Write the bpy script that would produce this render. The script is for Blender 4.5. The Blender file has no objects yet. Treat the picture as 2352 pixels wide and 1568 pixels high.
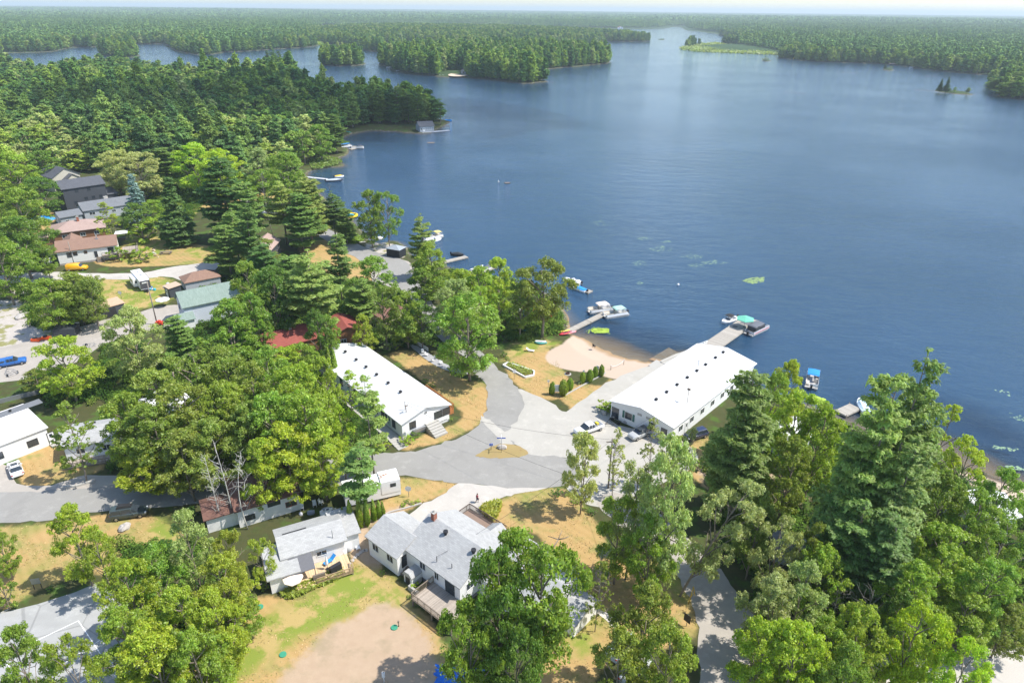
import bpy, math, random
import numpy as np
from mathutils import Vector, Matrix
# ------------------------------------------------------------ camera, world, sun, exposure
SC = bpy.context.scene
CAMH = 70.0; FP = 1569.0; PITCH = math.radians(25.9); ROLL = math.radians(.55); GZ = 0.8
RC = (Matrix.Rotation(math.pi/2-PITCH, 3, 'X') @ Matrix.Rotation(ROLL, 3, 'Z'))
cam = bpy.data.cameras.new('camera'); camo = bpy.data.objects.new('camera', cam)
SC.collection.objects.link(camo); SC.camera = camo
camo.matrix_world = Matrix.Translation((0, 0, CAMH)) @ RC.to_4x4()
cam.sensor_width = 36; cam.lens = 36*FP/2352; cam.clip_start = .5; cam.clip_end = 60000
SUN_EL = math.radians(56); SUN_DIR = Vector((math.cos(SUN_EL)*.995, -math.cos(SUN_EL)*.08, math.sin(SUN_EL))).normalized()
W = bpy.data.worlds.new('World'); SC.world = W; W.use_nodes = True
nt = W.node_tree; nt.nodes.clear()
sky = nt.nodes.new('ShaderNodeTexSky'); sky.sky_type = 'NISHITA'; sky.sun_disc = False
sky.sun_elevation = SUN_EL; sky.sun_rotation = math.atan2(SUN_DIR.x, SUN_DIR.y)
sky.altitude = 200; sky.air_density = 1.0; sky.dust_density = .8; sky.ozone_density = 1.2
bg = nt.nodes.new('ShaderNodeBackground'); bg.inputs[1].default_value = .15
wo = nt.nodes.new('ShaderNodeOutputWorld')
nt.links.new(sky.outputs[0], bg.inputs[0]); nt.links.new(bg.outputs[0], wo.inputs[0])
sl = bpy.data.lights.new('sun', 'SUN'); sl.energy = 3.95; sl.angle = math.radians(.5); sl.color = (1, .955, .88)
slo = bpy.data.objects.new('sun', sl); SC.collection.objects.link(slo)
slo.rotation_euler = SUN_DIR.to_track_quat('Z', 'Y').to_euler(); slo.location = (100, 0, 300)
SC.view_settings.view_transform = 'Standard'; SC.view_settings.look = 'None'
SC.view_settings.exposure = .74; SC.view_settings.gamma = 1
SC.render.engine = 'CYCLES'
SC.cycles.max_bounces = 8; SC.cycles.transparent_max_bounces = 12; SC.cycles.volume_bounces = 0
rnd = random.Random(7); rng = np.random.default_rng(11)
C = SC.collection

# ------------------------------------------------------------ picture <-> ground
def G(px, py, z=GZ):
    d = RC @ Vector((px-1176, 784-py, -FP)); t = (z-CAMH)/d.z
    return Vector((d.x*t, d.y*t, z))
_RT = np.array(RC.transposed())
def Pn(x, y, z):
    v = np.stack([x, y, z-CAMH+0*x], -1) @ _RT.T
    dz = np.minimum(v[..., 2], -1e-3)
    return 1176-FP*v[..., 0]/dz, 784+FP*v[..., 1]/dz, -dz
def P(w):
    a = Pn(np.array([w[0]]), np.array([w[1]]), np.array([w[2]])); return float(a[0][0]), float(a[1][0]), float(a[2][0])

# ------------------------------------------------------------ object helpers
def tag(o, label=None, cat=None, group=None, kind=None):
    if label: o['label'] = label
    if cat: o['category'] = cat
    if group: o['group'] = group
    if kind: o['kind'] = kind
    return o
def empty(name, loc, rz=0):
    o = bpy.data.objects.new(name, None); C.objects.link(o); o.location = loc; o.rotation_euler = (0, 0, rz)
    o.empty_display_size = .2; return o
def copy_tree(o, parent=None):
    c = o.copy(); C.objects.link(c); c.parent = parent
    for ch in list(o.children): copy_tree(ch, c)
    return c
def fastmesh(name, v, q, n=4, mats=(), mi=None, smooth=False):
    me = bpy.data.meshes.new(name); v = np.asarray(v, np.float32); q = np.asarray(q, np.int32)
    me.vertices.add(len(v)); me.vertices.foreach_set('co', v.ravel())
    me.loops.add(q.size); me.loops.foreach_set('vertex_index', q.ravel())
    me.polygons.add(len(q)); me.polygons.foreach_set('loop_start', np.arange(len(q), dtype=np.int32)*n)
    me.polygons.foreach_set('loop_total', np.full(len(q), n, np.int32))
    for m in mats: me.materials.append(m)
    if mi is not None: me.polygons.foreach_set('material_index', np.asarray(mi, np.int32))
    if smooth: me.polygons.foreach_set('use_smooth', np.ones(len(q), bool))
    me.update(calc_edges=True); return me
class MB:
    def __init__(s): s.v = []; s.f = []; s.m = []; s.sm = []
    def add(s, vs, fs, mi=0, sm=False):
        b = len(s.v); s.v += [tuple(p) for p in vs]
        for f in fs: s.f.append([b+i for i in f]); s.m.append(mi); s.sm.append(sm)
        return s
    def box(s, x0, x1, y0, y1, z0, z1, mi=0):
        vs = [(x, y, z) for z in (z0, z1) for y in (y0, y1) for x in (x0, x1)]
        return s.add(vs, [(0,2,3,1),(4,5,7,6),(0,1,5,4),(1,3,7,5),(3,2,6,7),(2,0,4,6)], mi)
    def prism(s, pts, z0, z1, mi=0):
        n = len(pts); vs = [(p[0], p[1], z0) for p in pts]+[(p[0], p[1], z1) for p in pts]
        return s.add(vs, [list(range(n))[::-1], list(range(n, 2*n))]+[(i, (i+1) % n, n+(i+1) % n, n+i) for i in range(n)], mi)
    def loft(s, rings, mi=0, sm=False, caps=True):
        n = len(rings[0]); vs = [p for r in rings for p in r]; fs = []
        for k in range(len(rings)-1):
            for i in range(n): j = (i+1) % n; fs.append((k*n+i, k*n+j, (k+1)*n+j, (k+1)*n+i))
        s.add(vs, fs, mi, sm)
        if caps:
            b = len(s.v)-len(vs); s.f += [[b+i for i in range(n)][::-1], [b+(len(rings)-1)*n+i for i in range(n)]]; s.m += [mi]*2; s.sm += [False]*2
        return s
    def tube(s, pts, r, n=6, mi=0, sm=True):
        pts = [Vector(p) for p in pts]; rs = r if isinstance(r, (list, tuple)) else [r]*len(pts); rings = []
        for i, p in enumerate(pts):
            d = (pts[min(i+1, len(pts)-1)]-pts[max(i-1, 0)]).normalized()
            a = d.orthogonal().normalized() if i == 0 else (a-d*a.dot(d)).normalized()
            b = d.cross(a); rings.append([p+(a*math.cos(t)+b*math.sin(t))*rs[i] for t in [2*math.pi*k/n for k in range(n)]])
        return s.loft(rings, mi, sm)
    def ball(s, c, r, n=10, m=6, mi=0):
        r = r if isinstance(r, (list, tuple)) else (r, r, r); rings = []
        for k in range(m+1):
            ph = -math.pi/2+math.pi*k/m; cr = max(math.cos(ph), .02)
            rings.append([(c[0]+r[0]*cr*math.cos(2*math.pi*i/n), c[1]+r[1]*cr*math.sin(2*math.pi*i/n), c[2]+r[2]*math.sin(ph)) for i in range(n)])
        return s.loft(rings, mi, True)
    def quad(s, pts, mi=0): return s.add(pts, [list(range(len(pts)))], mi)
    def build(s, name, mats, parent=None, loc=None, rz=None):
        me = bpy.data.meshes.new(name); me.from_pydata(s.v, [], s.f)
        for m in (mats if isinstance(mats, (list, tuple)) else [mats]): me.materials.append(m)
        me.polygons.foreach_set('material_index', s.m); me.polygons.foreach_set('use_smooth', s.sm); me.update()
        o = bpy.data.objects.new(name, me); C.objects.link(o)
        if parent: o.parent = parent
        if loc is not None: o.location = loc
        if rz is not None: o.rotation_euler = (0, 0, rz)
        return o

# ------------------------------------------------------------ materials
class N:
    def __init__(s, name):
        s.mat = bpy.data.materials.new(name); s.mat.use_nodes = True; s.t = s.mat.node_tree; s.t.nodes.clear()
        s.out = s.t.nodes.new('ShaderNodeOutputMaterial')
    def n(s, typ, ins=None, **kw):
        nd = s.t.nodes.new(typ)
        for k, v in kw.items(): setattr(nd, k, v)
        for k, v in (ins or {}).items():
            i = nd.inputs[k]
            if isinstance(v, bpy.types.NodeSocket): s.t.links.new(v, i)
            elif isinstance(v, (tuple, list)) and len(v) == 3 and i.type == 'RGBA': i.default_value = (*v, 1)
            else: i.default_value = v
        return nd
    def math(s, op, a, b=0.0, c=0.0, clamp=False): return s.n('ShaderNodeMath', {0: a, 1: b, 2: c}, operation=op, use_clamp=clamp).outputs[0]
    def mix(s, f, a, b, blend='MIX'): return s.n('ShaderNodeMix', {0: f, 6: a, 7: b}, data_type='RGBA', blend_type=blend).outputs[2]
    def noise(s, vec, scale, detail=4, rough=.55): return s.n('ShaderNodeTexNoise', {'Vector': vec, 'Scale': scale, 'Detail': detail, 'Roughness': rough}).outputs[0]
    def ramp(s, f, stops):
        r = s.n('ShaderNodeValToRGB', {0: f}); e = r.color_ramp.elements
        while len(e) < len(stops): e.new(.5)
        for k, (p, c) in enumerate(stops): e[k].position = p; e[k].color = (*c, 1) if len(c) == 3 else c
        return r.outputs[0]
    def sstep(s, x, lo, hi): return s.n('ShaderNodeMapRange', {0: x, 1: lo, 2: hi, 3: 0., 4: 1.}, interpolation_type='SMOOTHSTEP').outputs[0]
    def surf(s, sh): s.t.links.new(sh, s.out.inputs[0]); return s.mat
    def P(s, col, rough=.8, metal=0., spec=.3, bump=None, bs=.3, bd=.05, **kw):
        ins = {'Base Color': col, 'Roughness': rough, 'Metallic': metal, 'Specular IOR Level': spec}; ins.update(kw)
        if bump is not None: ins['Normal'] = s.n('ShaderNodeBump', {'Height': bump, 'Strength': bs, 'Distance': bd}).outputs[0]
        return s.n('ShaderNodeBsdfPrincipled', ins).outputs[0]
def geo(m): return m.n('ShaderNodeNewGeometry').outputs['Position']
def objc(m): return m.n('ShaderNodeTexCoord').outputs['Object']
_mc = {}
def plain(name, col, rough=.7, metal=0., var=.18, scale=3., spec=.3):
    if name in _mc: return _mc[name]
    m = N(name); f = m.noise(objc(m), scale, 5, .65); k = m.math('MULTIPLY_ADD', f, 2*var, 1-var)
    c = m.n('ShaderNodeMix', {0: 1., 6: (*col, 1), 7: m.n('ShaderNodeCombineColor', {0: k, 1: k, 2: k}).outputs[0]}, data_type='RGBA', blend_type='MULTIPLY').outputs[2]
    _mc[name] = m.surf(m.P(c, rough, metal, spec)); return _mc[name]
def shingle(name, col, col2, sc=1.):
    if name in _mc: return _mc[name]
    m = N(name); co = objc(m)
    mp = m.n('ShaderNodeMapping', {'Vector': co, 'Scale': (sc, sc*1.0, sc)}).outputs[0]
    br = m.n('ShaderNodeTexBrick', {'Vector': mp, 'Color1': (*col, 1), 'Color2': (*col2, 1), 'Mortar': (*[c*.55 for c in col], 1), 'Scale': 1., 'Mortar Size': .012, 'Brick Width': .55, 'Row Height': .22, 'Bias': -.1})
    f = m.noise(co, 9, 4, .7); g = m.noise(co, .5, 3)
    c = m.mix(m.math('MULTIPLY', f, .5), br.outputs[0], (*[c*.6 for c in col2], 1)); c = m.mix(m.math('MULTIPLY', g, .35), c, (*[min(1, c*1.25) for c in col], 1))
    _mc[name] = m.surf(m.P(c, .9, 0., .15, f, .3, .02)); return _mc[name]
def membrane(name, col, stain=(.5,.47,.42), seam=1.2):
    if name in _mc: return _mc[name]
    m = N(name); co = objc(m); f = m.noise(co, .35, 6, .65); g = m.noise(co, 6, 5, .7)
    st = m.math('MULTIPLY', m.sstep(f, .5, .8), .5); c = m.mix(st, (*col, 1), (*stain, 1))
    w = m.n('ShaderNodeTexWave', {'Vector': co, 'Scale': seam*.3, 'Distortion': .3}, bands_direction='Y', wave_profile='SAW').outputs[1]
    c = m.mix(m.math('MULTIPLY', m.sstep(w, .95, 1.), .3), c, (.4,.4,.4,1)); c = m.mix(m.math('MULTIPLY', g, .12), c, (.55,.55,.55,1))
    _mc[name] = m.surf(m.P(c, .65, 0., .3, g, .15, .02)); return _mc[name]
def siding(name, col, pitch=.18, vert=False, var=.1):
    if name in _mc: return _mc[name]
    m = N(name); co = objc(m); z = m.n('ShaderNodeSeparateXYZ', {0: co}).outputs[0 if vert else 2]
    s_ = m.math('FRACT', m.math('DIVIDE', z, pitch)); f = m.noise(co, 1.2, 5, .65)
    d = m.math('MULTIPLY_ADD', m.sstep(s_, .0, .16), .25, .75); k = m.math('MULTIPLY', d, m.math('MULTIPLY_ADD', f, 2*var, 1-var))
    c = m.n('ShaderNodeMix', {0: 1., 6: (*col, 1), 7: m.n('ShaderNodeCombineColor', {0: k, 1: k, 2: k}).outputs[0]}, data_type='RGBA', blend_type='MULTIPLY').outputs[2]
    _mc[name] = m.surf(m.P(c, .6, 0., .3, s_, .25, .02)); return _mc[name]
def planks(name, col, pitch=.15, axis=0):
    if name in _mc: return _mc[name]
    m = N(name); co = objc(m); z = m.n('ShaderNodeSeparateXYZ', {0: co}).outputs[axis]
    q = m.math('DIVIDE', z, pitch); s_ = m.math('FRACT', q); fl = m.math('FLOOR', q)
    wn = m.n('ShaderNodeTexWhiteNoise', {'W': fl}, noise_dimensions='1D').outputs[0]
    f = m.noise(co, 3, 5, .7); d = m.math('MULTIPLY_ADD', m.sstep(s_, .0, .12), .4, .6)
    k = m.math('MULTIPLY', d, m.math('MULTIPLY_ADD', wn, .35, m.math('MULTIPLY_ADD', f, .5, .6)))
    c = m.n('ShaderNodeMix', {0: 1., 6: (*col, 1), 7: m.n('ShaderNodeCombineColor', {0: k, 1: k, 2: k}).outputs[0]}, data_type='RGBA', blend_type='MULTIPLY').outputs[2]
    _mc[name] = m.surf(m.P(c, .85, 0., .15)); return _mc[name]
def paint(name, col, rough=.3):
    if name in _mc: return _mc[name]
    m = N(name); f = m.noise(objc(m), 2, 3)
    c = m.mix(m.math('MULTIPLY', f, .15), (*col, 1), (*[c*.6 for c in col], 1))
    _mc[name] = m.surf(m.P(c, rough, 0., .5, **{'Coat Weight': .6, 'Coat Roughness': .1})); return _mc[name]
GLASS = plain('window_glass', (.035,.045,.055), .08, 0., .3, 1.5, .8)
TRIM = plain('white_trim', (.75,.75,.73), .5); DARKTRIM = plain('dark_trim', (.04,.04,.045), .5)
WHITE = siding('white_siding', (.80,.80,.79)); STUCCO = plain('white_stucco', (.75,.74,.71), .85, 0., .08, 5)
RUBBER = plain('rubber', (.02,.02,.02), .8); RIM = plain('alloy_rim', (.45,.45,.46), .35, .8)
BLACKM = plain('black_metal', (.03,.03,.032), .45); GREYM = plain('grey_metal', (.35,.36,.37), .45, .6)
WOOD = planks('weathered_deck', (.36,.31,.26)); WOODY = planks('weathered_dock', (.36,.33,.285), .2, 1); REDWOOD = plain('red_cedar_wood', (.42,.17,.06), .7)
OLDWOOD = plain('old_wood', (.22,.18,.14), .85, 0., .3, 8); CONC = plain('concrete', (.40,.385,.35), .9, 0., .15, 2)
WPLAST = plain('white_plastic', (.80,.80,.80), .4, 0., .05); BARK = plain('bark', (.24,.20,.16), .95, 0., .35, 4)
BIRCH = plain('birch_bark', (.55,.53,.48), .9, 0., .4, 5); ROCKM = plain('granite', (.42,.39,.36), .9, 0., .25, 2)
REDM = plain('red_lamp', (.5,.02,.02), .3); LAMPM = plain('headlamp_glass', (.7,.72,.74), .15, 0., .05)
def leafmat(name, trans=.35, var=.5, rough=.5):
    m = N(name); oi = m.n('ShaderNodeObjectInfo'); ri = m.n('ShaderNodeNewGeometry').outputs['Random Per Island']
    f = m.noise(objc(m), .45, 3, .6)
    k = m.math('ADD', m.math('MULTIPLY_ADD', ri, var, 1-var*.5-.25), m.math('MULTIPLY', f, .5))
    c = m.n('ShaderNodeMix', {0: 1., 6: oi.outputs['Color'], 7: m.n('ShaderNodeCombineColor', {0: k, 1: k, 2: k}).outputs[0]}, data_type='RGBA', blend_type='MULTIPLY').outputs[2]
    hs = m.n('ShaderNodeHueSaturation', {'Hue': m.math('ADD', m.math('MULTIPLY_ADD', f, .05, .46), m.math('MULTIPLY', m.math('FRACT', m.math('MULTIPLY', ri, 17.)), .03)), 'Color': c}).outputs[0]
    tc = m.mix(.5, hs, (.30,.38,.04,1)); tc = m.mix(.55, hs, m.mix(1., hs, (1.9,1.9,.8,1), 'MULTIPLY'))
    d = m.n('ShaderNodeBsdfDiffuse', {0: hs}).outputs[0]; t = m.n('ShaderNodeBsdfTranslucent', {0: tc}).outputs[0]
    g = m.n('ShaderNodeBsdfGlossy', {0: (1, 1, 1, 1), 1: rough}).outputs[0]
    x = m.n('ShaderNodeMixShader', {0: trans, 1: d, 2: t}).outputs[0]; x = m.n('ShaderNodeMixShader', {0: .03, 1: x, 2: g}).outputs[0]
    return m.surf(x)
LEAF = leafmat('leaves', .43, .75); NEEDLE = leafmat('needles', .38, .6, .6)
def farleaf(name, stops, trans=.2):
    m = N(name); r = m.n('ShaderNodeObjectInfo').outputs['Random']; ri = m.n('ShaderNodeNewGeometry').outputs['Random Per Island']
    c = m.ramp(r, stops); k = m.math('MULTIPLY_ADD', ri, .6, .7)
    c = m.n('ShaderNodeMix', {0: 1., 6: c, 7: m.n('ShaderNodeCombineColor', {0: k, 1: k, 2: k}).outputs[0]}, data_type='RGBA', blend_type='MULTIPLY').outputs[2]
    d = m.n('ShaderNodeBsdfDiffuse', {0: c}).outputs[0]; t = m.n('ShaderNodeBsdfTranslucent', {0: c}).outputs[0]
    return m.surf(m.n('ShaderNodeMixShader', {0: trans, 1: d, 2: t}).outputs[0])
# ------------------------------------------------------------ ground, water, roads (P = picture coordinates of ground points)
def smooth(pts, closed=True, k=4):
    n = len(pts); out = []
    for i in range(n if closed else n-1):
        p0, p1, p2, p3 = [np.array(pts[j % n] if closed else pts[min(max(j, 0), n-1)], float) for j in (i-1, i, i+1, i+2)]
        for s in range(k):
            t = s/k; out.append(.5*((2*p1)+(-p0+p2)*t+(2*p0-5*p1+4*p2-p3)*t*t+(-p0+3*p1-3*p2+p3)*t**3))
    return out
def wpoly(pts, k=4, jit=.0, z=GZ):
    q = smooth(pts, True, k) if k > 1 else [np.array(p, float) for p in pts]
    w = np.array([G(a[0], a[1], z)[:2] for a in q])
    if jit: w += rng.normal(0, jit, w.shape)
    return w
MAIN = [(-500,185),(-60,176),(0,167),(60,170),(120,172),(180,164),(240,157),(300,157),(350,163),(400,172),(450,180),(520,187),(585,190),(605,172),(640,160),(690,157),(700,166),(690,185),(720,213),(780,233),(850,244),(900,254),(960,262),(1000,269),(1033,277),(1018,287),(1000,296),(985,303),(950,303),(900,299),(860,298),(835,300),(806,306),(790,312),(779,318),(785,330),(801,341),(798,352),(775,362),(790,377),(760,380),(722,386),(705,396),(716,415),(735,440),(762,470),(795,490),(820,515),(850,548),(880,552),(905,548),(930,560),(945,580),(975,592),(1010,600),(1050,618),(1110,632),(1180,640),(1240,660),(1290,700),(1310,735),(1305,755),(1318,763),(1341,770),(1364,785),(1392,797.5),(1418,809.5),(1456,818.5),(1490,825),(1517,832),(1550,820),(1584,805),(1625,818),(1690,850),(1740,880),(1790,905),(1830,915),(1865,925),(1900,940),(1950,962),(2010,985),(2080,1005),(2140,1035),(2200,1062),(2280,1085),(2352,1110),(2480,1150),(2800,1260),(2900,2400),(-900,2400),(-700,700)]
FAR1 = [(-700,128),(0,121),(51,120),(116,118.5),(135,114.5),(164,108),(205,108),(229,106),(314,101),(379,100),(403,116),(444,124),(489,124),(513,119),(564,117),(650,111),(694,109),(725,105),(740,98),(742,80),(741,66),(755,60),(815,60),(890,58),(925,57),(1100,59),(1187,62),(1310,65),(1400,66),(1498,66),(1540,63),(1560,60),(1575,69),(1644,77),(1662,83),(1682,88),(1690,97),(1650,101),(1574,104.5),(1574,107.6),(1616,116),(1668,119.6),(1740,121),(1797,124),(1787,131.6),(1838,138),(1890,142),(1972,143.6),(2037,147),(2067,150),(2129,159),(2180,164),(2231,169),(2276,171),(2345,184),(2270,196),(2268,200),(2327,206),(2292,218),(2300,222),(2352,227),(2700,245),(3400,290)]
MID1 = [(744,100),(800,103),(849,116),(893,118),(905,108),(934,99),(975,100),(1050,105),(1160,106),(1250,104),(1328,103.5),(1368,103),(1376,95),(1430,95),(1478,95),(1492,93),(1478,89),(1400,84),(1310,78),(1187,73),(1050,70),(925,67.5),(746,73)]
BIG = [(869,147),(890,151),(910,162),(951,169),(1006,174),(1040,177),(1068,177),(1122,181),(1184,188.6),(1218,190),(1240,187),(1262,186),(1245,182),(1240,170),(1243,158),(1262,157),(1293,154),(1324,152),(1361,148),(1396,143.5),(1390,137),(1300,128),(1180,122),(1060,122),(940,130),(893,138)]
ISL1 = [(229,118),(240,127),(290,131),(316,129),(312,119),(260,115)]
ISL2 = [(735,147),(746,149),(781,150.5),(832,148),(838,143),(800,136),(745,139)]
ISL3 = [(2150,208),(2175,212),(2205,215),(2235,216),(2215,209),(2185,206),(2150,206)]
ISL4 = [(1749,137),(1760,140),(1772,139),(1765,136)]
ISL5 = [(2027,157),(2040,161),(2053,160),(2045,156)]
ISL6 = [(1512,90),(1520,92),(1528,90),(1520,89)]
hor = [(3.2e4*math.sin(a), 3.2e4*math.cos(a)) for a in np.linspace(math.radians(52), math.radians(-52), 12)]
POLYS = []
for p, j in ((MAIN, .25), (MID1, 3), (BIG, 1.), (ISL1, 1.), (ISL2, .8), (ISL3, .5), (ISL4, .5), (ISL5, .5), (ISL6, .5)): POLYS.append(wpoly(p, 4, j))
POLYS.append(np.concatenate([wpoly(FAR1, 1)[:], np.array(hor)]))
def inside(x, y, poly):
    r = np.zeros(x.shape, bool); n = len(poly)
    for i in range(n):
        x1, y1 = poly[i]; x2, y2 = poly[(i+1) % n]
        if y1 == y2: continue
        c = ((y1 > y) != (y2 > y)); r ^= c & (x < (x2-x1)*(y-y1)/(y2-y1)+x1)
    return r
def sdf(x, y, poly):
    d = np.full(x.shape, 1e12); n = len(poly)
    for i in range(n):
        a = poly[i]; b = poly[(i+1) % n]; ex, ey = b-a; L = ex*ex+ey*ey+1e-9
        t = np.clip(((x-a[0])*ex+(y-a[1])*ey)/L, 0, 1); d = np.minimum(d, (x-a[0]-t*ex)**2+(y-a[1]-t*ey)**2)
    d = np.sqrt(d); return np.where(inside(x, y, poly), d, -d)
def shore(x, y):
    r = np.full(x.shape, -1e9)
    for k, p in enumerate(POLYS):
        if k == 0: m = y < 1400
        elif k == len(POLYS)-1: m = y > 300
        else:
            lo, hi = p.min(0)-150, p.max(0)+150; m = (x > lo[0]) & (x < hi[0]) & (y > lo[1]) & (y < hi[1])
        if m.any(): r[m] = np.maximum(r[m], sdf(x[m], y[m], p))
    return r
def hill(x, y):
    D = np.hypot(x, y); az = np.arctan2(x, y)
    h = 5*(np.sin(D/900+3*az)+np.sin(D/1700-5*az+1))*.5+5
    h += 10*np.clip((D-3500)/5000, 0, 1)*(1+.8*np.sin(az*9+D/1500))*np.clip(1.-1.1*np.abs(az+.3), .0, 1.)
    return h*np.clip((D-900)/2500, 0, 1)
def height(x, y, sd):
    D = np.hypot(x, y)
    beach = np.exp(-((x-22)**2+(y-140)**2)/16**2)
    beach2 = np.exp(-((x-75)**2+(y-100)**2)/22**2)
    sl = .35-.28*np.maximum(beach, beach2); rock = np.clip((D-300)/300, 0, 1)
    up = np.minimum(np.maximum(sd, 0)*sl, .8)+np.clip(sd-10, 0, 60)/60*rock*3.+hill(x, y)*np.clip(sd/250, 0, 1)
    return np.where(sd > 0, up, np.maximum(-5, np.minimum(sd, 0)*(.22-.19*np.maximum(beach, beach2))))
rows = [20.]
while rows[-1] < 60: rows.append(rows[-1]*1.02)
while rows[-1] < 260: rows.append(rows[-1]+.6)
while rows[-1] < 24000: rows.append(rows[-1]*1.0125)
rows = np.array(rows); cols = np.linspace(math.radians(-50), math.radians(50), 620)
DD, AA = np.meshgrid(rows, cols, indexing='ij'); GX = DD*np.sin(AA); GY = DD*np.cos(AA)
SD = shore(GX.ravel(), GY.ravel()).reshape(GX.shape); GH = height(GX, GY, SD)
nr, nc = GX.shape; idx = np.arange(nr*nc).reshape(nr, nc)
gq = np.stack([idx[:-1, :-1], idx[:-1, 1:], idx[1:, 1:], idx[1:, :-1]], -1).reshape(-1, 4)[:, ::-1]
SANDP = [(1253,822),(1264,803),(1290,791),(1312,768),(1318,759),(1345,760),(1420,800),(1520,828),(1500,850),(1470,858),(1440,870),(1400,868),(1370,856),(1330,853),(1290,846),(1265,836)]
SAND2 = [(2180,1066),(2260,1078),(2400,1110),(2400,1160),(2300,1140),(2230,1110)]
LAWNS = [[(1165,835),(1200,810),(1260,800),(1300,862),(1330,880),(1385,885),(1400,870),(1405,890),(1330,945),(1290,918),(1262,918),(1225,912),(1195,890),(1170,865)],
 [(900,810),(940,805),(985,830),(1060,870),(1110,880),(1122,905),(1120,940),(1100,975),(1050,1000),(1015,1015),(985,1022),(960,1025),(940,1033),(925,1030),(940,1010),(1040,975),(1060,945),(1000,900),(940,850),(900,820)],
 [(905,1099),(960,1098),(1010,1104),(1050,1112),(1030,1130),(970,1155),(900,1190),(830,1215),(790,1240),(785,1215),(850,1170),(880,1150),(890,1120)],
 [(1150,1150),(1180,1135),(1220,1125),(1290,1122),(1330,1150),(1370,1200),(1400,1260),(1420,1290),(1500,1300),(1540,1290),(1560,1330),(1590,1380),(1600,1450),(1560,1480),(1470,1500),(1380,1540),(1300,1700),(1200,1700),(1260,1420),(1300,1410),(1240,1230),(1160,1230),(1130,1190)],
 [(800,1250),(850,1260),(880,1310),(930,1350),(945,1390),(1000,1440),(1050,1700),(400,1700),(430,1540),(500,1450),(560,1400),(600,1370),(700,1370),(790,1310),(810,1280)],
 [(1092,1045),(1110,1035),(1150,1020),(1180,1022),(1214,1038),(1190,1050),(1150,1051),(1110,1050)],
 [(0,1210),(150,1195),(250,1180),(330,1180),(420,1230),(400,1300),(300,1310),(150,1330),(60,1370),(0,1400),(-200,1400),(-200,1200)],
 [(215,640),(300,632),(380,640),(390,680),(330,700),(240,710),(215,680)],
 [(290,560),(330,545),(440,560),(500,570),(495,600),(420,608),(330,612),(250,612),(215,600),(250,590)],
 [(80,1030),(180,1020),(240,1070),(200,1090),(130,1110),(60,1120),(40,1060)],
 [(1560,1040),(1640,1000),(1720,1030),(1700,1100),(1640,1130),(1580,1080)],[(0,480),(120,480),(110,540),(60,550),(0,540)],
 [(800,560),(900,590),(940,610),(880,640),(780,640),(700,590),(690,560),(760,550)],[(560,440),(640,450),(680,480),(600,480),(480,480),(430,500),(420,480)],[(700,415),(720,412),(725,425),(705,425)]]
GREENP = [[(700,1370),(800,1300),(880,1320),(940,1370),(930,1400),(850,1400),(760,1440),(700,1460),(640,1500),(560,1560),(480,1600),(450,1560),(560,1440)],[(212,638),(300,632),(392,642),(398,685),(330,708),(232,716),(210,680)],
 [(290,548),(345,542),(430,565),(390,582),(330,598),(285,604)],[(430,570),(500,570),(490,590),(440,590)],[(1200,770),(1250,780),(1290,790),(1260,800),(1210,810),(1150,830)],[(360,1190),(420,1240),(400,1300),(320,1270)],[(1260,1360),(1340,1420),(1370,1480),(1320,1500)],[(1500,1290),(1560,1330),(1580,1380),(1530,1350)]]
DIRTP = [[(760,1435),(800,1425),(850,1390),(890,1385),(930,1400),(960,1430),(1000,1500),(1040,1700),(600,1700),(640,1560),(700,1500)],[(1850,1390),(1900,1320),(1960,1320),(1950,1400),(1880,1430)],[(1600,1080),(1660,1040),(1750,1060),(1900,1100),(1820,1160),(1700,1180)],[(785,1215),(870,1180),(960,1150),(905,1180),(845,1215),(850,1245),(800,1260)],[(800,1260),(850,1240),(880,1290),(840,1300)]]
ROCKP = [[(-60,700),(40,690),(80,700),(100,730),(130,760),(60,790),(0,800),(-60,780)],[(20,655),(60,650),(70,670),(30,675)],[(2352,1130),(2280,1110),(2230,1130),(2300,1180),(2352,1200),(2500,1200)],[(840,560),(900,560),(930,590),(860,590)]]
xs, ys = GX.ravel(), GY.ravel(); nearm = ys < 700
def zone(polys):
    r = np.full(xs.shape, -6.)
    for p in polys:
        w = wpoly(p, 3); lo, hi = w.min(0)-6, w.max(0)+6; m = nearm & (xs > lo[0]) & (xs < hi[0]) & (ys > lo[1]) & (ys < hi[1])
        if m.any(): r[m] = np.maximum(r[m], np.clip(sdf(xs[m], ys[m], w), -6, 6))
    return r
gm = N('ground_cover'); po = geo(gm)
n1 = gm.noise(po, .9, 5, .65); n2 = gm.noise(po, .09, 4, .6); n3 = gm.noise(po, 5., 6, .8); n4 = gm.noise(po, .3, 4, .6)
def att(nm): return gm.n('ShaderNodeAttribute', attribute_name=nm).outputs['Fac']
def edge(nm, w=.5, amp=1.6): return gm.sstep(gm.math('ADD', att(nm), gm.math('MULTIPLY_ADD', n1, amp, -amp*.5)), -w, w)
forest = gm.mix(n1, (.035,.06,.018,1), (.10,.085,.04,1)); forest = gm.mix(gm.sstep(n4, .5, .65), forest, (.07,.12,.025,1))
straw = gm.mix(n3, (.53,.345,.145,1), (.28,.19,.08,1)); straw = gm.mix(gm.sstep(n4, .48, .66), straw, (.27,.24,.08,1)); straw = gm.mix(gm.math('MULTIPLY', gm.sstep(n2, .5, .7), .7), straw, (.17,.22,.05,1))
wv = gm.n('ShaderNodeTexWave', {'Vector': po, 'Scale': .35, 'Distortion': 3., 'Detail': 2.}, bands_direction='DIAGONAL').outputs[1]; straw = gm.mix(gm.math('MULTIPLY', wv, .22), straw, (.52,.37,.17,1))
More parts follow.
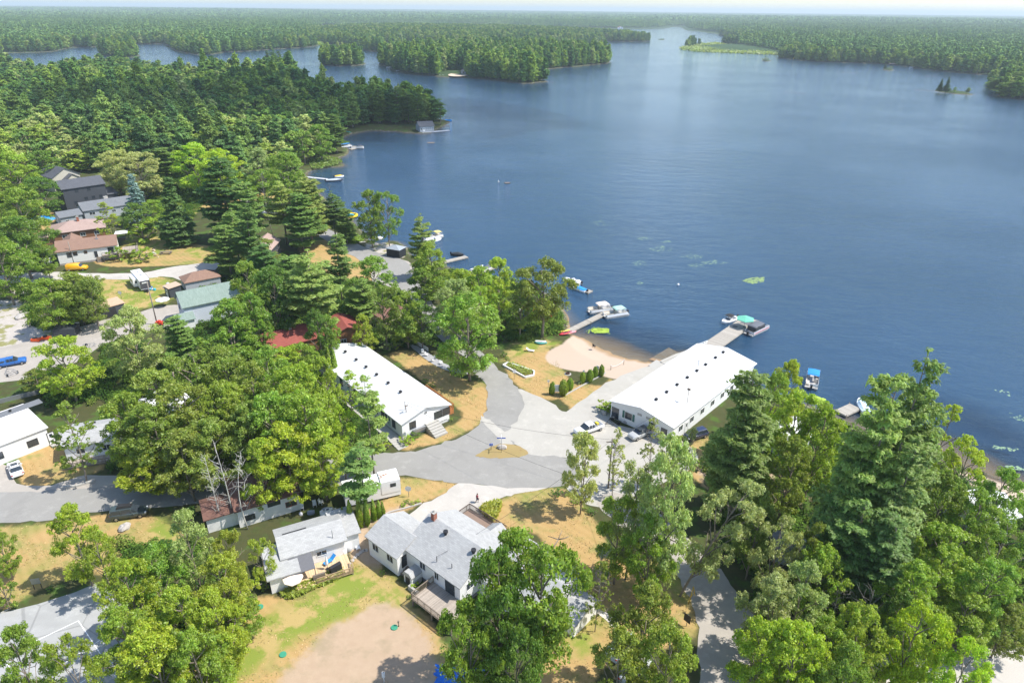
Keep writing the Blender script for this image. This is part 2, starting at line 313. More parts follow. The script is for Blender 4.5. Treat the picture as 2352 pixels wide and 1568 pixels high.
green = gm.mix(n3, (.15,.23,.03,1), (.26,.27,.06,1)); green = gm.mix(gm.sstep(n4, .46, .6), green, (.40,.30,.12,1))
dirt = gm.mix(n1, (.36,.26,.175,1), (.47,.355,.25,1)); dirt = gm.mix(gm.sstep(n4, .5, .7), dirt, (.33,.26,.17,1)); sand = gm.mix(n3, (.43,.335,.255,1), (.52,.415,.325,1))
rock = gm.mix(n1, (.55,.50,.45,1), (.32,.29,.26,1)); rock = gm.mix(gm.sstep(n4, .52, .6), rock, (.25,.24,.10,1))
c = gm.mix(edge('lawn'), forest, straw); c = gm.mix(edge('green', 1.5, 4.), c, green); c = gm.mix(edge('dirt', .8, 3.), c, dirt); c = gm.mix(edge('rock', .5, 3.), c, rock); c = gm.mix(edge('sand', .35, .8), c, sand)
pz = gm.n('ShaderNodeSeparateXYZ', {0: po}).outputs[2]
far = gm.sstep(gm.n('ShaderNodeVectorMath', {0: po}, operation='LENGTH').outputs[1], 600., 1000.); c = gm.mix(far, c, gm.mix(gm.noise(po, .03, 5, .7), (.03,.065,.03,1), (.06,.10,.035,1)))
bank = gm.math('MULTIPLY', gm.sstep(pz, .5, .25), gm.math('SUBTRACT', 1., gm.sstep(att('sand'), -.5, .5))); c = gm.mix(gm.math('MULTIPLY', bank, .8), c, gm.mix(gm.sstep(n1, .5, .6), (.09,.10,.045,1), (.30,.26,.21,1)))
wet = gm.sstep(pz, .2, .02); c = gm.mix(wet, c, gm.mix(att('sandbed'), (.10,.08,.06,1), (.34,.23,.13,1)))
deep = gm.ramp(gm.math('MULTIPLY', pz, -.5), [(0., (.34,.22,.12)), (.14, (.17,.11,.07)), (.32, (.025,.05,.085)), (.65, (.015,.05,.11))])
c = gm.mix(gm.sstep(pz, .02, -.05), c, deep)
gmat = gm.surf(gm.P(c, .95, 0., .1, n3, .4, .05))
gme = fastmesh('ground', np.stack([xs, ys, GH.ravel()], -1), gq, 4, [gmat], None, True)
for nm, polys in (('lawn', LAWNS), ('green', GREENP), ('dirt', DIRTP), ('rock', ROCKP), ('sand', [SANDP, SAND2])):
    gme.attributes.new(nm, 'FLOAT', 'POINT').data.foreach_set('value', zone(polys).astype(np.float32))
sb = np.exp(-((xs-25)**2+(ys-138)**2)/26**2); gme.attributes.new('sandbed', 'FLOAT', 'POINT').data.foreach_set('value', np.clip(sb*1.4, 0, 1).astype(np.float32))
go = bpy.data.objects.new('ground', gme); C.objects.link(go); tag(go, kind='structure')
# water
wm = N('lake_water'); po = geo(wm)
dist = wm.n('ShaderNodeVectorMath', {0: po}, operation='LENGTH').outputs[1]
mp = wm.n('ShaderNodeMapping', {'Vector': po, 'Rotation': (0, 0, .35), 'Scale': (.6, 1., 1.)}).outputs[0]
wa = wm.noise(mp, .16, 9, .66); wb = wm.noise(mp, 1.6, 5, .7); wp = wm.noise(po, .012, 3, .6)
h = wm.math('ADD', wm.math('MULTIPLY', wa, 1.), wm.math('MULTIPLY', wb, .32))
st = wm.math('MULTIPLY_ADD', wm.sstep(wp, .3, .7), .28, .42)
bp = wm.n('ShaderNodeBump', {'Height': h, 'Strength': st, 'Distance': .9}).outputs[0]
fr = wm.n('ShaderNodeFresnel', {'IOR': 1.33, 'Normal': bp}).outputs[0]
gl = wm.n('ShaderNodeBsdfGlossy', {0: (.90, .95, 1, 1), 1: .06, 'Normal': bp}).outputs[0]
tr = wm.n('ShaderNodeBsdfTransparent', {0: (.72, .80, .84, 1)}).outputs[0]
df = wm.n('ShaderNodeBsdfDiffuse', {0: (.05, .13, .235, 1), 'Normal': bp}).outputs[0]
def shoal(c_, r0, r1): return wm.sstep(wm.n('ShaderNodeVectorMath', {0: po, 1: c_}, operation='DISTANCE').outputs['Value'], r0, r1)
shal = wm.math('MULTIPLY', wm.math('MINIMUM', shoal((25., 137., 0.), 9., 24.), shoal((33., 137., 0.), 6., 15.)), shoal((78., 103., 0.), 10., 26.))
body = wm.n('ShaderNodeMixShader', {0: wm.math('MULTIPLY', shal, .34), 1: tr, 2: df}).outputs[0]
wmat = wm.surf(wm.n('ShaderNodeMixShader', {0: fr, 1: body, 2: gl}).outputs[0])
tag(MB().quad([(-24000, -60, 0), (24000, -60, 0), (24000, 26000, 0), (-24000, 26000, 0)]).build('lake_water', wmat), kind='structure')
# roads and yards
def sheetmat(name, a, b, crack=False, sc=1.):
    m = N(name); p = geo(m); f = m.noise(p, .25*sc, 5, .6); g = m.noise(p, 6*sc, 5, .75); k = m.noise(p, .6*sc, 6, .7)
    c = m.mix(f, (*a, 1), (*b, 1)); c = m.mix(m.math('MULTIPLY', g, .4), c, (*[x*.5 for x in a], 1)); c = m.mix(m.math('MULTIPLY', m.sstep(m.noise(p, .11, 6, .7), .5, .62), .3), c, (*[x*.72 for x in a], 1)); c = m.mix(m.math('MULTIPLY', m.sstep(k, .5, .75), .35), c, (*[min(1, x*1.25) for x in b], 1))
    if crack:
        v = m.n('ShaderNodeTexVoronoi', {'Vector': m.n('ShaderNodeMapping', {'Vector': p, 'Scale': (.12, .12, .12)}).outputs[0], 'Scale': 1.}, feature='DISTANCE_TO_EDGE').outputs[0]
        c = m.mix(m.math('MULTIPLY', m.math('SUBTRACT', 1., m.sstep(v, .004, .012)), .3), c, (.08,.08,.08,1))
        w = m.n('ShaderNodeTexWave', {'Vector': p, 'Scale': .22, 'Distortion': 4.}, bands_direction='Y').outputs[1]; c = m.mix(m.math('MULTIPLY', w, .1), c, (*[x*.6 for x in a], 1))
    return m.surf(m.P(c, .93, 0., .15, g, .25, .02))
ASPH = sheetmat('asphalt', (.285,.275,.255), (.34,.33,.305)); GRAV = sheetmat('gravel', (.42,.40,.355), (.49,.465,.415)); GRAV2 = sheetmat('pale_gravel', (.48,.445,.40), (.56,.525,.475)); PAVE = sheetmat('old_pavement', (.38,.345,.30), (.46,.42,.37))
GRASSM = sheetmat('dry_turf', (.42,.29,.14), (.28,.24,.09))
COURT = sheetmat('court_slab', (.38,.38,.37), (.45,.45,.44), True); BROWN = sheetmat('wet_sand', (.30,.20,.12), (.36,.25,.15))
from mathutils.geometry import tessellate_polygon
def sheet(name, pts, z, mat, k=4, jit=.2, label=None):
    w = wpoly(pts, k, jit); vs = [(a[0], a[1], GZ+z) for a in w]; n = len(vs)
    t = tessellate_polygon([[Vector(v) for v in vs]]); mb = MB(); vs2 = vs+[(a[0], a[1], GZ+z-.12) for a in w]
    fs = []
    for f in t:
        a, b, c_ = [Vector(vs[i]) for i in f]
        fs.append(tuple(f) if (b-a).cross(c_-a).z > 0 else tuple(f[::-1]))
    mb.add(vs2, fs+[(i, (i+1) % n, n+(i+1) % n, n+i) for i in range(n)]); return tag(mb.build(name, mat), kind='structure')
sheet('gravel_lot', [(1170,920),(1185,890),(1262,922),(1300,945),(1360,900),(1430,862),(1500,838),(1590,800),(1625,815),(1610,860),(1400,960),(1560,1010),(1600,1060),(1520,1110),(1400,1160),(1330,1150),(1290,1100),(1310,1052),(1200,1050),(1205,1035),(1120,985),(1108,960),(1150,930)], .03, GRAV)
sheet('gravel_path', [(1050,1110),(1130,1112),(1260,1118),(1180,1132),(1145,1150),(1110,1185),(1080,1200),(1000,1215),(920,1225),(900,1215),(940,1180),(1010,1140)], .034, GRAV2)
sheet('gravel_path', [(-300,1195),(-300,1080),(0,1062),(40,1110),(120,1112),(200,1090),(330,1100),(420,1120),(420,1160),(250,1160),(100,1180)], .03, PAVE)
sheet('road', [(-300,1140),(0,1132),(120,1125),(260,1115),(400,1100),(560,1080),(700,1060),(880,1040),(940,1036),(1010,1020),(1060,1002),(1100,975),(1117,940),(1120,900),(1108,872),(1085,850),(1110,843),(1145,850),(1175,875),(1200,910),(1198,945),(1170,985),(1150,1000),(1185,1022),(1220,1045),(1320,1055),(1330,1100),(1300,1115),(1200,1120),(1060,1110),(1000,1103),(905,1094),(760,1120),(560,1150),(420,1160),(260,1172),(120,1188),(0,1204),(-300,1215)], .038, ASPH)
sheet('road', [(1400,1130),(1470,1150),(1540,1200),(1612,1268),(1662,1320),(1702,1370),(1732,1430),(1722,1530),(1800,1700),(1560,1700),(1610,1560),(1600,1460),(1590,1390),(1555,1330),(1530,1280),(1440,1220),(1370,1160)], .042, PAVE)
sheet('gravel_path', [(1104,958),(1122,962),(1150,985),(1178,1022),(1160,1024),(1140,1004)], .046, GRAV, 4, .25)
tag(sheet('traffic_island', [(1092,1047),(1108,1036),(1145,1021),(1180,1022),(1214,1040),(1190,1050),(1150,1052),(1110,1051)], .055, GRASSM, 4, .1))
sheet('road', [(1108,868),(1085,850),(1060,815),(1000,770),(950,700),(900,640),(830,600),(760,560),(700,520),(640,490),(560,470),(560,460),(650,475),(720,505),(790,545),(870,580),(930,600),(955,640),(1000,700),(1060,760),(1100,800),(1140,848)], .036, ASPH)
sheet('driveway', [(-200,650),(0,632),(110,625),(200,628),(290,628),(330,626),(400,612),(440,608),(490,600),(500,612),(470,640),(440,650),(380,635),(330,640),(240,642),(120,645),(30,655),(-200,680)], .03, GRAV2)
sheet('driveway', [(-200,840),(0,800),(120,770),(220,740),(300,722),(400,700),(440,720),(400,750),(330,760),(240,790),(180,830),(100,850),(40,875),(-200,880)], .03, PAVE)
sheet('driveway', [(2040,1560),(2000,1500),(2060,1470),(2140,1500),(2200,1490),(2300,1490),(2500,1510),(2500,1640),(2100,1640)], .03, GRAV2)
sheet('driveway', [(880,600),(940,600),(960,650),(900,660),(850,640)], .028, PAVE)
sheet('boat_ramp', [(1490,838),(1508,826),(1522,833),(1515,845),(1500,850)], .034, CONC, 1, 0)
# concrete court with painted lines
sheet('sports_court', [(-150,1440),(0,1409),(90,1386),(170,1360),(230,1335),(300,1400),(330,1480),(360,1560),(420,1700),(-150,1700)], .03, COURT, 1, .05)
LM = plain('line_paint', (.82,.82,.82), .7)
def line(a, b, w=.1, z=.036):
    A, B = G(*a), G(*b); d = (B-A).normalized(); n_ = Vector((-d.y, d.x, 0))*w/2; u = Vector((0, 0, z))
    return [A-n_+u, B-n_+u, B+n_+u, A+n_+u]
mb = MB()
for a, b in (((60,1482),(180,1425)),((180,1425),(330,1650)),((130,1534),(260,1450)),((150,1590),(290,1500)),((0,1500),(120,1680))): mb.quad(line(a, b))
tag(mb.build('painted_line', LM), kind='structure')
# air
hz = N('air_haze'); v = hz.n('ShaderNodeVolumePrincipled', {'Color': (.80, .93, 1., 1), 'Density': 1.15e-4, 'Anisotropy': .1})
hz.t.links.new(v.outputs[0], hz.out.inputs['Volume'])
tag(MB().box(-24500, 24500, -220, 26500, -7, 135).build('haze', hz.mat), kind='stuff')
# ------------------------------------------------------------ trees
def unit(n):
    d = rng.normal(size=(n, 3)); return d/np.linalg.norm(d, axis=1, keepdims=True)
def leaves(pos, nrm, size, aspect=1.7, flat=None):
    n = len(pos); t = unit(n); t -= nrm*np.sum(t*nrm, 1, keepdims=True); t /= np.linalg.norm(t, axis=1, keepdims=True)+1e-9
    b = np.cross(nrm, t); s = (size*rng.uniform(.4, 1.55, n))[:, None]
    a_ = t*s*.5*aspect; b_ = b*s*.5
    v = np.stack([pos-a_, pos-b_*.9+nrm*s*.06, pos+a_, pos+b_*.9-nrm*s*.02], 1).reshape(-1, 3)
    return v, np.arange(n*4).reshape(-1, 4)
def clusters(cen, rad, per, size, up=.5, aspect=1.7, rnd_n=.6):
    n = len(cen); c = np.repeat(cen, per, 0); r = np.repeat(rad, per, 0); d = unit(n*per)
    d[:, 2] = np.where(d[:, 2] < -.45, -d[:, 2], d[:, 2]); rr = rng.uniform(.35, 1.05, (n*per, 1))**.6
    p = c+d*r*rr; nn = d*.6+np.array([0, 0, up])+unit(n*per)*rnd_n; nn /= np.linalg.norm(nn, axis=1, keepdims=True)
    return leaves(p, nn, size, aspect)
def limb(mb, a, b, r0, r1, bend=.12, n=6, k=4):
    a, b = Vector(a), Vector(b); L = (b-a).length; pts = []; off = Vector((rnd.uniform(-1, 1), rnd.uniform(-1, 1), rnd.uniform(0, .8)))*L*bend
    for i in range(k+1):
        t = i/k; pts.append(a.lerp(b, t)+off*math.sin(math.pi*t)); 
    mb.tube(pts, [r0+(r1-r0)*i/k for i in range(k+1)], n)
def broad(H=13, R=5, nsub=13, ncl=24, per=44, leaf=.21, base=.2, shape=0, sparse=0., tr=.22, seed=0, sub=.40, up=.38):
    """limbs carry separate rounded sprays of foliage, with gaps between them"""
    global rnd, rng
    rnd = random.Random(seed); rng = np.random.default_rng(seed); cen = []; rad = []; subs = []
    cz = H*(base+1)*.5; hh = H*(1-base)*.5; ga = math.pi*(3-math.sqrt(5))
    for k in range(nsub):
        z = -.95+1.9*(k+.5)/nsub; z += rng.uniform(-.08, .08); z = min(z, .96); a = k*ga+rng.uniform(-.35, .35); w = math.sqrt(max(.05, 1-z*z))
        if shape == 1: w *= 1-.35*max(z, 0)
        if shape == 2: w *= .8+.3*z
        f = rng.uniform(.55, .78)*rng.choice([.8, 1, 1.12]); c = np.array([math.cos(a)*R*w*f, math.sin(a)*R*w*f, cz+z*hh*.82])
        sr = R*sub*rng.uniform(.72, 1.2)*(1 if z < .7 else .85); subs.append((c, sr))
    subs.append((np.array([rng.uniform(-.5, .5), rng.uniform(-.5, .5), H-R*sub*.75]), R*sub*.8))
    for c, sr in subs:
        if sparse and rng.uniform() < sparse: continue
        d = unit(ncl); d[:, 2] = np.where(d[:, 2] < -.3, -d[:, 2]*.6, d[:, 2]); out = np.array([c[0], c[1], (c[2]-cz)*.6]); out /= np.linalg.norm(out)+1e-6
        d += out*.45; d /= np.linalg.norm(d, axis=1, keepdims=True); e = d*sr*rng.uniform(.45, 1.12, (ncl, 1))*[1, 1, .85]; cen.append(c+e)
        rad.append(np.stack([rng.uniform(.34, .66, ncl)*R/5]*3, 1)*[1.08, 1.08, .85])
    cen = np.concatenate(cen); rad = np.concatenate(rad); v, q = clusters(cen, rad, per, leaf, up)
    mb = MB(); top = Vector((rnd.uniform(-.5, .5), rnd.uniform(-.5, .5), H*.86)); limb(mb, (0, 0, -.3), top, tr, .05, .03, 8, 7)
    for c, sr in subs:
        z0 = max(H*base*.6, min(H*.8, c[2]-math.hypot(c[0], c[1])*.9)); a = Vector((0, 0, 0)).lerp(top, z0/(H*.86)); limb(mb, a, c, tr*.42, .05, .08, 5, 4)
        for k in range(3): d = Vector(unit(1)[0]); d.z = abs(d.z)*.7; limb(mb, c, Vector(c)+d*sr*.9, .05, .02, .1, 4, 2)
    return (v, q), mb
def pine(H=21, R=4.6, seed=0, base=.22, per=20, leaf=.23, openness=.15, droop=0., dens=1., tuft=.46, wh=1.5, prof=None):
    global rnd, rng
    rnd = random.Random(seed); rng = np.random.default_rng(seed); mb = MB(); top = Vector((rnd.uniform(-.5, .5), rnd.uniform(-.5, .5), H))
    limb(mb, (0, 0, -.3), top, .28, .04, .01, 8, 6); cen = []; z = H*base; side = rnd.uniform(0, 6.3)
    while z < H*.985:
        t = (z-H*base)/(H*(1-base)); L = R*(prof(t) if prof else min(1, .6+1.5*t)*(1-t)**.5*1.1); nb = rnd.randint(4, 6); a0 = rnd.uniform(0, 6.3)
        for b in range(nb):
            if rnd.random() < openness: continue
            a = a0+b*2*math.pi/nb+rnd.uniform(-.35, .35); l = L*rnd.uniform(.5, 1.2)*(1+.18*math.cos(a-side))+.25; dx, dy = math.cos(a), math.sin(a); rise = rnd.uniform(.0, .3)-droop; zb = z+rnd.uniform(-.4, .4)*wh
            p1 = Vector((dx*l, dy*l, zb+l*rise))
            if l > 1.2: limb(mb, (top.x*z/H, top.y*z/H, zb), p1, .06, .02, .03, 4, 2)
            nt_ = max(2, int(l/.42))
            for k in range(nt_):
                f = .22+.78*(k+rnd.random()*.8)/nt_; w = .2+l*.2*(1-abs(f-.62))
                for s in ((0,) if l < 1.1 else (-.6, .6) if l < 2.4 else (-1, -.3, .4, 1)):
                    cen.append((dx*l*f-dy*w*s*1.5+rnd.uniform(-.2, .2), dy*l*f+dx*w*s*1.5+rnd.uniform(-.2, .2), zb+l*f*rise+rnd.uniform(-.08, .3)+.12*f*l*(1-droop*3)*.4))
        z += wh*rnd.uniform(.75, 1.2)*(.65+.35*(1-t))
    cen.append((top.x, top.y, H)); cen = np.array(cen); rad = np.ones((len(cen), 3))*[tuft, tuft, tuft*.5]*rng.uniform(.6, 1.25, (len(cen), 1))
    v, q = clusters(cen, rad, max(3, int(per*dens)), leaf, .8, 2.8, .5)
    return (v, q), mb
def shell(H, R, n, leaf, seed, cone=0.):
    global rnd, rng
    rnd = random.Random(seed); rng = np.random.default_rng(seed); d = unit(n); d = d[d[:, 2] > -.9]; z = d[:, 2]
    w = (1-cone*np.clip((z+1)/2, 0, 1)); lump = 1+.07*np.sin(d[:, 0]*9+seed)*np.sin(d[:, 2]*8)+.06*np.sin(d[:, 1]*13)
    p = np.stack([d[:, 0]*R*w*lump, d[:, 1]*R*w*lump, H*.5+z*H*.5*lump], 1)*1.; p[:, :2] *= rng.uniform(.8, 1.03, (len(p), 1))
    nn = d+unit(len(d))*.5; nn /= np.linalg.norm(nn, axis=1, keepdims=True); v, q = leaves(p, nn, leaf, 1.6)
    mb = MB(); mb.tube([(0, 0, -.1), (0, 0, H*.6)], [.08, .03], 5); mb.loft([[(R*.6*f*math.cos(a), R*.6*f*math.sin(a), H*zz) for a in [i*.785 for i in range(8)]] for zz, f in ((.04, .5), (.3, .95*(1-cone*.3)), (.6, .85*(1-cone*.55)), (.9, .4*(1-cone*.7)))], 0)
    return (v, q), mb
PROTO = {}
def proto(key, spec, H, R, bark=None, leafm=None):
    (v, q), mb = spec; me = fastmesh('crown', v, q, 4, [leafm or LEAF])
    t = bpy.data.meshes.new('trunk'); t.from_pydata(mb.v, [], mb.f); t.materials.append(bark or BARK); t.polygons.foreach_set('use_smooth', mb.sm)
    PROTO[key] = (me, t, H, R)
for i in range(5): proto('m%d' % i, broad(13, 5, 19, 20, 62, .16, .07, (0, 1, 2, 0, 1)[i], 0, .22, 100+i, (.34, .31, .36, .33, .37)[i]), 13, 5)
for i in range(3): proto('o%d' % i, broad(13, 5, 17, 17, 52, .16, .1, (0, 2, 1)[i], .1, .2, 200+i, .31), 13, 5)     # open crown
for i in range(2): proto('t%d' % i, broad(15, 3.4, 15, 13, 40, .16, .12, 1, .2, .13, 300+i, .42), 15, 3.4)           # thin
for i in range(2): proto('a%d' % i, broad(15, 6.6, 21, 20, 56, .20, .2, 2, .1, .3, 330+i, .30, .2), 15, 6.6)             # large, drooping leaves
for i in range(4): proto('p%d' % i, pine(21, 4.6, 400+i, (.16, .22, .1, .28)[i], 20, .20, (.12, .2, .1, .25)[i]), 21, 4.6, leafm=NEEDLE)
for i in range(2): proto('s%d' % i, pine(15, 3.0, 500+i, .05, 16, .22, .03, .2, 1., .38, .62, lambda t: (1-t)*1.02+.04), 15, 3.0, leafm=NEEDLE)
proto('b0', pine(20, 4.2, 620, .3, 15, .24, .4, 0., .9, .42, 1.7), 20, 4.2, leafm=NEEDLE)
proto('c0', shell(4, .75, 3200, .15, 701, .75), 4, .75); proto('c1', shell(4, .8, 3200, .15, 702, .6), 4, .8)
proto('h0', shell(1.8, 1., 2600, .11, 703, .15), 1.8, 1.); proto('h1', broad(2.4, 1.5, 7, 9, 22, .14, .02, 0, 0, .05, 704, .45), 2.4, 1.5)
def deadtree(seed, H=11, n=26, spread=2.4):
    global rnd; rnd = random.Random(seed); mb = MB(); top = Vector((rnd.uniform(-1, 1), rnd.uniform(-.6, .6), H)); limb(mb, (0, 0, -.3), top, .11, .02, .05, 6, 7)
    for i in range(n):
        t = rnd.uniform(.25, .97); a = rnd.uniform(0, 6.3); l = spread*(1.15-t)*rnd.uniform(.5, 1.2)+.4; s = Vector((0, 0, 0)).lerp(top, t); e = s+Vector((math.cos(a)*l, math.sin(a)*l, l*rnd.uniform(.3, 1.2)))
        limb(mb, s, e, .032, .01, .1, 4, 3)
        for k in range(2): m_ = s.lerp(e, rnd.uniform(.4, .9)); limb(mb, m_, m_+Vector((rnd.uniform(-.7, .7), rnd.uniform(-.7, .7), rnd.uniform(.2, .9))), .02, .01, .1, 3, 2)
    return mb
COL = dict(m=(.215,.33,.035), y=(.33,.42,.03), g=(.27,.375,.035), o=(.235,.305,.04), w=(.38,.44,.15), v=(.35,.48,.028), d=(.14,.24,.03), p=(.20,.31,.065), P=(.28,.375,.085), q=(.13,.235,.05), s=(.085,.16,.05), B=(.24,.34,.31), c=(.25,.36,.03), r=(.31,.38,.035), k=(.22,.29,.04))
TREES = []
def jitc(c, a=.12):
    f = rnd.uniform(1-a, 1+a); return (c[0]*f*rnd.uniform(.92, 1.1), c[1]*f, c[2]*f*rnd.uniform(.9, 1.1), 1)
def place(key, x, y, H, R, col, name, label, cat, group=None, z=GZ, lean=None, parts=True):
    me, tm, h0, r0 = PROTO[key]; rz = rnd.uniform(0, 6.283)
    e = empty(name, (x, y, z), rz)
    if lean: e.rotation_euler = (lean[0], lean[1], 0)
    e.scale = (R/r0, R/r0, H/h0); tag(e, label, cat, group)
    cr = bpy.data.objects.new('crown', me); C.objects.link(cr); cr.parent = e; cr.color = jitc(COL[col] if isinstance(col, str) else col)
    t = bpy.data.objects.new('trunk', tm); C.objects.link(t); t.parent = e
    TREES.append((x, y, R)); return e
NADX, NADY = P((0, 0, -100))[:2]
def TR(key, tx, ty, by, wpx, col, label, group=None, name=None, cat=None, lean=None):
    """key: proto; (tx,ty) top of the tree, by: row of its foot in the picture, wpx: crown width"""
    bx = tx+(NADX-tx)*(by-ty)/(NADY-ty); b = G(bx, by)
    lo, hi = .5, 60.
    for _ in range(30):
        mid = (lo+hi)/2
        if P((b.x, b.y, GZ+mid))[1] > ty: lo = mid
        else: hi = mid
    H = lo; dep = P((b.x, b.y, GZ+H*.6))[2]; R = wpx*.5*dep/FP
    nm = name or {'p': 'pine_tree', 's': 'spruce_tree', 'c': 'cedar_shrub', 'h': 'round_shrub', 'b': 'pine_tree'}.get(key[0], 'broadleaf_tree')
    ct = cat or {'pine_tree': 'pine', 'spruce_tree': 'spruce', 'cedar_shrub': 'cedar', 'round_shrub': 'shrub'}.get(nm, 'tree')
    return place(key, b.x, b.y, H, R, col, nm, label, ct, group, lean=lean)
# ------------------------------------------------------------ forests
def simple_tree(seed, conifer, n=260, leaf=1.2, H=18, R=4.):
    global rng; rng = np.random.default_rng(seed)
    if conifer:
        t = rng.uniform(0, 1, n)**.85; z = H*(.12+.88*t); a = rng.uniform(0, 6.283, n); tier = .72+.3*np.sin(z*1.9+a*2+seed)+.2*np.sin(3*a+z*.6+seed); r = R*(1-t)**.52*rng.uniform(.35, 1.08, n)*tier+.2
        p = np.stack([r*np.cos(a), r*np.sin(a), z+r*.1], 1); nn = np.stack([np.cos(a)*.35, np.sin(a)*.35, np.ones(n)], 1)+unit(n)*.35; asp = 1.9
    else:
        d = unit(n); d[:, 2] = np.abs(d[:, 2])*1.25-.45; lob = unit(6); f = .72+.36*np.max(d@lob.T, 1)**2; p = np.stack([d[:, 0]*R*f, d[:, 1]*R*f, H*.6+d[:, 2]*H*.38*f], 1)*1.; p[:, :2] *= rng.uniform(.7, 1.05, (n, 1)); nn = d*.7+[0, 0, .5]+unit(n)*.4; asp = 1.4
    nn /= np.linalg.norm(nn, axis=1, keepdims=True); v, q = leaves(p, nn, leaf, asp)
    mb = MB(); mb.tube([(0, 0, 0), (0, 0, H*.9)], [.28, .06], 5); tv = np.array(mb.v); tq = [f for f in mb.f if len(f) == 4]
    V = np.concatenate([v, tv]); Q = np.concatenate([q, np.array(tq)+len(v)]); mi = np.concatenate([np.zeros(len(q)), np.ones(len(tq))]); return V, Q, mi
FST = farleaf('forest_leaves', [(0, (.08,.18,.055)), (.35, (.13,.25,.06)), (.6, (.19,.31,.06)), (.85, (.27,.39,.065)), (1, (.38,.45,.17))])
FCL = leafmat('forest_foliage', .25, .5, .6)
def project_mask(x, y, polys, z=1.):
    px, py, dp = Pn(x, y, np.full(x.shape, z)); r = np.zeros(x.shape, bool)
    for p in polys: r |= inside(px, py, np.array(p, float))
    return r, px, py
def scatter(x0, x1, y0, y1, s):
    nx, ny = int((x1-x0)/s), int((y1-y0)/s); gx, gy = np.meshgrid(x0+(np.arange(nx)+.5)*s, y0+(np.arange(ny)+.5)*s)
    r = np.random.default_rng(5); return (gx+r.uniform(-.45, .45, gx.shape)*s).ravel(), (gy+r.uniform(-.45, .45, gx.shape)*s).ravel()
FORP = [[(-300,150),(0,150),(400,150),(800,190),(1040,262),(985,284),(900,288),(840,290),(775,300),(778,318),(768,345),(715,380),(640,395),(560,410),(380,400),(230,400),(60,400),(-20,470),(-60,560),(-500,560),(-700,200)]]
x, y = scatter(-900, 60, 230, 1000, 8.2); ins, px, py = project_mask(x, y, FORP); sd = np.full(x.shape, -1.); sd[ins] = sdf(x[ins], y[ins], POLYS[0]); k = ins & (sd > 2.5) & (px > -60)
x, y, px, py = x[k], y[k], px[k], py[k]; r = np.random.default_rng(3)
nse = np.sin(x*.021+1)*np.sin(y*.017)+.6*np.sin(x*.05+y*.03); con = (nse+r.normal(0, .7, len(x))+(y-420)/700 > .3)
con |= (px > 800); Ht = np.where(con, r.uniform(13, 23, len(x)), r.uniform(10, 17, len(x))); Ht = np.where(np.abs(px-640) < 60, np.minimum(Ht, 20), Ht)
Ht = Ht*np.where(con & (r.uniform(size=len(x)) < .1), 1.32, 1.); Ht = np.where((y > 600) & (px < 470), Ht*.72, Ht); Rt = np.where(con, r.uniform(3.8, 6., len(x)), r.uniform(4.4, 7., len(x))); o_ = np.argsort(y)
sz = 0; protoF = {}
def mkproto(seed, con_, n, leaf, H, R):
    V, Q, mi = simple_tree(seed, con_, n, leaf, H, R); return V, Q, mi
def joined(name, spec, lm, bm):
    (v, q), mb = spec; tv = np.array(mb.v); tq = [f for f in mb.f if len(f) == 4]; return fastmesh(name, np.concatenate([v, tv]), np.concatenate([q, np.array(tq)+len(v)]), 4, [lm, bm], np.concatenate([np.zeros(len(q)), np.ones(len(tq))]))
for i in range(4): protoF['c%d' % i] = joined('pine_tree', pine(18, 4.4, 800+i, .1, 7, .5, .15, 0., 1., .6, 1.5), FCL, BARK); protoF['b%d' % i] = joined('broadleaf_tree', broad(13, 4.5, 11, 16, 18, .42, .1, i % 3, 0, .2, 820+i, .42), FCL, BARK)
idv = {True: 0, False: 0}; rest = []
FORCOL = {True: [(.14,.26,.06), (.09,.19,.05), (.23,.34,.07), (.17,.28,.05)], False: [(.22,.33,.045), (.30,.40,.05), (.15,.26,.045), (.40,.46,.14)]}
for i in o_:
    cn = bool(con[i])
    if idv[cn] < (235 if cn else 155):
        idv[cn] += 1; me = protoF[('c' if cn else 'b')+str(int(r.integers(4)))]; o = bpy.data.objects.new('pine_tree' if cn else 'broadleaf_tree', me); C.objects.link(o)
        o.location = (x[i], y[i], 1.); o.rotation_euler = (0, 0, r.uniform(0, 6.28)); h0, r0 = (18, 4.4) if cn else (13, 4.5); o.scale = (Rt[i]/r0, Rt[i]/r0, Ht[i]/h0)
        c_ = FORCOL[cn][int(r.integers(4))]; f = r.uniform(.8, 1.2); o.color = (c_[0]*f, c_[1]*f, c_[2]*f, 1)
        tag(o, 'pine in the dense forest on the far side of the cottages' if cn else 'rounded broadleaf tree in the dense forest on the far side of the cottages', 'pine' if cn else 'tree', 'pines in the forest beyond the cottages' if cn else 'broadleaf trees in the forest beyond the cottages')
    else: rest.append(i)
rest = np.array(rest)
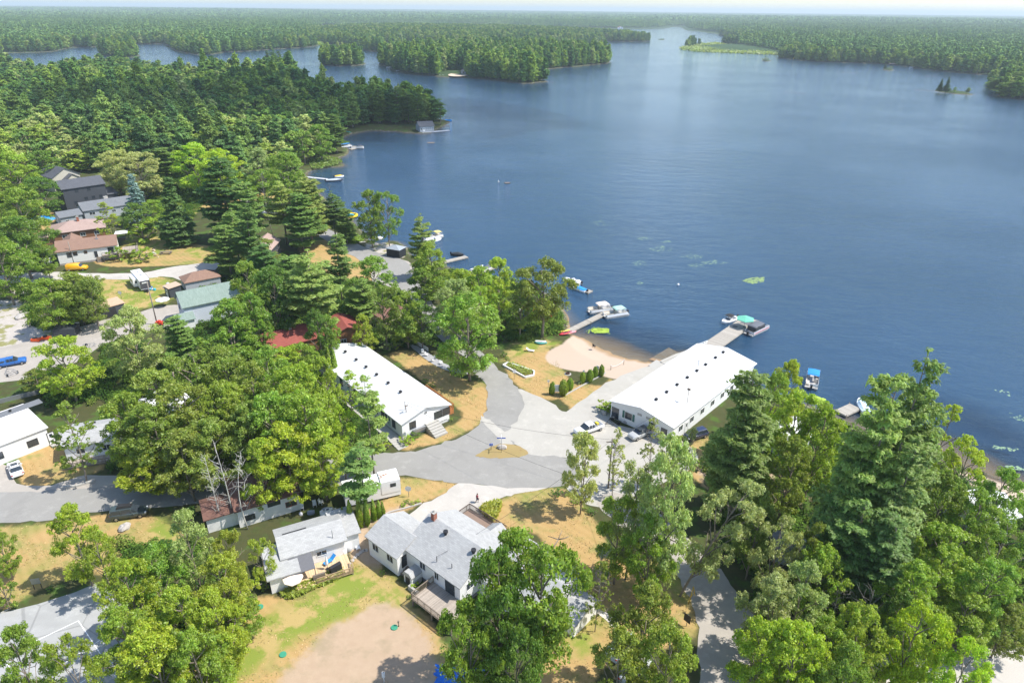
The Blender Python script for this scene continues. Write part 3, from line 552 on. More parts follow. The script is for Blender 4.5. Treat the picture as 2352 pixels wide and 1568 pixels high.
def instancer(name, pts, scl, rot, meshes, idx_, label, cat):
    """point cloud mesh whose points carry trees (stuff)"""
    n = len(pts); me = bpy.data.meshes.new(name); me.vertices.add(n); me.vertices.foreach_set('co', np.asarray(pts, np.float32).ravel())
    for nm, ty, d in (('scl', 'FLOAT_VECTOR', scl), ('rot', 'FLOAT', rot), ('pick', 'INT', idx_)):
        a = me.attributes.new(nm, ty, 'POINT'); a.data.foreach_set('vector' if ty == 'FLOAT_VECTOR' else 'value', np.asarray(d, np.int32 if ty == 'INT' else np.float32).ravel())
    o = bpy.data.objects.new(name, me); C.objects.link(o); g = bpy.data.node_groups.new(name, 'GeometryNodeTree')
    g.interface.new_socket('Geometry', in_out='INPUT', socket_type='NodeSocketGeometry'); g.interface.new_socket('Geometry', in_out='OUTPUT', socket_type='NodeSocketGeometry')
    gi, gout = g.nodes.new('NodeGroupInput'), g.nodes.new('NodeGroupOutput'); col = bpy.data.collections.new(name+'_kinds')
    for k, m in enumerate(meshes): q_ = bpy.data.objects.new('%s_kind_%02d' % (name, k), m); col.objects.link(q_)
    ci = g.nodes.new('GeometryNodeCollectionInfo'); ci.inputs[0].default_value = col; ci.inputs[1].default_value = True; ci.inputs[2].default_value = True
    mp = g.nodes.new('GeometryNodeMeshToPoints'); ip = g.nodes.new('GeometryNodeInstanceOnPoints'); ip.inputs['Pick Instance'].default_value = True
    def na(nm, ty): a = g.nodes.new('GeometryNodeInputNamedAttribute'); a.data_type = ty; a.inputs[0].default_value = nm; return a.outputs[0]
    cx = g.nodes.new('ShaderNodeCombineXYZ'); L = g.links.new; L(na('rot', 'FLOAT'), cx.inputs[2])
    L(gi.outputs[0], mp.inputs[0]); L(mp.outputs[0], ip.inputs['Points']); L(ci.outputs[0], ip.inputs['Instance']); L(na('pick', 'INT'), ip.inputs['Instance Index'])
    er = g.nodes.new('FunctionNodeEulerToRotation'); L(cx.outputs[0], er.inputs[0]); L(er.outputs[0], ip.inputs['Rotation']); L(na('scl', 'FLOAT_VECTOR'), ip.inputs['Scale']); L(ip.outputs[0], gout.inputs[0])
    md = o.modifiers.new('scatter', 'NODES'); md.node_group = g; tag(o, label, cat, kind='stuff'); return o
midc = []
for i in range(3): midc.append(joined('far_pine', pine(18, 4.4, 840+i, .1, 3, .95, .1, 0., 1., .75, 1.9), FST, BARK))
for i in range(3): midc.append(joined('far_tree', broad(13, 4.5, 10, 9, 9, .85, .1, i % 3, 0, .2, 850+i, .42), FST, BARK))
r = np.random.default_rng(33)
cc = con[rest]; n = len(rest)
instancer('forest', np.stack([x[rest], y[rest], np.full(n, 1.)], 1), np.stack([Rt[rest]/np.where(cc, 4.4, 4.5)]*2+[Ht[rest]/np.where(cc, 18, 13)], 1), r.uniform(0, 6.28, n), midc, np.where(cc, r.integers(0, 3, n), r.integers(3, 6, n)), 'unbroken green forest filling the headland behind the front trees', 'forest')
print('mid forest', n)
# islands: real trees, denser than countable
def island(name, k, s, hlo, hhi, label, ymax=1e9, pcon=.75, holes=()):
    p = POLYS[k]; lo, hi = p.min(0), p.max(0); x, y = scatter(lo[0], hi[0], lo[1], hi[1], s); m = inside(x, y, p); x, y = x[m], y[m]; d = sdf(x, y, p); m = d > 1.2
    for h in holes: q, _, _ = project_mask(x, y, [h]); m &= ~q
    x, y = x[m], y[m]; n = len(x); cc = r.uniform(size=n) < pcon; Ht = r.choice([1, 1, 1, .8, 1.22], n)*np.where(cc, r.uniform(hlo, hhi, n), r.uniform(hlo*.65, hhi*.75, n)); z = 1+0*x
    return instancer(name, np.stack([x, y, z], 1), np.stack([np.where(cc, r.uniform(.8, 1.15, n), r.uniform(.8, 1.1, n))]*2+[Ht/np.where(cc, 18, 13)], 1), r.uniform(0, 6.28, n), midc, np.where(cc, r.integers(0, 3, n), r.integers(3, 6, n)), label, 'forest')
island('island_forest', 2, 5.4, 15, 24, 'dense trees covering the large island in the middle of the lake', holes=[[(1015,165),(1068,165),(1075,182),(1000,180)]])
island('island_forest', 3, 6, 14, 20, 'small wooded island at the far left just beyond the forest', pcon=.5)
island('island_forest', 4, 5.5, 15, 21, 'small round wooded island left of the large island')
# far forest: patches of many trees
def patch(seed, W_, s, n, leaf):
    r2 = np.random.default_rng(seed); Vs, Qs = [], []; b = 0; m = int(W_/s)
    for i in range(m):
        for j in range(m):
            cn = r2.random() < .6; V, Q, mi = simple_tree(int(r2.integers(1e6)), cn, n, leaf, r2.uniform(9, 23) if cn else r2.uniform(7, 15), r2.uniform(3.4, 5.)*s/8); Q = Q[mi == 0]; V = V[:len(Q)*4]
            V = V+[(i+.5+r2.uniform(-.4, .4))*s-W_/2, (j+.5+r2.uniform(-.4, .4))*s-W_/2, 0]; Vs.append(V); Qs.append(Q+b); b += len(V)
    return fastmesh('patch', np.concatenate(Vs), np.concatenate(Qs), 4, [FARM])
fm = N('distant_foliage'); pz = geo(fm); rr_ = fm.n('ShaderNodeNewGeometry').outputs['Random Per Island']; q1 = fm.noise(pz, .009, 5, .65); q2 = fm.noise(pz, .06, 4, .7)
cc_ = fm.ramp(fm.math('MULTIPLY_ADD', q2, .45, fm.math('MULTIPLY', q1, .58)), [(.34, (.07,.16,.06)), (.46, (.12,.24,.075)), (.56, (.20,.33,.085)), (.68, (.31,.42,.13))]); kk = fm.math('MULTIPLY_ADD', rr_, .6, .7)
cc_ = fm.n('ShaderNodeMix', {0: 1., 6: cc_, 7: fm.n('ShaderNodeCombineColor', {0: kk, 1: kk, 2: kk}).outputs[0]}, data_type='RGBA', blend_type='MULTIPLY').outputs[2]
FARM = fm.surf(fm.n('ShaderNodeBsdfDiffuse', {0: cc_}).outputs[0])
PA = [patch(900+i, 48, 8, 110, 1.9) for i in range(6)]; PB = [patch(920+i, 120, 15, 34, 4.2) for i in range(5)]
def farland(name, polys, dmin, dmax, cell, meshes, zs, label, edge_):
    n = int(2*dmax/cell); gx, gy = np.meshgrid((np.arange(n)-n/2+.5)*cell, (np.arange(n//2)+.5)*cell); gx, gy = gx.ravel(), gy.ravel(); D = np.hypot(gx, gy)
    m = (D >= dmin) & (D < dmax) & (np.abs(np.arctan2(gx, gy)) < math.radians(41)); gx, gy = gx[m], gy[m]; s_ = np.full(gx.shape, -1e9)
    for k in polys: s_ = np.maximum(s_, sdf(gx, gy, POLYS[k]))
    m = s_ > edge_; gx, gy, s_ = gx[m], gy[m], s_[m]; mk, _, _ = project_mask(gx, gy, MEADOW); gx, gy, s_ = gx[~mk], gy[~mk], s_[~mk]
    z = height(gx, gy, s_)-.5; n = len(gx); print(name, n)
    f = r.uniform(.85, 1.2, n)*zs
    if n: instancer(name, np.stack([gx, gy, z], 1), np.stack([np.ones(n), np.ones(n), f], 1), r.uniform(0, 6.28, n), meshes, r.integers(0, len(meshes), n), label, 'forest')
MEADOW = [[(880,96),(895,100),(900,118),(880,118)],[(500,119),(560,108),(660,106),(740,102),(740,98),(690,100),(640,107),(505,114)],[(1560,110),(1640,98),(1700,106),(1760,112),(1797,120),(1797,126),(1700,122),(1600,118)]]
# shoreline fringe of single trees along far shores
def fringe(k, dmin, dmax, s, w0, w1, label):
    p = POLYS[k]; lo, hi = np.maximum(p.min(0), [-dmax, 0]), np.minimum(p.max(0), [dmax, dmax]); x, y = scatter(lo[0], hi[0], lo[1], hi[1], s); D = np.hypot(x, y); px_, py_, _ = Pn(x, y, 1+0*x); m = (D > dmin) & (D < dmax) & (px_ > -150) & (px_ < 2500); x, y = x[m], y[m]
    d = sdf(x, y, p); m = (d > w0) & (d < w1); x, y = x[m], y[m]; q, _, _ = project_mask(x, y, MEADOW); x, y = x[~q], y[~q]; n = len(x); cc = r.uniform(size=n) < .65; Ht = np.where(cc, r.uniform(12, 21, n), r.uniform(8, 14, n)); print('fringe', n)
    d = sdf(x, y, p); instancer('shore_forest', np.stack([x, y, height(x, y, d)-.3], 1), np.stack([np.where(cc, 1.05, 1.1)*r.uniform(.8, 1.2, n)]*2+[Ht/np.where(cc, 18, 13)], 1), r.uniform(0, 6.28, n), midc, np.where(cc, r.integers(0, 3, n), r.integers(3, 6, n)), label, 'forest')
fringe(len(POLYS)-1, 500, 2600, 7.5, 2., 60, 'tree line along the far shores of the lake')
fringe(1, 500, 3500, 8, 2., 400, 'trees covering the long low island behind the large island')
farland('distant_forest', [len(POLYS)-1], 500, 4200, 46, PA, 1., 'continuous forest rolling back from the far shore', 40)
farland('horizon_forest', [len(POLYS)-1], 4200, 21000, 115, PB, 1.25, 'hazy forest reaching the horizon', 60)
# cloud: shades the headland as in the photograph; it stands outside the haze, above the lake
cm = N('cloud_vapour'); dd = cm.n('ShaderNodeBsdfDiffuse', {0: (.95, .95, .95, 1)}).outputs[0]; tt = cm.n('ShaderNodeBsdfTransparent').outputs[0]
cmat = cm.surf(cm.n('ShaderNodeMixShader', {0: cm.math('MULTIPLY', cm.sstep(cm.noise(geo(cm), .012, 5), .25, .6), .72), 1: tt, 2: dd}).outputs[0])
# ------------------------------------------------------------ buildings
def zf(ox, oy, k): return lambda x, y: (ox+k*x, oy+k*y)
Z2 = zf(516.8,1062.3,.24414); Z3 = zf(803.9,1091,.3043); ZL = zf(689.1,775.2,.25634); ZB = zf(1033.6,545.5,.25634); ZR = zf(1320.7,602.9,.29296)
Z0 = zf(0,321.6,.25634); ZM = zf(516.8,373.2,.25634); ZW = zf(0,717.8,.31122); ZS = zf(1263.2,1004.9,.3593); ZT = zf(1722.6,746.5,.293); ZU = zf(1780,1091,.3044); ZV = zf(0,1148.4,.26769)
def frame2(A, B, z):
    a, b = G(*A, z), G(*B, z); u = (b-a); u.z = 0; return a, b, math.atan2(u.y, u.x), u.length
class House:
    """box house in its own frame: x runs along the near wall, y away from it"""
    def __init__(s, name, label, cat, A, B, w, l, ze, rise, wall, roofm, axis='y', oh=.4, hip=False, base=None, z0=0., trim=True, roof=True, group=None):
        a, b, rz, ww = frame2(A, B, GZ+ze); s.w = (w or ww)-2*oh; s.l = l-2*oh; s.ze = ze-z0
        c, sn = math.cos(rz), math.sin(rz); s.r = empty(name, (a.x+oh*c-oh*sn, a.y+oh*sn+oh*c, GZ+z0), rz); tag(s.r, label, cat, group)
        w, l, ze = s.w, s.l, s.ze; s.rise = rise; s.axis = axis; m = MB()
        if hip: m.box(0, w, 0, l, -.5, ze)
        elif axis == 'y': m.loft([[(0, y, -.5), (w, y, -.5), (w, y, ze), (w/2, y, ze+rise), (0, y, ze)] for y in (0, l)])
        elif axis == 'x': m.loft([[(x, 0, -.5), (x, l, -.5), (x, l, ze), (x, l/2, ze+rise), (x, 0, ze)] for x in (0, w)])
        else: m.loft([[(x, 0, -.5), (x, l, -.5), (x, l, ze+rise), (x, 0, ze)] for x in (0, w)])
        s.wall = m.build('wall', wall, s.r)
        if base: MB().box(-.03, w+.03, -.03, l+.03, -.6, .55).build('foundation', base, s.r)
        if roof: s.roof = s.mkroof(roofm, oh, hip)
    def mkroof(s, roofm, oh, hip):
        w, l, ze, rise = s.w, s.l, s.ze+.02, s.rise; t = .16; m = MB(); e = -oh*(rise/((w if s.axis == 'y' else l)/2))
        if hip:
            k = min(w, l)/2; e = -oh*rise/k; a = [(-oh,-oh),(w+oh,-oh),(w+oh,l+oh),(-oh,l+oh)]
            if w >= l: r1, r2 = (k, l/2), (w-k, l/2); fs = [(0,1,5,4),(1,2,5),(2,3,4,5),(3,0,4)]
            else: r1, r2 = (w/2, k), (w/2, l-k); fs = [(0,1,4),(1,2,5,4),(2,3,5),(3,0,4,5)]
            vs = [(x, y, ze+e+t) for x, y in a]+[(*r1, ze+rise+t), (*r2, ze+rise+t)]+[(x, y, ze+e) for x, y in a]
            m.add(vs, fs+[(0,6,7,1),(1,7,8,2),(2,8,9,3),(3,9,6,0),(9,8,7,6)])
        elif s.axis == 'y':
            m.loft([[(-oh, y, ze+e), (w/2, y, ze+rise), (w+oh, y, ze+e), (w+oh, y, ze+e+t), (w/2, y, ze+rise+t), (-oh, y, ze+e+t)] for y in (-oh, l+oh)])
        elif s.axis == 'x':
            m.loft([[(x, -oh, ze+e), (x, l/2, ze+rise), (x, l+oh, ze+e), (x, l+oh, ze+e+t), (x, l/2, ze+rise+t), (x, -oh, ze+e+t)] for x in (-oh, w+oh)])
        else:
            e = -oh*rise/l; m.loft([[(x, -oh, ze+e), (x, l+oh, ze+rise-e), (x, l+oh, ze+rise-e+t), (x, -oh, ze+e+t)] for x in (-oh, w+oh)])
        return m.build('roof', roofm, s.r)
    def rz_at(s, x, y):
        if s.axis == 'y': return s.ze+s.rise*(1-abs(x-s.w/2)/(s.w/2))+.18
        if s.axis == 'x': return s.ze+s.rise*(1-abs(y-s.l/2)/(s.l/2))+.18
        return s.ze+s.rise*y/s.l+.18
    def slot(s, side, t, z, w, h, dz=.05):
        """a wall-facing frame: centre, along vector, outward vector"""
        W_, L_ = s.w, s.l
        c = {'near': (t, 0), 'far': (W_-t, L_), 'left': (0, L_-t), 'right': (W_, t)}[side]
        u = {'near': (1, 0), 'far': (-1, 0), 'left': (0, -1), 'right': (0, 1)}[side]; n = {'near': (0, -1), 'far': (0, 1), 'left': (-1, 0), 'right': (1, 0)}[side]
        def f(a, o, zz): return (c[0]+u[0]*a+n[0]*o, c[1]+u[1]*a+n[1]*o, z+zz)
        return f
    def bx(s, m, f, a0, a1, o0, o1, z0, z1, mi=0):
        vs = [f(a, o, z) for z in (z0, z1) for o in (o1, o0) for a in (a0, a1)]
        m.add(vs, [(0,2,3,1),(4,5,7,6),(0,1,5,4),(1,3,7,5),(3,2,6,7),(2,0,4,6)], mi)
    def window(s, side, t, z, w=1.2, h=1.1, trim=None, mull=1, glass=None):
        f = s.slot(side, t, z, w, h); m = MB(); q = .08
        s.bx(m, f, -w/2-q, w/2+q, .002, .05, h/2, h/2+q); s.bx(m, f, -w/2-q, w/2+q, .002, .07, -h/2-q, -h/2); s.bx(m, f, -w/2-q, -w/2, .002, .05, -h/2, h/2); s.bx(m, f, w/2, w/2+q, .002, .05, -h/2, h/2)
        for k in range(mull): x = -w/2+w*(k+1)/(mull+1); s.bx(m, f, x-.03, x+.03, .002, .045, -h/2, h/2)
        o = m.build('window', trim or TRIM, s.r); g = MB(); s.bx(g, f, -w/2, w/2, .001, .02, -h/2, h/2); g.build('pane', glass or GLASS, o); return o
    def door(s, side, t, z0=0., w=.95, h=2.05, mat=None, trim=None):
        f = s.slot(side, t, z0, w, h); m = MB(); s.bx(m, f, -w/2, w/2, .002, .04, 0, h); o = m.build('door', mat or TRIM, s.r)
        g = MB(); s.bx(g, f, -w/2-.1, -w/2, .002, .06, 0, h+.1); s.bx(g, f, w/2, w/2+.1, .002, .06, 0, h+.1); s.bx(g, f, -w/2, w/2, .002, .06, h, h+.1); g.build('door_frame', trim or TRIM, o)
        k = MB(); s.bx(k, f, w/2-.16, w/2-.1, .04, .09, .95, 1.02); k.build('handle', GREYM, o)
        g = MB(); s.bx(g, f, -w/4, w/4, .04, .045, h*.55, h*.88); g.build('door_pane', GLASS, o); return o
    def vent(s, x, y, r=.28, h=.4):
        z = s.rz_at(x, y); m = MB(); m.box(x-r*.75, x+r*.75, y-r*.75, y+r*.75, z-.15, z+h*.55); m.box(x-r, x+r, y-r, y+r, z+h*.55, z+h*.8); m.prism([(x-r*.8, y-r*.8), (x+r*.8, y-r*.8), (x+r*.8, y+r*.8), (x-r*.8, y+r*.8)], z+h*.8, z+h)
        return m.build('roof_vent', BLACKM, s.r)
    def chimney(s, x, y, w=.6, h=1.3, mat=None):
        z = s.rz_at(x, y); m = MB().box(x-w/2, x+w/2, y-w/2, y+w/2, z-.8, z+h); o = m.build('chimney', mat or BRICK, s.r)
        MB().box(x-w/2-.06, x+w/2+.06, y-w/2-.06, y+w/2+.06, z+h, z+h+.1).tube([(x, y, z+h+.1), (x, y, z+h+.4)], .12, 8).build('chimney_cap', CONC, o); return o
BRICK = (lambda m: m.surf(m.P(m.n('ShaderNodeTexBrick', {'Vector': objc(m), 'Color1': (.36,.12,.07,1), 'Color2': (.28,.09,.05,1), 'Mortar': (.4,.36,.32,1), 'Scale': 4.}).outputs[0], .9)))(N('red_brick'))
MEMB = membrane('white_roof_membrane', (.64,.64,.63), (.47,.455,.42)); SH_W = shingle('pale_grey_shingles', (.46,.46,.45), (.33,.33,.325)); SH_G = shingle('green_shingles', (.27,.34,.30), (.20,.265,.23)); SH_B = shingle('brown_shingles', (.30,.19,.14), (.24,.15,.115))
SH_P = shingle('pinkish_shingles', (.42,.31,.27), (.35,.25,.22)); SH_S = shingle('slate_shingles', (.12,.125,.14), (.085,.09,.105)); SH_D = shingle('grey_shingles', (.20,.21,.225), (.15,.16,.17)); SH_R = shingle('red_shingles', (.33,.10,.08), (.26,.075,.06)); SH_U = shingle('dark_brown_shingles', (.20,.11,.085), (.15,.08,.065))
BLOCK = plain('concrete_block', (.48,.48,.47), .9); DARKW = siding('charcoal_siding', (.065,.07,.08)); GREYW = siding('grey_siding', (.38,.40,.42)); BROWNW = siding('brown_wood_siding', (.25,.12,.06)); YELW = siding('cream_siding', (.62,.57,.36)); TAN = siding('tan_siding', (.55,.52,.46))
def railing(pts, h, mat, parent, name='railing', step=.28, closed=False, th=.045, z=0.):
    m = MB()
    for a, b in zip(pts[:-1], pts[1:]):
        a, b = Vector(a), Vector(b); L = (b-a).length; n = max(1, int(L/step)); d = (b-a).normalized(); u = Vector((0, 0, 1))
        for zz, t in ((h, .07), (.12, .05)): m.tube([a+u*zz, b+u*zz], t, 4, 0, False)
        for k in range(n+1): p = a.lerp(b, k/n); m.tube([p, p+u*h], .035 if k % 6 else .06, 4, 0, False)
    return m.build(name, mat, parent)
def deck(label, A, B, w, l, z, mat, rails=(), name='deck', th=.15, cat='deck', posts=True, railm=None, h=1.0, railpts=None):
    a, b, rz, ww = frame2(A, B, GZ+z); w = w or ww; r = empty(name, (a.x, a.y, GZ), rz); tag(r, label, cat)
    MB().box(0, w, 0, l, z-th, z).build('deck_floor', mat, r)
    if posts:
        for px in (.1, w/2, w-.1):
            for py in (.1, l-.1): MB().box(px-.07, px+.07, py-.07, py+.07, -.4, z-th).build('post', OLDWOOD, r)
    c = {'n': [(0,0,z),(w,0,z)], 'r': [(w,0,z),(w,l,z)], 'f': [(0,l,z),(w,l,z)], 'l': [(0,0,z),(0,l,z)]}
    for k in rails: railing(c[k], h, railm or mat, r)
    for q in (railpts or []): railing(q, h, railm or mat, r)
    return r
def stairs(label, A, B, w, n, z, run, mat, name='steps', cat='steps', down=True):
    """top edge A-B at height z; steps go down toward the viewer side (-y)"""
    a, b, rz, ww = frame2(A, B, GZ+z); m = MB(); w = w or ww; hh = z/n
    for k in range(n): m.box(0, w, -(k+1)*run, -k*run, -.2, z-hh*(k+.5))
    o = m.build(name, mat, None, (a.x, a.y, GZ), rz); return tag(o, label, cat)

# left white lodge
H1 = House('lodge', 'long white lodge with a row of black roof vents, left of the curving road', 'lodge', (921,976.4), (1037.7,929), None, 33.4, 3.5, 1.45, WHITE, MEMB, base=BLOCK)
for i, y in enumerate((7.2, 11.6, 15.9, 20, 24, 28.6)): H1.vent(H1.w/2-.7, y, .26, .42)
for t, w in ((2.2, 1.2), (7.7, 1.6), (9.5, 1.5)): H1.window('near', t, 2.3, w, 1.35, DARKTRIM)
H1.window('near', 6.6, .35, 1.5, .45); H1.window('near', 8.9, .45, 1.3, .45)
for t in (19.4, 23.5, 27.5): H1.window('left', H1.l-(H1.l-t)+0*t, 2.2, 1.1, 1.5, DARKTRIM)
for t in (29.8, 26., 15.5, 10): H1.window('left', t, 2.1, 1.0, 1.6, DARKTRIM)
for t in (28.3, 21.5, 13): H1.door('left', t, .9, mat=plain('pale_green_door', (.45,.58,.52), .5))
for t in (4, 8, 12.5, 17, 22, 27): H1.window('right', t, 2.1, 1.5, 1.2, TRIM)
MB().box(H1.w/2-.25, H1.w/2+.25, -.06, -.01, 3.6, 4.0).build('gable_vent', GREYM, H1.r)
MB().tube([(2.0, 1.6, H1.rz_at(2, 1.6)-.3), (2.0, 1.6, H1.rz_at(2, 1.6)+1.5)], .06).tube([(2.3, 2.4, 3.6), (2.3, 2.4, 6)], .05).box(1.8, 2.4, 1.5, 1.7, 5.5, 5.6).build('service_mast', OLDWOOD, H1.r)
MB().box(2.0, 4.9, -.5, -.1, .75, 1.35).build('mailbox_bank', GREYM, H1.r); MB().tube([(2.2,-.3,0),(2.2,-.3,.8)], .04).tube([(4.7,-.3,0),(4.7,-.3,.8)], .04).build('mailbox_stand', BLACKM, H1.r)
MB().box(-.08, .0, -.05, H1.l, 3.28, 3.4).build('gutter', TRIM, H1.r)
m = MB(); m.loft([[(.75+r_*math.cos(a), -.25-d_, 1.9+r_*math.sin(a)) for a in [i*.524 for i in range(12)]] for r_, d_ in ((.1, 0), (.3, .08), (.42, .18))], 0, True); m.build('dish', WPLAST, H1.r)
o = MB(); n_ = 6
for k in range(n_): o.box(6.3, 9.0, -.55*(k+1), -.55*k, -.1, 1.55-.24*k)
o = o.build('concrete_steps', CONC, None, H1.r.location, H1.r.rotation_euler.z); o.location = H1.r.matrix_basis @ Vector((-1.6, -.05, 0)); tag(o, 'pale concrete steps below the gable wall of the left lodge', 'steps')
o = MB().box(-2.3, -.25, 1.5, 26, -.1, .55)
for k in range(5): o.box(-2.3, -.25, 1.5-.75*(k+1), 1.5-.75*k, -.1, .5-.1*k)
o = o.build('walkway', CONC, None, H1.r.location, H1.r.rotation_euler.z); tag(o, 'raised concrete walkway with broad steps along the shaded side of the left lodge', 'walkway')
H1d = empty('deck', H1.r.matrix_basis @ Vector((H1.w+.05, 1.5, 0)), H1.r.rotation_euler.z); tag(H1d, 'long reddish cedar deck with railing on the sunny side of the left lodge', 'deck')
MB().box(0, 2.1, 0, 9, .95, 1.1).build('deck_floor', REDWOOD, H1d)
railing([(0,0,1.1),(2.1,0,1.1),(2.1,9,1.1),(0,9,1.1)], 1.05, REDWOOD, H1d, step=.3)
for x_, y_ in ((2., .1), (2., 4.5), (2., 8.9)): MB().box(x_-.08, x_+.08, y_-.08, y_+.08, -.3, .95).build('post', REDWOOD, H1d)
MB().box(0, 2.0, -.03, 0, .1, .95).build('deck_skirt', REDWOOD, H1d)
for k, y_ in enumerate((14.5, 18.5, 22.5)):
    e = empty('planter_box', H1.r.matrix_basis @ Vector((H1.w+.6, y_, 0)), H1.r.rotation_euler.z); tag(e, ('red flowers in a wooden planter nearest the cedar deck', 'red flowers in a wooden planter halfway along the sunny wall of the left lodge', 'red flowers in a wooden planter near the far end of the left lodge')[k], 'planter')
    MB().box(-.3, .5, -.9, .9, 0, .5).build('box', OLDWOOD, e)
    v, q = clusters(np.array([[.1, yy, .75] for yy in (-.6, 0, .6)]), np.array([[.4, .4, .3]]*3), 40, .18); f = bpy.data.objects.new('flowers', fastmesh('flowers', v, q, 4, [plain('red_flowers', (.55,.06,.03), .7)])); C.objects.link(f); f.parent = e
# right white lodge by the dock
H2 = House('lodge', 'long white lodge with eight black roof vents beside the boat dock', 'lodge', (1398,921), (1547.7,985), None, 33.6, 3.5, 1.25, WHITE, MEMB, base=None)
for y in (5.2, 8.9, 12.7, 16.6, 20.4, 24, 28.2, 31.6): H2.vent(H2.w/2+.5, y-1.2, .27, .42)
H2.window('near', 3.9, 1.9, 1.5, 1.4, TRIM, 0)
for dx in (-1.1, 1.1): f = H2.slot('near', 3.9+dx, 1.9, 0, 0); m = MB(); H2.bx(m, f, -.22, .22, .002, .04, -.75, .75); m.build('shutter', plain('green_shutter', (.06,.16,.13), .6), H2.r)
H2.window('near', 8.9, 1.9, 1.1, 1.3, DARKTRIM, 0); H2.window('near', 11.4, 1.9, 1.1, 1.1, DARKTRIM, 0)
m = MB(); f = H2.slot('near', 1.0, 0, 0, 0); H2.bx(m, f, -.8, .8, .002, .02, .1, 2.5); m.build('garage_opening', GLASS, H2.r)
for t in (6.2, 8.0): f = H2.slot('near', t, 3.2, 0, 0); m = MB(); H2.bx(m, f, -.45, .45, .002, .05, -.22, .22); m.build('gable_vent', GREYM, H2.r)
for t in (3, 7, 11, 15, 19, 23, 27): H2.window('right', t, 1.9, 1.3, 1.1, TRIM)
for t in (3, 9, 15, 21, 27): H2.window('left', t, 1.9, 1.3, 1.1, TRIM)
H2.door('right', 5.2, .1)
MB().tube([(11.2, 8, 3.3), (11.2, 8, 7.2)], .06).box(10.9, 11.5, 7.9, 8.1, 6.9, 7.3).tube([(11.2, 8, 6), (9.6, 8.6, 5)], .03).build('service_mast', OLDWOOD, H2.r)
MB().tube([(6.5, 20.5, 4.6), (6.5, 20.5, 6.6)], .05).tube([(6.1, 20.5, 6.5), (6.9, 20.5, 6.5)], .04).build('antenna', GREYM, H2.r)
# main shingled house, foreground
H3 = House('house', 'large white house with pale grey shingle roof, brick chimney and two decks, bottom centre', 'house', Z3(385,540), Z3(755,805), 11.2, 10.4, 3.9, 2.3, WHITE, SH_W, 'x', base=plain('grey_foundation', (.22,.21,.21), .9))
H3.chimney(.9, H3.l/2-.2, .6, 1.1)
for x_ in (4.0, 9.2): H3.r and MB().tube([(x_, H3.l/2-1.0, H3.rz_at(x_, H3.l/2-1)-.2), (x_, H3.l/2-1, H3.rz_at(x_, H3.l/2-1)+.35)], .2, 10).tube([(x_, H3.l/2-1, H3.rz_at(x_, H3.l/2-1)+.35), (x_, H3.l/2-1, H3.rz_at(x_, H3.l/2-1)+.6)], .33, 10).build('roof_vent', BLACKM, H3.r)
for t, w in ((3.4, 1.0), (6.1, .7)): H3.window('near', t, 2.7, w, 1.15)
H3.door('near', 8.6, 1.25, 1.8, 2.1, GLASS)
for x_, y_ in ((5.6, .6), (8.0, 1.0)): MB().tube([(x_, y_, 3.5), (x_, y_, 5.3)], .05).tube([(x_-.3, y_, 4.2), (x_+.2, y_, 4.2)], .04).build('roof_mast', BLACKM, H3.r)
for t in (3.5,): H3.window('far', t, 2.6, 1.2, 1.1)
for t in (1.8,): H3.window('right', t, 2.6, 1.2, 1.1)
def sub(h, name, label, x0, y0, w, l, ze, rise, axis, wall=WHITE, roofm=SH_W, oh=.35, z0=0.):
    """a wing in the parent's frame, its wall and roof parts of the same house"""
    s = House.__new__(House); s.w, s.l, s.ze, s.rise, s.axis = w, l, ze, rise, axis
    s.r = h.r; n0 = set(bpy.data.objects)
    m = MB()
    if axis == 'y': m.loft([[(0, y, -.5), (w, y, -.5), (w, y, ze), (w/2, y, ze+rise), (0, y, ze)] for y in (0, l)])
    elif axis == 'x': m.loft([[(x, 0, -.5), (x, l, -.5), (x, l, ze), (x, l/2, ze+rise), (x, 0, ze)] for x in (0, w)])
    else: m.loft([[(x, 0, -.5), (x, l, -.5), (x, l, ze+rise), (x, 0, ze)] for x in (0, w)])
    o = m.build('wing_wall', wall, h.r); o.location = (x0, y0, z0); s.off = (x0, y0, z0); rf = s.mkroof(roofm, oh, False); rf.location = (x0, y0, z0); rf.name = 'wing_roof'; return s
S3a = sub(H3, '', '', -5.9, -1.7, 6.1, 6.4, 3.4, 1.4, 'x')
for nm, f_ in (('near', (1.5, 4.6)), ('left', (1.6,))):
    for t in f_: o = S3a.window(nm, t, 2.2, 1.2, 1.1); o.location = S3a.off
o = S3a.door('right', 1.15, .9, mat=DARKTRIM); o.location = S3a.off
S3b = sub(H3, '', '', 10.4, 3.4, 10.4, 9.2, 3.2, 1.6, 'x', STUCCO)
S3c = sub(H3, '', '', 5.2, 9.2, 2.6, 2.6, 3.0, .8, 'y')
for t in (2, 5, 8): o = S3b.window('near', t, 1.8, 1.2, 1.1, plain('rust_trim', (.35,.16,.1), .7)); o.location = S3b.off
S3d = sub(H3, '', '', 20.8, 6., 3.2, 4.8, 2.2, .8, 'x', STUCCO)
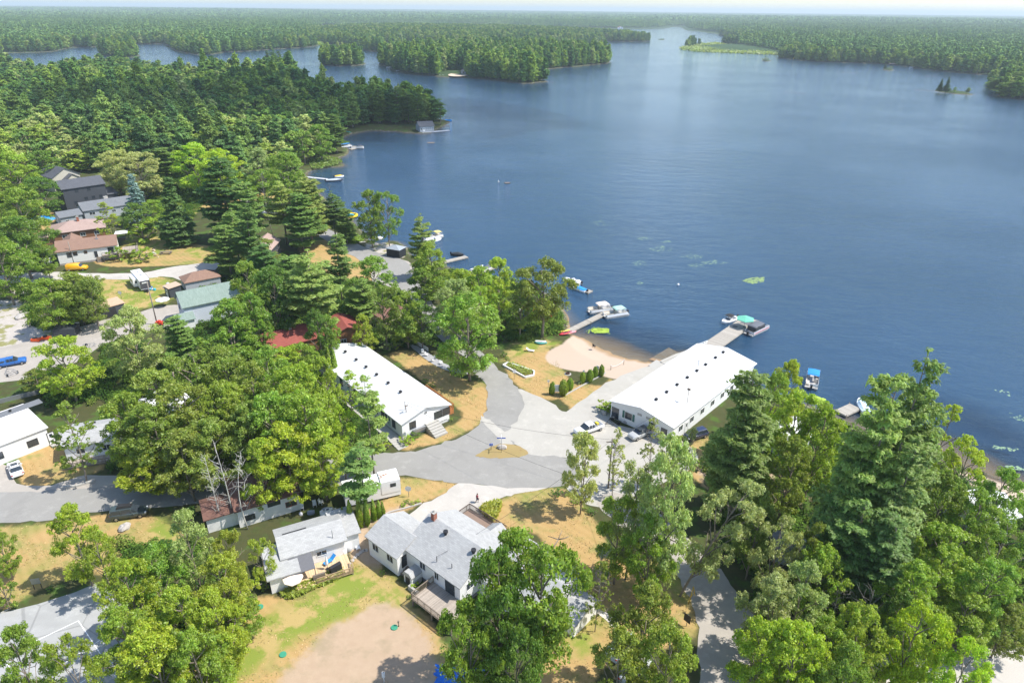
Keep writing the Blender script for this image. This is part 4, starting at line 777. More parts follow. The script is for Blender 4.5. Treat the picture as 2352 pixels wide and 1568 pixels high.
# cellar hatch
e = empty('cellar_entrance', H3.r.matrix_basis @ Vector((1.5, -1.75, 0)), H3.r.rotation_euler.z); tag(e, 'small hooded cellar entrance with grey shingles against the foreground house', 'entrance')
MB().box(0, 1.6, 0, 1.7, -.2, 1.5).build('hatch_wall', WHITE, e); MB().loft([[(-.15, y, 1.5), (.3, y, 2.05), (1.2, y, 2.15), (1.75, y, 1.6), (1.75, y, 1.45), (-.15, y, 1.4)] for y in (-.15, 1.75)]).build('hatch_roof', SH_W, e); MB().box(.3, 1.2, -.03, -.003, 0, 1.4).build('hatch_door', DARKTRIM, e)
m = MB()
for k in range(4): m.box(-1.6, -.15, -.45*(k+1)-.1, -.45*k-.1, -.1, .9-.2*k)
o = m.build('stone_steps', OLDWOOD, None, H3.r.matrix_basis @ Vector((1.1, .6, 0)), H3.r.rotation_euler.z); tag(o, 'grey steps up to the side door of the foreground house', 'steps')
m = MB().box(0, 3.6, 0, .3, 0, .7).box(0, .3, .3, 2.2, 0, .7); tag(m.build('planter_wall', CONC, None, H3.r.matrix_basis @ Vector((3.0, -2.4, 0)), H3.r.rotation_euler.z), 'low block planter wall beside the lower deck of the foreground house', 'planter')
# decks of the main house
d1 = empty('deck', H3.r.matrix_basis @ Vector((5.5, -3.9, 0)), H3.r.rotation_euler.z); tag(d1, 'weathered raised deck with picket railing at the front of the foreground house', 'deck')
MB().box(0, 7.2, 0, 3.85, 1.15, 1.3).build('deck_floor', WOOD, d1); railing([(0,3.8,1.3),(0,0,1.3),(7.2,0,1.3),(7.2,3.8,1.3)], 1.0, OLDWOOD, d1, step=.2)
for x_ in (.1, 3.6, 7.1): MB().box(x_-.08, x_+.08, .05, .2, -.2, 1.15).build('post', OLDWOOD, d1)
d2 = empty('deck', H3.r.matrix_basis @ Vector((-.9, 9.7, 0)), H3.r.rotation_euler.z); tag(d2, 'dark railed deck behind the foreground house beside the gravel drive', 'deck')
MB().box(0, 5.6, 0, 3.6, 1.45, 1.6).build('deck_floor', plain('brown_deck', (.24,.17,.13), .8), d2); railing([(0,.2,1.6),(0,3.6,1.6),(7.4,3.6,1.6)], 1.0, plain('dark_rail', (.10,.07,.055), .7), d2, step=.22); MB().box(5.6, 7.4, 3.2, 3.6, 1.45, 1.6).build('deck_walk', OLDWOOD, d2)
for x_ in (.1, 2.9, 7.3): MB().box(x_-.08, x_+.08, 3.4, 3.55, -.2, 1.45).build('post', OLDWOOD, d2)
# cottage with deck
H4 = House('cottage', 'small white cottage with patched grey shingle roof left of the foreground house', 'cottage', Z2(520,920), Z2(980,780), 9.0, 6.6, 3.1, 1.1, WHITE, SH_W, 'x')
H4.window('near', 5.0, 1.9, 1.3, .7); H4.door('near', 2.9, .5, mat=plain('dark_red_door', (.16,.05,.04), .6)); H4.window('right', 3, 1.9, 1.1, .9); H4.window('far', 3, 1.9, 1.1, .9)
S4 = sub(H4, '', '', -2.2, -2.6, 3.6, 5.2, 2.5, .6, 's'); S4b = sub(H4, '', '', 7.4, .9, 3.0, 5.0, 2.8, .5, 's')
MB().tube([(6.8, .5, 3.3), (6.8, .5, 4.9)], .05).build('roof_mast', GREYM, H4.r)
MB().box(.6, 3.8, H4.l/2+.1, H4.l/2+.3, H4.rz_at(1, H4.l/2+.2)-.1, H4.rz_at(1, H4.l/2+.2)+.08).build('roof_batten', BLACKM, H4.r)
d4 = empty('deck', H4.r.matrix_basis @ Vector((.9, -3.9, 0)), H4.r.rotation_euler.z); tag(d4, 'blond wooden deck with slatted rail in front of the small white cottage', 'deck')
BLOND = planks('blond_deck', (.60,.44,.27), .15); MB().box(0, 7.4, 0, 3.85, .35, .5).build('deck_floor', BLOND, d4); railing([(2.6,0,.5),(7.4,0,.5),(7.6,1.6,.5)], .85, plain('slat_wood', (.36,.25,.15), .8), d4, step=.14)
for x_ in (.1, 3.6, 7.3): MB().box(x_-.08, x_+.08, .05, .2, -.2, .35).build('post', OLDWOOD, d4)
e = empty('awning', H4.r.matrix_basis @ Vector((.5, -3.0, 0)), H4.r.rotation_euler.z); tag(e, 'dark grey flat canopy over the corner of the blond deck', 'canopy')
MB().loft([[(x, 0, 2.35), (x, 3.0, 2.95), (x, 3.0, 3.03), (x, 0, 2.43)] for x in (0, 3.1)]).build('canopy_top', plain('charcoal_felt', (.14,.14,.15), .9), e)
for x_, y_ in ((.1,.1),(3.0,.1),(.1,2.9),(3.,2.9)): MB().box(x_-.05, x_+.05, y_-.05, y_+.05, -.2, 2.3 if y_ < 1 else 2.9).build('post', OLDWOOD, e)
# brown-roofed house left of the cottage
H5 = House('house', 'white stucco house with dark brown roof half hidden under trees, left of the small cottage', 'house', Z2(85,470), Z2(640,305), 9.6, 9.6, 3.3, 1.7, STUCCO, SH_U, 'x')
H5.window('near', 1.6, 1.4, 1.3, .8, DARKTRIM); H5.window('near', 5.2, 2.5, 1.7, .55, DARKTRIM); H5.window('near', 7.6, 1.6, 1.5, .8, plain('red_brown_trim', (.22,.07,.06), .6)); H5.window('right', 4, 1.8, 1.2, 1); H5.vent(4, 6.2, .2, .5)
H5b = sub(H5, '', '', -4.2, 1.0, 5., 4.6, 2.6, .9, 'x', STUCCO, SH_U)
# far-left low white building and its neighbour
H6 = House('motel', 'low white flat building with stained white roof at the left edge', 'building', (-75,1053), (111,982), None, 11.2, 3.5, .35, STUCCO, membrane('stained_membrane', (.78,.77,.75), (.42,.35,.30)), 's', .3)
for t, w in ((8.7, 1.5),): H6.window('near', t, 1.7, w, 1.1, DARKTRIM)
H6.door('near', 11.5, .35, .95, 2., TRIM, DARKTRIM); H6.window('near', 13.7, 1.8, 2.0, 1.5, DARKTRIM, 0, plain('pale_panel', (.55,.57,.58), .5)); H6.window('near', 3.5, 1.7, 1.5, 1.1, DARKTRIM)
m = MB(); zz = .35*.8; m.add([(-.3, 8.6, 3.85), (13.9, 8.6, 3.85), (13.9, 10.6, 3.92), (-.3, 10.6, 3.92)], [(0,1,2,3)]); m.v = [(x, y, H6.rz_at(x, y)+.03) for x, y, z in m.v]; m.build('roof_strip', SH_D, H6.r)
H6.vent(9, 9.6, .2, .4); H6.vent(6, 8.2, .2, .3)
o = MB().box(10.9, 12.6, -1.3, -.02, -.2, .35).build('door_step', CONC, H6.r)
H7 = House('cottage', 'white cottage with pale grey shingles and a low porch beside the left edge building', 'cottage', ZW(440,1000), ZW(770,950), 8.2, 7.6, 3.2, 1.2, WHITE, SH_W, 'x'); H7.window('near', 2.3, 1.8, 1.2, 1.); H7.window('near', 6.2, 1.8, 1.2, 1.); H7.window('right', 3.5, 1.8, 1.2, 1.); H7.vent(4, 4.8, .2, .3)
d = empty('porch', H7.r.matrix_basis @ Vector((-.3, -2.3, 0)), H7.r.rotation_euler.z); tag(d, 'low grey wooden porch in front of the cottage beside the left edge building', 'porch'); MB().box(0, 8, 0, 2.2, .3, .42).build('deck_floor', WOOD, d); railing([(.1,2.,.42),(.1,.05,.42),(8,.05,.42)], .6, OLDWOOD, d, step=.5); MB().box(0, 8, -.02, .0, 0, .3).build('deck_skirt', OLDWOOD, d)
# white house inside the thicket
H8 = House('house', 'white house barely visible through the olive trees in the thicket', 'house', (370,960), (450,925), None, 10, 3.2, 1.4, WHITE, MEMB, 'x'); H8.window('near', 3, 1.8, 1.2, 1.); H8.door('near', 5.5, .2)
# green-roofed house
H9 = House('house', 'tall pale blue house with green shingle roof among trees on the left', 'house', Z0(1560,1415), Z0(1640,1520), 7.6, 13.8, 5.0, 2.6, siding('pale_blue_siding', (.58,.63,.70)), SH_G, 'y', .4)
H9.window('near', 2.2, 3.6, .9, 1.1, DARKTRIM); H9.window('near', 5.2, 1.7, 1., 1.2, TRIM); H9.door('near', 3.6, .1, mat=WPLAST); H9.window('left', 9, 3.2, 1.1, 1.1, DARKTRIM)
H9b = sub(H9, '', '', 5.8, -2.2, 3.6, 3.6, 2.7, 1.0, 'y', WHITE, SH_G)
H10 = House('shed', 'dark grey shed with hipped brown roof beside the green-roofed house', 'shed', Z0(1600,1225), Z0(1640,1275), 6.2, 9.6, 2.7, 1.5, GREYW, SH_B, 'y', .3, True); H10.window('near', 3, 1.7, 1.2, .9); H10.window('left', 3, 1.7, 1., .8)
H11 = House('shed', 'dark lean-to shed with flat tan roof behind the open parasol', 'shed', Z0(1455,1310), Z0(1530,1350), 3.4, 3.6, 2.6, .2, DARKW, plain('tan_roof', (.50,.38,.28), .9), 's', .25); H11.door('near', 1.2, .05, .8, 1.9)
H12 = House('shed', 'open-fronted shed with rusty tan roof beside the lawn with the camper', 'shed', Z0(900,1520), Z0(1120,1460), None, 4.6, 2.6, .3, DARKW, plain('rusty_tan_roof', (.52,.36,.25), .9, 0, .25, 1.5), 's', .2)
MB().box(.5, 3.2, -.03, -.003, .1, 2.1).build('opening', BLACKM, H12.r)
# white cottage with deck, top left
H13 = House('cottage', 'white raised cottage with brown shingle roof and side deck, upper left', 'cottage', Z0(490,1010), Z0(1055,942), None, 11.5, 4.2, 1.7, STUCCO, SH_B, 'x', .4, base=plain('rubble_stone', (.34,.31,.28), .95, 0., .5, 3.))
H13.window('near', 3.0, 2.9, 1.2, 1.3, DARKTRIM); H13.window('near', 4.5, 3.1, 1., 1., DARKTRIM); H13.window('near', 7.2, 3.2, .7, .7, DARKTRIM); H13.window('near', 13.8, 2.9, 1.4, 1.6, DARKTRIM); H13.door('near', 9.7, 1.2, .9, 1.9, DARKTRIM); H13.window('right', 5, 2.9, 1.4, 1.2)
S13 = sub(H13, '', '', 1.2, 5.2, 4.6, 8.2, 4.2, 1.5, 'y', STUCCO, SH_B)
m = MB(); z_ = H13.rz_at(10.6, 4.); m.tube([(10.6, 4, z_-.2), (10.6, 4, z_+1.2)], .1, 8).box(10.2, 11., 3.7, 4.3, z_-.1, z_+.1).build('flue_pipe', GREYM, H13.r)
d = empty('deck', H13.r.matrix_basis @ Vector((9.5, -2.0, 0)), H13.r.rotation_euler.z); tag(d, 'raised grey deck wrapping the corner of the upper-left white cottage', 'deck'); MB().box(1.8, 8, 0, 1.95, 1.75, 1.9).box(7.2, 11.5, 1.95, 7, 1.75, 1.9).build('deck_floor', WOOD, d); railing([(1.8,0,1.9),(11.4,0,1.9),(11.4,7,1.9)], .95, OLDWOOD, d, step=.35); MB().box(8, 11.5, 0, 1.95, 1.75, 1.9).build('deck_corner', WOOD, d)
for x_, y_ in ((2, .1), (5, .1), (8, .1), (11.3, .1), (11.3, 3.5), (11.3, 6.8)): MB().box(x_-.07, x_+.07, y_-.07, y_+.07, -.3, 1.75).build('post', OLDWOOD, d)
m = MB()
for k in range(6): m.box(.2, 1.5, -.3*(k+1)+1.9, -.3*k+1.9, -.1, 1.25-.2*k)
m.build('stairs', OLDWOOD, d)
H14 = House('house', 'brown wooden house with broad pinkish hip roof behind the upper-left white cottage', 'house', Z0(455,842), Z0(900,785), 15.6, 11.5, 3.6, 1.9, BROWNW, SH_P, 'x', .6, True)
H14.chimney(7.6, 4.5, .7, 1.4); H14.window('near', 3, 2., 1.4, 1.); H14.window('near', 8, 2., 1.4, 1.); H14.window('near', 12, 2., 1.4, 1., TRIM)
H14b = sub(H14, '', '', -4.6, .6, 4.6, 4.2, 2.4, .3, 's', BROWNW, SH_P, .3)
H15 = House('house', 'long grey house with grey shingle roof and pale chimney, upper left', 'house', Z0(740,640), Z0(1165,575), 17.5, 9.8, 3.6, 2., GREYW, SH_D, 'x'); H15.window('near', 2.5, 2.3, 1.8, 1.); H15.window('near', 9.5, 2.1, 1.2, .9); H15.window('near', 12.5, 2.1, 1.2, .9); H15.chimney(9., 5.6, 1.3, .9, plain('pale_stone_chimney', (.55,.5,.44), .9))
H16 = House('garage', 'small grey garage with gabled grey roof below the long grey house', 'garage', Z0(530,702), Z0(745,665), None, 7.2, 3., 1.3, GREYW, SH_D, 'x'); H16.window('near', 2., 1.5, 1., .8); H16.door('left', 2.5, .05)
H17 = House('house', 'tall dark charcoal two-storey house with slate roof, upper left', 'house', Z0(545,447), Z0(948,390), None, 10.5, 8.7, 2.2, DARKW, SH_S, 'x'); 
for t, z_ in ((4.5, 7.4), (8.6, 7.5), (3.4, 3.3), (7, 4.3), (9.5, 4.3), (12, 4.3)): H17.window('near', t, z_, 1., .9, DARKTRIM)
H17b = sub(H17, '', '', 14.5, 1., 3.6, 7, 4.2, 1., 's', DARKW, SH_S)
H18 = House('house', 'beige gabled house with dark slate roof behind the charcoal house', 'house', Z0(460,345), Z0(725,300), None, 13, 6.4, 3.1, siding('beige_siding', (.52,.49,.41)), SH_S, 'y'); S18 = sub(H18, '', '', 3.8, -2.4, 6., 4., 5.2, 1.9, 'y', siding('beige_siding', (0,0,0)), SH_S); H18.window('near', 5.6, 5., 1.2, 1.2)
# red-roofed house in the trees
H19 = House('house', 'low house with faded red roof under the trees above the left lodge', 'house', (612,806), (690,786), 18, 9.5, 3.2, 1.7, BROWNW, SH_R, 'x'); H19.chimney(6.5, 4, .5, .5, WPLAST); H19.window('near', 4, 1.8, 1.3, 1.)
H20 = House('house', 'house with bright red roof seen between trees, right of the low red-roofed house', 'house', ZM(925,1575), ZM(1110,1540), 9, 9, 3.4, 1.7, BROWNW, SH_R, 'y'); H20.window('near', 3, 1.8, 1.2, 1.)
H21 = House('cottage', 'cream cottage with dark red roof tucked under trees near the road bend', 'cottage', ZM(1170,1385), ZM(1270,1400), 8, 9, 3.2, 1.6, YELW, SH_U, 'y'); H21.window('near', 4, 1.7, 1.1, 1.); H21.window('near', 6.5, 1.7, 1.1, 1.)
H22 = House('house', 'house with reddish brown roof and white gable window hidden by pines above the green roof', 'house', ZM(170,800), ZM(400,800), None, 12, 4., 2., DARKW, SH_P, 'y'); H22.window('near', 2.2, 3.2, 1.2, 1.1); H22.window('near', 4.2, 3.4, 1.2, 1.)
# boathouse on the point
H23 = House('boathouse', 'small grey boathouse with white door on the rocky point', 'boathouse', (963,291), (999,289), None, 10, 3.2, 2.2, GREYW, SH_S, 'x', .5); H23.window('near', 5.5, 1.6, 3.8, 1.4, TRIM, 2, plain('grey_shutter_panel', (.34,.36,.38), .6)); H23.door('near', 2.6, .05, 1., 2.1); H23.window('near', 1., 1.6, .8, 1.4)
# right side hidden buildings
H24 = House('house', 'white building glimpsed between the pines below the blue-canopied boat', 'house', (1800,1020), (1870,1002), None, 8, 3.4, 1.4, WHITE, MEMB, 'x'); H24.window('near', 3, 1.8, 1.3, 1.)
H25 = House('house', 'white house seen through the trees at the right edge near the beach', 'house', (2262,1205), (2340,1188), 7, 7, 3.4, 1.5, WHITE, MEMB, 'x'); H25.window('near', 3, 1.8, 1.3, 1.)
H26 = House('shed', 'small shed with pointed blue-grey roof among the trees right of the leaning trunk', 'shed', ZU(-20,560), ZU(150,600), 4.5, 4.5, 2.4, 1.5, WHITE, SH_D, 'x', .3, True)
# black gazebo
def gazebo(label, A, B, l, h, rise, roofm, name='gazebo', body=True, base=0.):
    a, b, rz, w = frame2(A, B, GZ); r = empty(name, a, rz); tag(r, label, 'gazebo')
    for x_, y_ in ((.06,.06),(w-.06,.06),(.06,l-.06),(w-.06,l-.06)): MB().box(x_-.06, x_+.06, y_-.06, y_+.06, base-.1, base+h).build('post', BLACKM, r)
    m = MB(); m.add([(-.25,-.25,base+h),(w+.25,-.25,base+h),(w+.25,l+.25,base+h),(-.25,l+.25,base+h),(w/2,l/2,base+h+rise)], [(0,1,4),(1,2,4),(2,3,4),(3,0,4),(3,2,1,0)]).build('gazebo_roof', roofm, r)
    if body: m = MB(); m.box(.12, w-.12, .03, .06, base, base+h).box(.03, .06, .12, l-.12, base, base+h).box(w-.06, w-.03, .12, l-.12, base, base+h).box(.12, w-.12, l-.06, l-.03, base, base+h).box(0, w, 0, l, base-.1, base-.001).build('screen', plain('black_mesh_screen', (.02,.022,.025), .6), r)
    return r
gazebo('black screened gazebo with grey hipped roof by the shore', ZM(1450,840), ZM(1565,860), 3.6, 2.6, 1., plain('grey_gazebo_roof', (.30,.33,.36), .6))
e = gazebo('white-topped canopy standing on the side deck of the upper-left cottage', Z0(1060,960), Z0(1160,950), 3.2, 2.4, .5, WPLAST, 'canopy', False, 1.9); e['category'] = 'canopy'; MB().box(.4, 2.6, .5, 1.4, 1.95, 2.7).build('table', BLACKM, e)
# ------------------------------------------------------------ trees one can tell apart
T_ = [
# --- bottom left
('m1',150,1165,1345,120,'y','bright yellow-green tree between the dry lawn and the pale court'),
('o1',215,1225,1385,95,'g','leafy tree right of the bright yellow-green one by the court'),
('m0',15,1440,1660,120,'m','tree in the bottom left corner spreading over the court'),
('o0',130,1455,1690,110,'g','tree at the bottom edge with the court showing through it'),
('m2',282,1292,1490,140,'y','tree at the right edge of the pale court, upper one'),
('m0',268,1395,1590,150,'g','tree at the right edge of the pale court, lower one'),
('m3',340,1260,1440,140,'m','tree between the parked minivan and the pale court'),
('o2',415,1170,1400,115,'w','pale green tree just right of the dark minivan'),
('m1',400,1350,1570,160,'y','yellow-green tree in the middle of the bottom left grove'),
('m4',330,1440,1650,175,'y','yellow-green tree at the bottom edge of the bottom left grove'),
('m2',500,1280,1465,130,'r','tree with orange-tinged leaves left of the small white cottage'),
('o1',515,1215,1400,90,'r','slim tree with orange tips below the dark brown roof'),
('m3',480,1365,1560,140,'y','rounded tree on the right side of the bottom left grove'),
('m0',430,1450,1640,150,'g','tree at the lower right end of the bottom left grove'),
('h1',555,1345,1410,85,'y','bushy shrub beside the lawn left of the small cottage deck'),
('m4',545,1370,1470,90,'g','low tree at the corner of the lawn left of the small cottage'),
('o0',590,1235,1350,70,'r','light tree leaning over the left end of the small white cottage'),
('h1',-5,1340,1400,60,'k','dark shrub at the left edge above the court'),
('m2',-15,1220,1330,70,'m','tree cut by the left edge beside the dry lawn'),
# --- left thicket
('m0',130,772,925,125,'y','bright green maple beside the driveway with the blue pickup'),
('o2',75,850,900,80,'k','low bush growing below the blue pickup'),
('m3',285,708,880,138,'w','pale green tree standing left of the grey utility pole'),
('p0',400,725,850,85,'p','soft blue-green pine between the pale tree and the white wall of the green-roofed house'),
('h1',385,850,920,110,'k','bush below the pale green tree on the left'),
('t0',140,925,1108,100,'m','slender tree rising in front of the left edge white building'),
('m1',345,850,1045,185,'o',None),('o0',430,805,1010,170,'o',None),('m3',505,800,990,150,'o',None),('m0',280,900,1080,130,'g',None),('o1',420,880,1080,170,'o',None),('m2',335,935,1110,170,'o',None),
('m4',505,880,1080,150,'g',None),('o2',570,830,1030,120,'o',None),('m0',480,960,1130,150,'o',None),('m1',410,990,1150,140,'k',None),('m3',560,930,1110,120,'k',None),
('m1',330,1038,1135,150,'y','broad bright green tree hanging over the road above the dark minivan'),
('m2',610,800,975,120,'m','green tree above the thicket left of the far end of the left lodge'),
('m0',665,840,1050,150,'y','bright tree touching the lower left side of the left lodge roof'),
('m1',740,820,980,90,'y','yellow-green tree covering the far left corner of the left lodge'),
('m4',620,905,1110,160,'m',None),('m3',700,905,1120,160,'g',None),('m0',650,980,1160,150,'y',None),('m2',730,985,1150,130,'y',None),('o1',775,935,1100,90,'y',None),('m1',590,1010,1180,110,'y',None),
('b0',838,868,1092,80,'P','thin pine standing against the white roof of the left lodge'),
('b0',822,1025,1195,100,'p','sparse feathery pine rising over the old motorhome'),
('t1',798,850,950,60,'y','small slender tree in front of the left lodge roof'),
('c0',751,800,870,22,'c','tall narrow cedar at the far left corner of the left lodge, left of a pair'),('c1',763,803,880,22,'c','tall narrow cedar at the far left corner of the left lodge, right of a pair'),
# --- centre left band
('m1',520,690,850,150,'m','large round tree in front of the green-shingled roof'),
('m3',575,672,830,80,'m','tree to the right of the green-shingled roof'),
('m0',650,798,900,100,'y',None),('m2',690,790,890,80,'g','bright maple between the two red roofs'),('m3',722,712,860,75,'d','dark tree in front of the red roof'),
('m2',748,725,850,62,'m','tree covering the middle of the red roofs'),('p0',600,560,715,100,'q','tall dark pine left of the gap below the pinkish roof'),('p1',705,575,780,130,'P','feathery pine in the middle band above the red roofs'),('p2',655,590,725,100,'p','pine behind the red roofs, left of the feathery one'),
('p3',770,540,690,70,'p','small pine beside the grey driveway near the gazebo'),('m1',560,600,760,100,'m','broadleaf tree standing behind the right end of the green roof'),('m4',620,610,790,110,'d','dark broadleaf tree between pines above the red roof'),
('o0',600,545,640,90,'k','olive tree beside the pinkish roof with the white gable window'),('m2',812,640,745,70,'m','green tree right of the feathery pine'),('m4',855,588,720,95,'m','rounded tree standing below the black gazebo'),
('p1',830,640,760,80,'p','pine behind the rounded tree near the gazebo'),('o1',880,655,800,105,'o','olive tree above the far end of the left lodge'),('m3',930,670,800,90,'g','green tree beside the olive tree above the left lodge'),
('m0',965,690,800,80,'d','dark tree along the lane above the left lodge lawn'),('m1',832,722,825,60,'y','young yellow tree behind the far end of the left lodge'),
('m2',1075,680,875,175,'m','great round maple over the lawn where the road curves'),('m0',1040,640,790,110,'w',None),('o2',1100,610,775,110,'g','tall light green tree behind the great round maple'),('m4',1060,620,760,110,'y',None),('m1',1145,592,735,95,'y','bright tree with upright leaf tufts by the marina'),
('a1',1250,602,775,160,'k','wide dark oak shading the lawn beside the beach'),('o1',1195,650,780,90,'k','olive-toned tree touching the left side of the wide oak'),
('m3',985,560,690,95,'g','light green tree on the shore below the pontoon with the yellow top'),('p1',965,492,640,60,'P','pine tip rising above the light green tree on the shore'),('m4',975,610,700,90,'m','green tree at the foot of the shore pine'),
('m2',845,438,570,75,'m','left half of a leafy pair of trees by the water near the red kayak'),('o0',885,432,568,75,'m','right, more open half of a leafy pair of trees by the water'),
('p0',700,410,560,110,'P','tall white pine left of the shore road'),('p2',680,445,575,90,'p','second tall pine close to the white pine by the shore road'),('p1',760,440,550,60,'q','dark pine by the water beside the orange road sign'),('p0',790,480,560,60,'p','low pine next to the yellow and blue inflatable'),
('p3',640,420,560,80,'P','pine left of the tall white pine by the shore road'),
('s0',300,402,520,55,'B','pale blue spruce beside the long grey house'),('s1',385,410,560,80,'q','dark green spruce between the blue spruce and the tall pine'),('p0',500,362,555,130,'q','very large dark pine in front of the bright yellow tree'),
('p2',560,420,570,90,'p','pine between the large dark pine and the bare tree'),('p1',530,480,610,90,'p',None),('p2',510,520,640,80,'p','pine beside the small cedar at the end of the pale driveway'),('p0',560,470,640,80,'q',None),
('m1',440,330,450,120,'v','bright yellow-green tree in front of the dark forest'),('m2',500,345,460,110,'v','right part of the bright yellow-green trees in front of the dark forest'),('m0',255,345,450,110,'w','silvery white-green poplar behind the charcoal house'),('m3',310,350,460,110,'w','pale green tree beside the silvery poplar'),
('p2',370,340,440,80,'p','dark pine between the silvery poplar and the bright yellow trees'),('m1',590,340,440,80,'w','pale tree right of the bright yellow-green trees'),('m4',650,350,470,110,'m',None),('m0',600,390,500,90,'m',None),('p0',660,340,440,70,'p',None),
('m2',305,468,550,75,'d','dark tree in front of the long grey house'),('t0',238,465,560,55,'y','slender light tree standing before the pinkish hip roof'),('m3',345,460,520,60,'g','small green tree right of the blue spruce'),
('m4',82,405,500,92,'d','dark round tree left of the charcoal house'),('m0',30,430,560,110,'m',None),('m1',30,500,640,150,'d','large dark tree left of the white raised cottage'),('m2',90,555,640,55,'m','tree touching the left wall of the white raised cottage'),('m4',-20,540,700,130,'m',None),('m3',15,350,470,110,'g',None),('m0',90,345,430,80,'m',None),
('m2',160,628,745,125,'k','bushy olive tree in front of the yellow van'),('m0',105,640,765,100,'m','green tree left of the bushy olive tree by the van'),('m4',195,640,755,80,'o','tree at the edge of the lawn with the camper'),
('h1',265,570,600,40,'g','low green bush beside the stairs of the white raised cottage'),('h1',320,572,600,55,'g','low green bush beneath the deck of the white raised cottage'),
# --- right lodge / right side
('m1',1820,830,1010,90,'y','tall light green tree with two tops near the blue-canopied boat'),('m2',1790,860,1050,90,'m',None),
('p0',1738,852,1190,165,'p','broad pine in front of the far side of the right lodge'),('p1',1695,950,1200,110,'P','lower pine to the left of the broad pine near the right lodge'),
('m3',1840,900,1120,120,'y',None),('m0',1900,930,1150,130,'y','yellow-green tree between the two great pine groups'),('m4',1830,1000,1200,120,'k',None),
('p1',2135,805,1290,150,'p','tallest pine on the right, rising above the water'),('p2',2055,868,1340,165,'P','great pine left of and below the tallest pine on the right'),('p0',2112,1010,1370,160,'P',None),('p3',1990,1020,1330,150,'p',None),
('p1',1990,1150,1400,150,'p','pine at the heart of the right-hand grove'),('p2',2060,1190,1440,150,'q',None),
('t1',2190,930,1180,90,'y','thin yellow-green tree leaning toward the water on the right'),('o1',2235,1005,1210,110,'y','yellow-green tree nearest the lake at the right'),('m4',2180,1080,1300,140,'k',None),('m0',2260,1130,1330,130,'m',None),('m2',2320,1080,1270,110,'m','tree at the right edge above the hidden white house'),('o0',2330,1200,1400,130,'m',None),
('m0',2190,1210,1420,160,'g',None),('m3',2290,1290,1480,140,'m',None),('m1',2120,1300,1500,150,'g',None),('m2',2240,1370,1510,140,'g',None),('m4',2330,1390,1510,110,'k',None),('m1',2080,1360,1530,110,'d',None),
('a0',2130,1400,1640,160,'v','fresh lime-green tree at the lower right beside the pale driveway'),('o1',2240,1480,1720,150,'v','lime-green tree overlapping the pale driveway at the bottom right'),
('m2',1990,1400,1620,150,'g',None),('m3',1920,1440,1640,150,'g',None),('o2',1860,1290,1520,140,'w','pale silvery tree right of the lower road'),('m1',1790,1330,1540,150,'w','broad pale tree at the bend of the lower road'),('m0',1770,1430,1640,150,'y','yellow-green tree at the bottom right of the lower road'),('m4',1850,1440,1680,170,'y',None),('m3',1960,1490,1720,150,'m',None),
('o0',1800,1190,1400,120,'w','pale open-crowned tree above the small blue-grey shed roof'),('m2',1900,1260,1440,130,'g',None),('o1',1880,1200,1400,90,'k',None),
('o2',1755,1130,1330,110,'k','olive tree behind the leaning trunk near the lower road'),
# --- bottom centre/right
('m4',1345,990,1180,90,'w','light green tree beside the white pickup'),('t0',1420,985,1140,50,'w','thin sapling in front of the small silver car'),('t1',1505,960,1120,60,'w','thin young tree before the near wall of the right lodge'),('t0',1560,1000,1130,60,'y','short young tree near the corner of the right lodge'),
('o0',1465,1062,1330,120,'w','tall pale ash tree left of the road leading to the bottom edge'),('m2',1550,1008,1370,150,'w','largest pale ash tree in front of the right lodge'),('m3',1430,1140,1340,120,'g','green tree left of the pale ash trees'),('m1',1500,1180,1390,120,'g',None),('t1',1590,985,1180,70,'w','slim pale tree beside the largest ash'),
('o1',1650,1110,1380,160,'w','leafy tree leaning over the lower road'),
('a0',1240,1215,1590,270,'m','huge chestnut-leaved tree covering the foreground house'),('a1',1145,1275,1640,185,'d','dark drooping tree overlapping the front of the foreground house'),('a0',1080,1390,1680,170,'m','lower drooping tree beside the blue tarpaulin'),('a1',1190,1420,1700,150,'d',None),
('m1',1500,1350,1600,170,'o','olive-green tree left of the lower road near the black sign'),('o2',1430,1440,1680,150,'o','open olive tree over the parked cars at the bottom'),('m3',1540,1440,1690,150,'g','tree at the bottom edge beside the lower road'),('t1',1380,1290,1450,70,'k','small half-bare tree between the chestnut tree and the olive tree'),
]
GT = {}
for row in T_:
    key, tx, ty, by, w, col, lab = row; grp = None
    if lab is None:
        if by < 700 and tx < 140: lab, grp = 'broadleaf tree among others crowding the left edge beside the cottages', 'trees crowding the left edge by the cottages'
        elif tx < 600 and ty > 780: lab, grp = 'olive-green tree in the dense thicket left of the left lodge', 'trees of the thicket left of the lodge'
        elif tx < 800 and ty > 780: lab, grp = 'bright green tree in the thicket between the brown roof and the left lodge', 'trees between the brown roof and the lodge'
        elif tx < 750: lab, grp = 'tree among those between the cottages and the shore road', 'trees between the cottages and the shore road'
        elif tx < 1200 and ty < 800: lab, grp = 'leafy tree in the clump beside the great round maple', 'trees beside the great round maple'
        elif tx < 1300: lab, grp = 'dark drooping tree at the bottom edge beside the huge chestnut-leaved tree', 'drooping trees at the bottom edge'
        elif tx < 1700: lab, grp = 'green tree under the pale ash trees', 'trees under the pale ashes'
        elif key[0] == 'p': lab, grp = 'pine in the right-hand grove below the great pines', 'pines of the right-hand grove'
        elif ty < 1100 and tx < 1960: lab, grp = 'broadleaf tree in the gap between the pines beside the right lodge', 'broadleaf trees beside the right lodge'
        else: lab, grp = 'broadleaf tree in the dense grove at the lower right', 'broadleaf trees of the lower right grove'
    lean = None
    if 'leaning over the lower road' in lab:
        pass
    GT.setdefault(grp, []).append((tx, TR(key, tx, ty, by, w, col, lab, grp)))
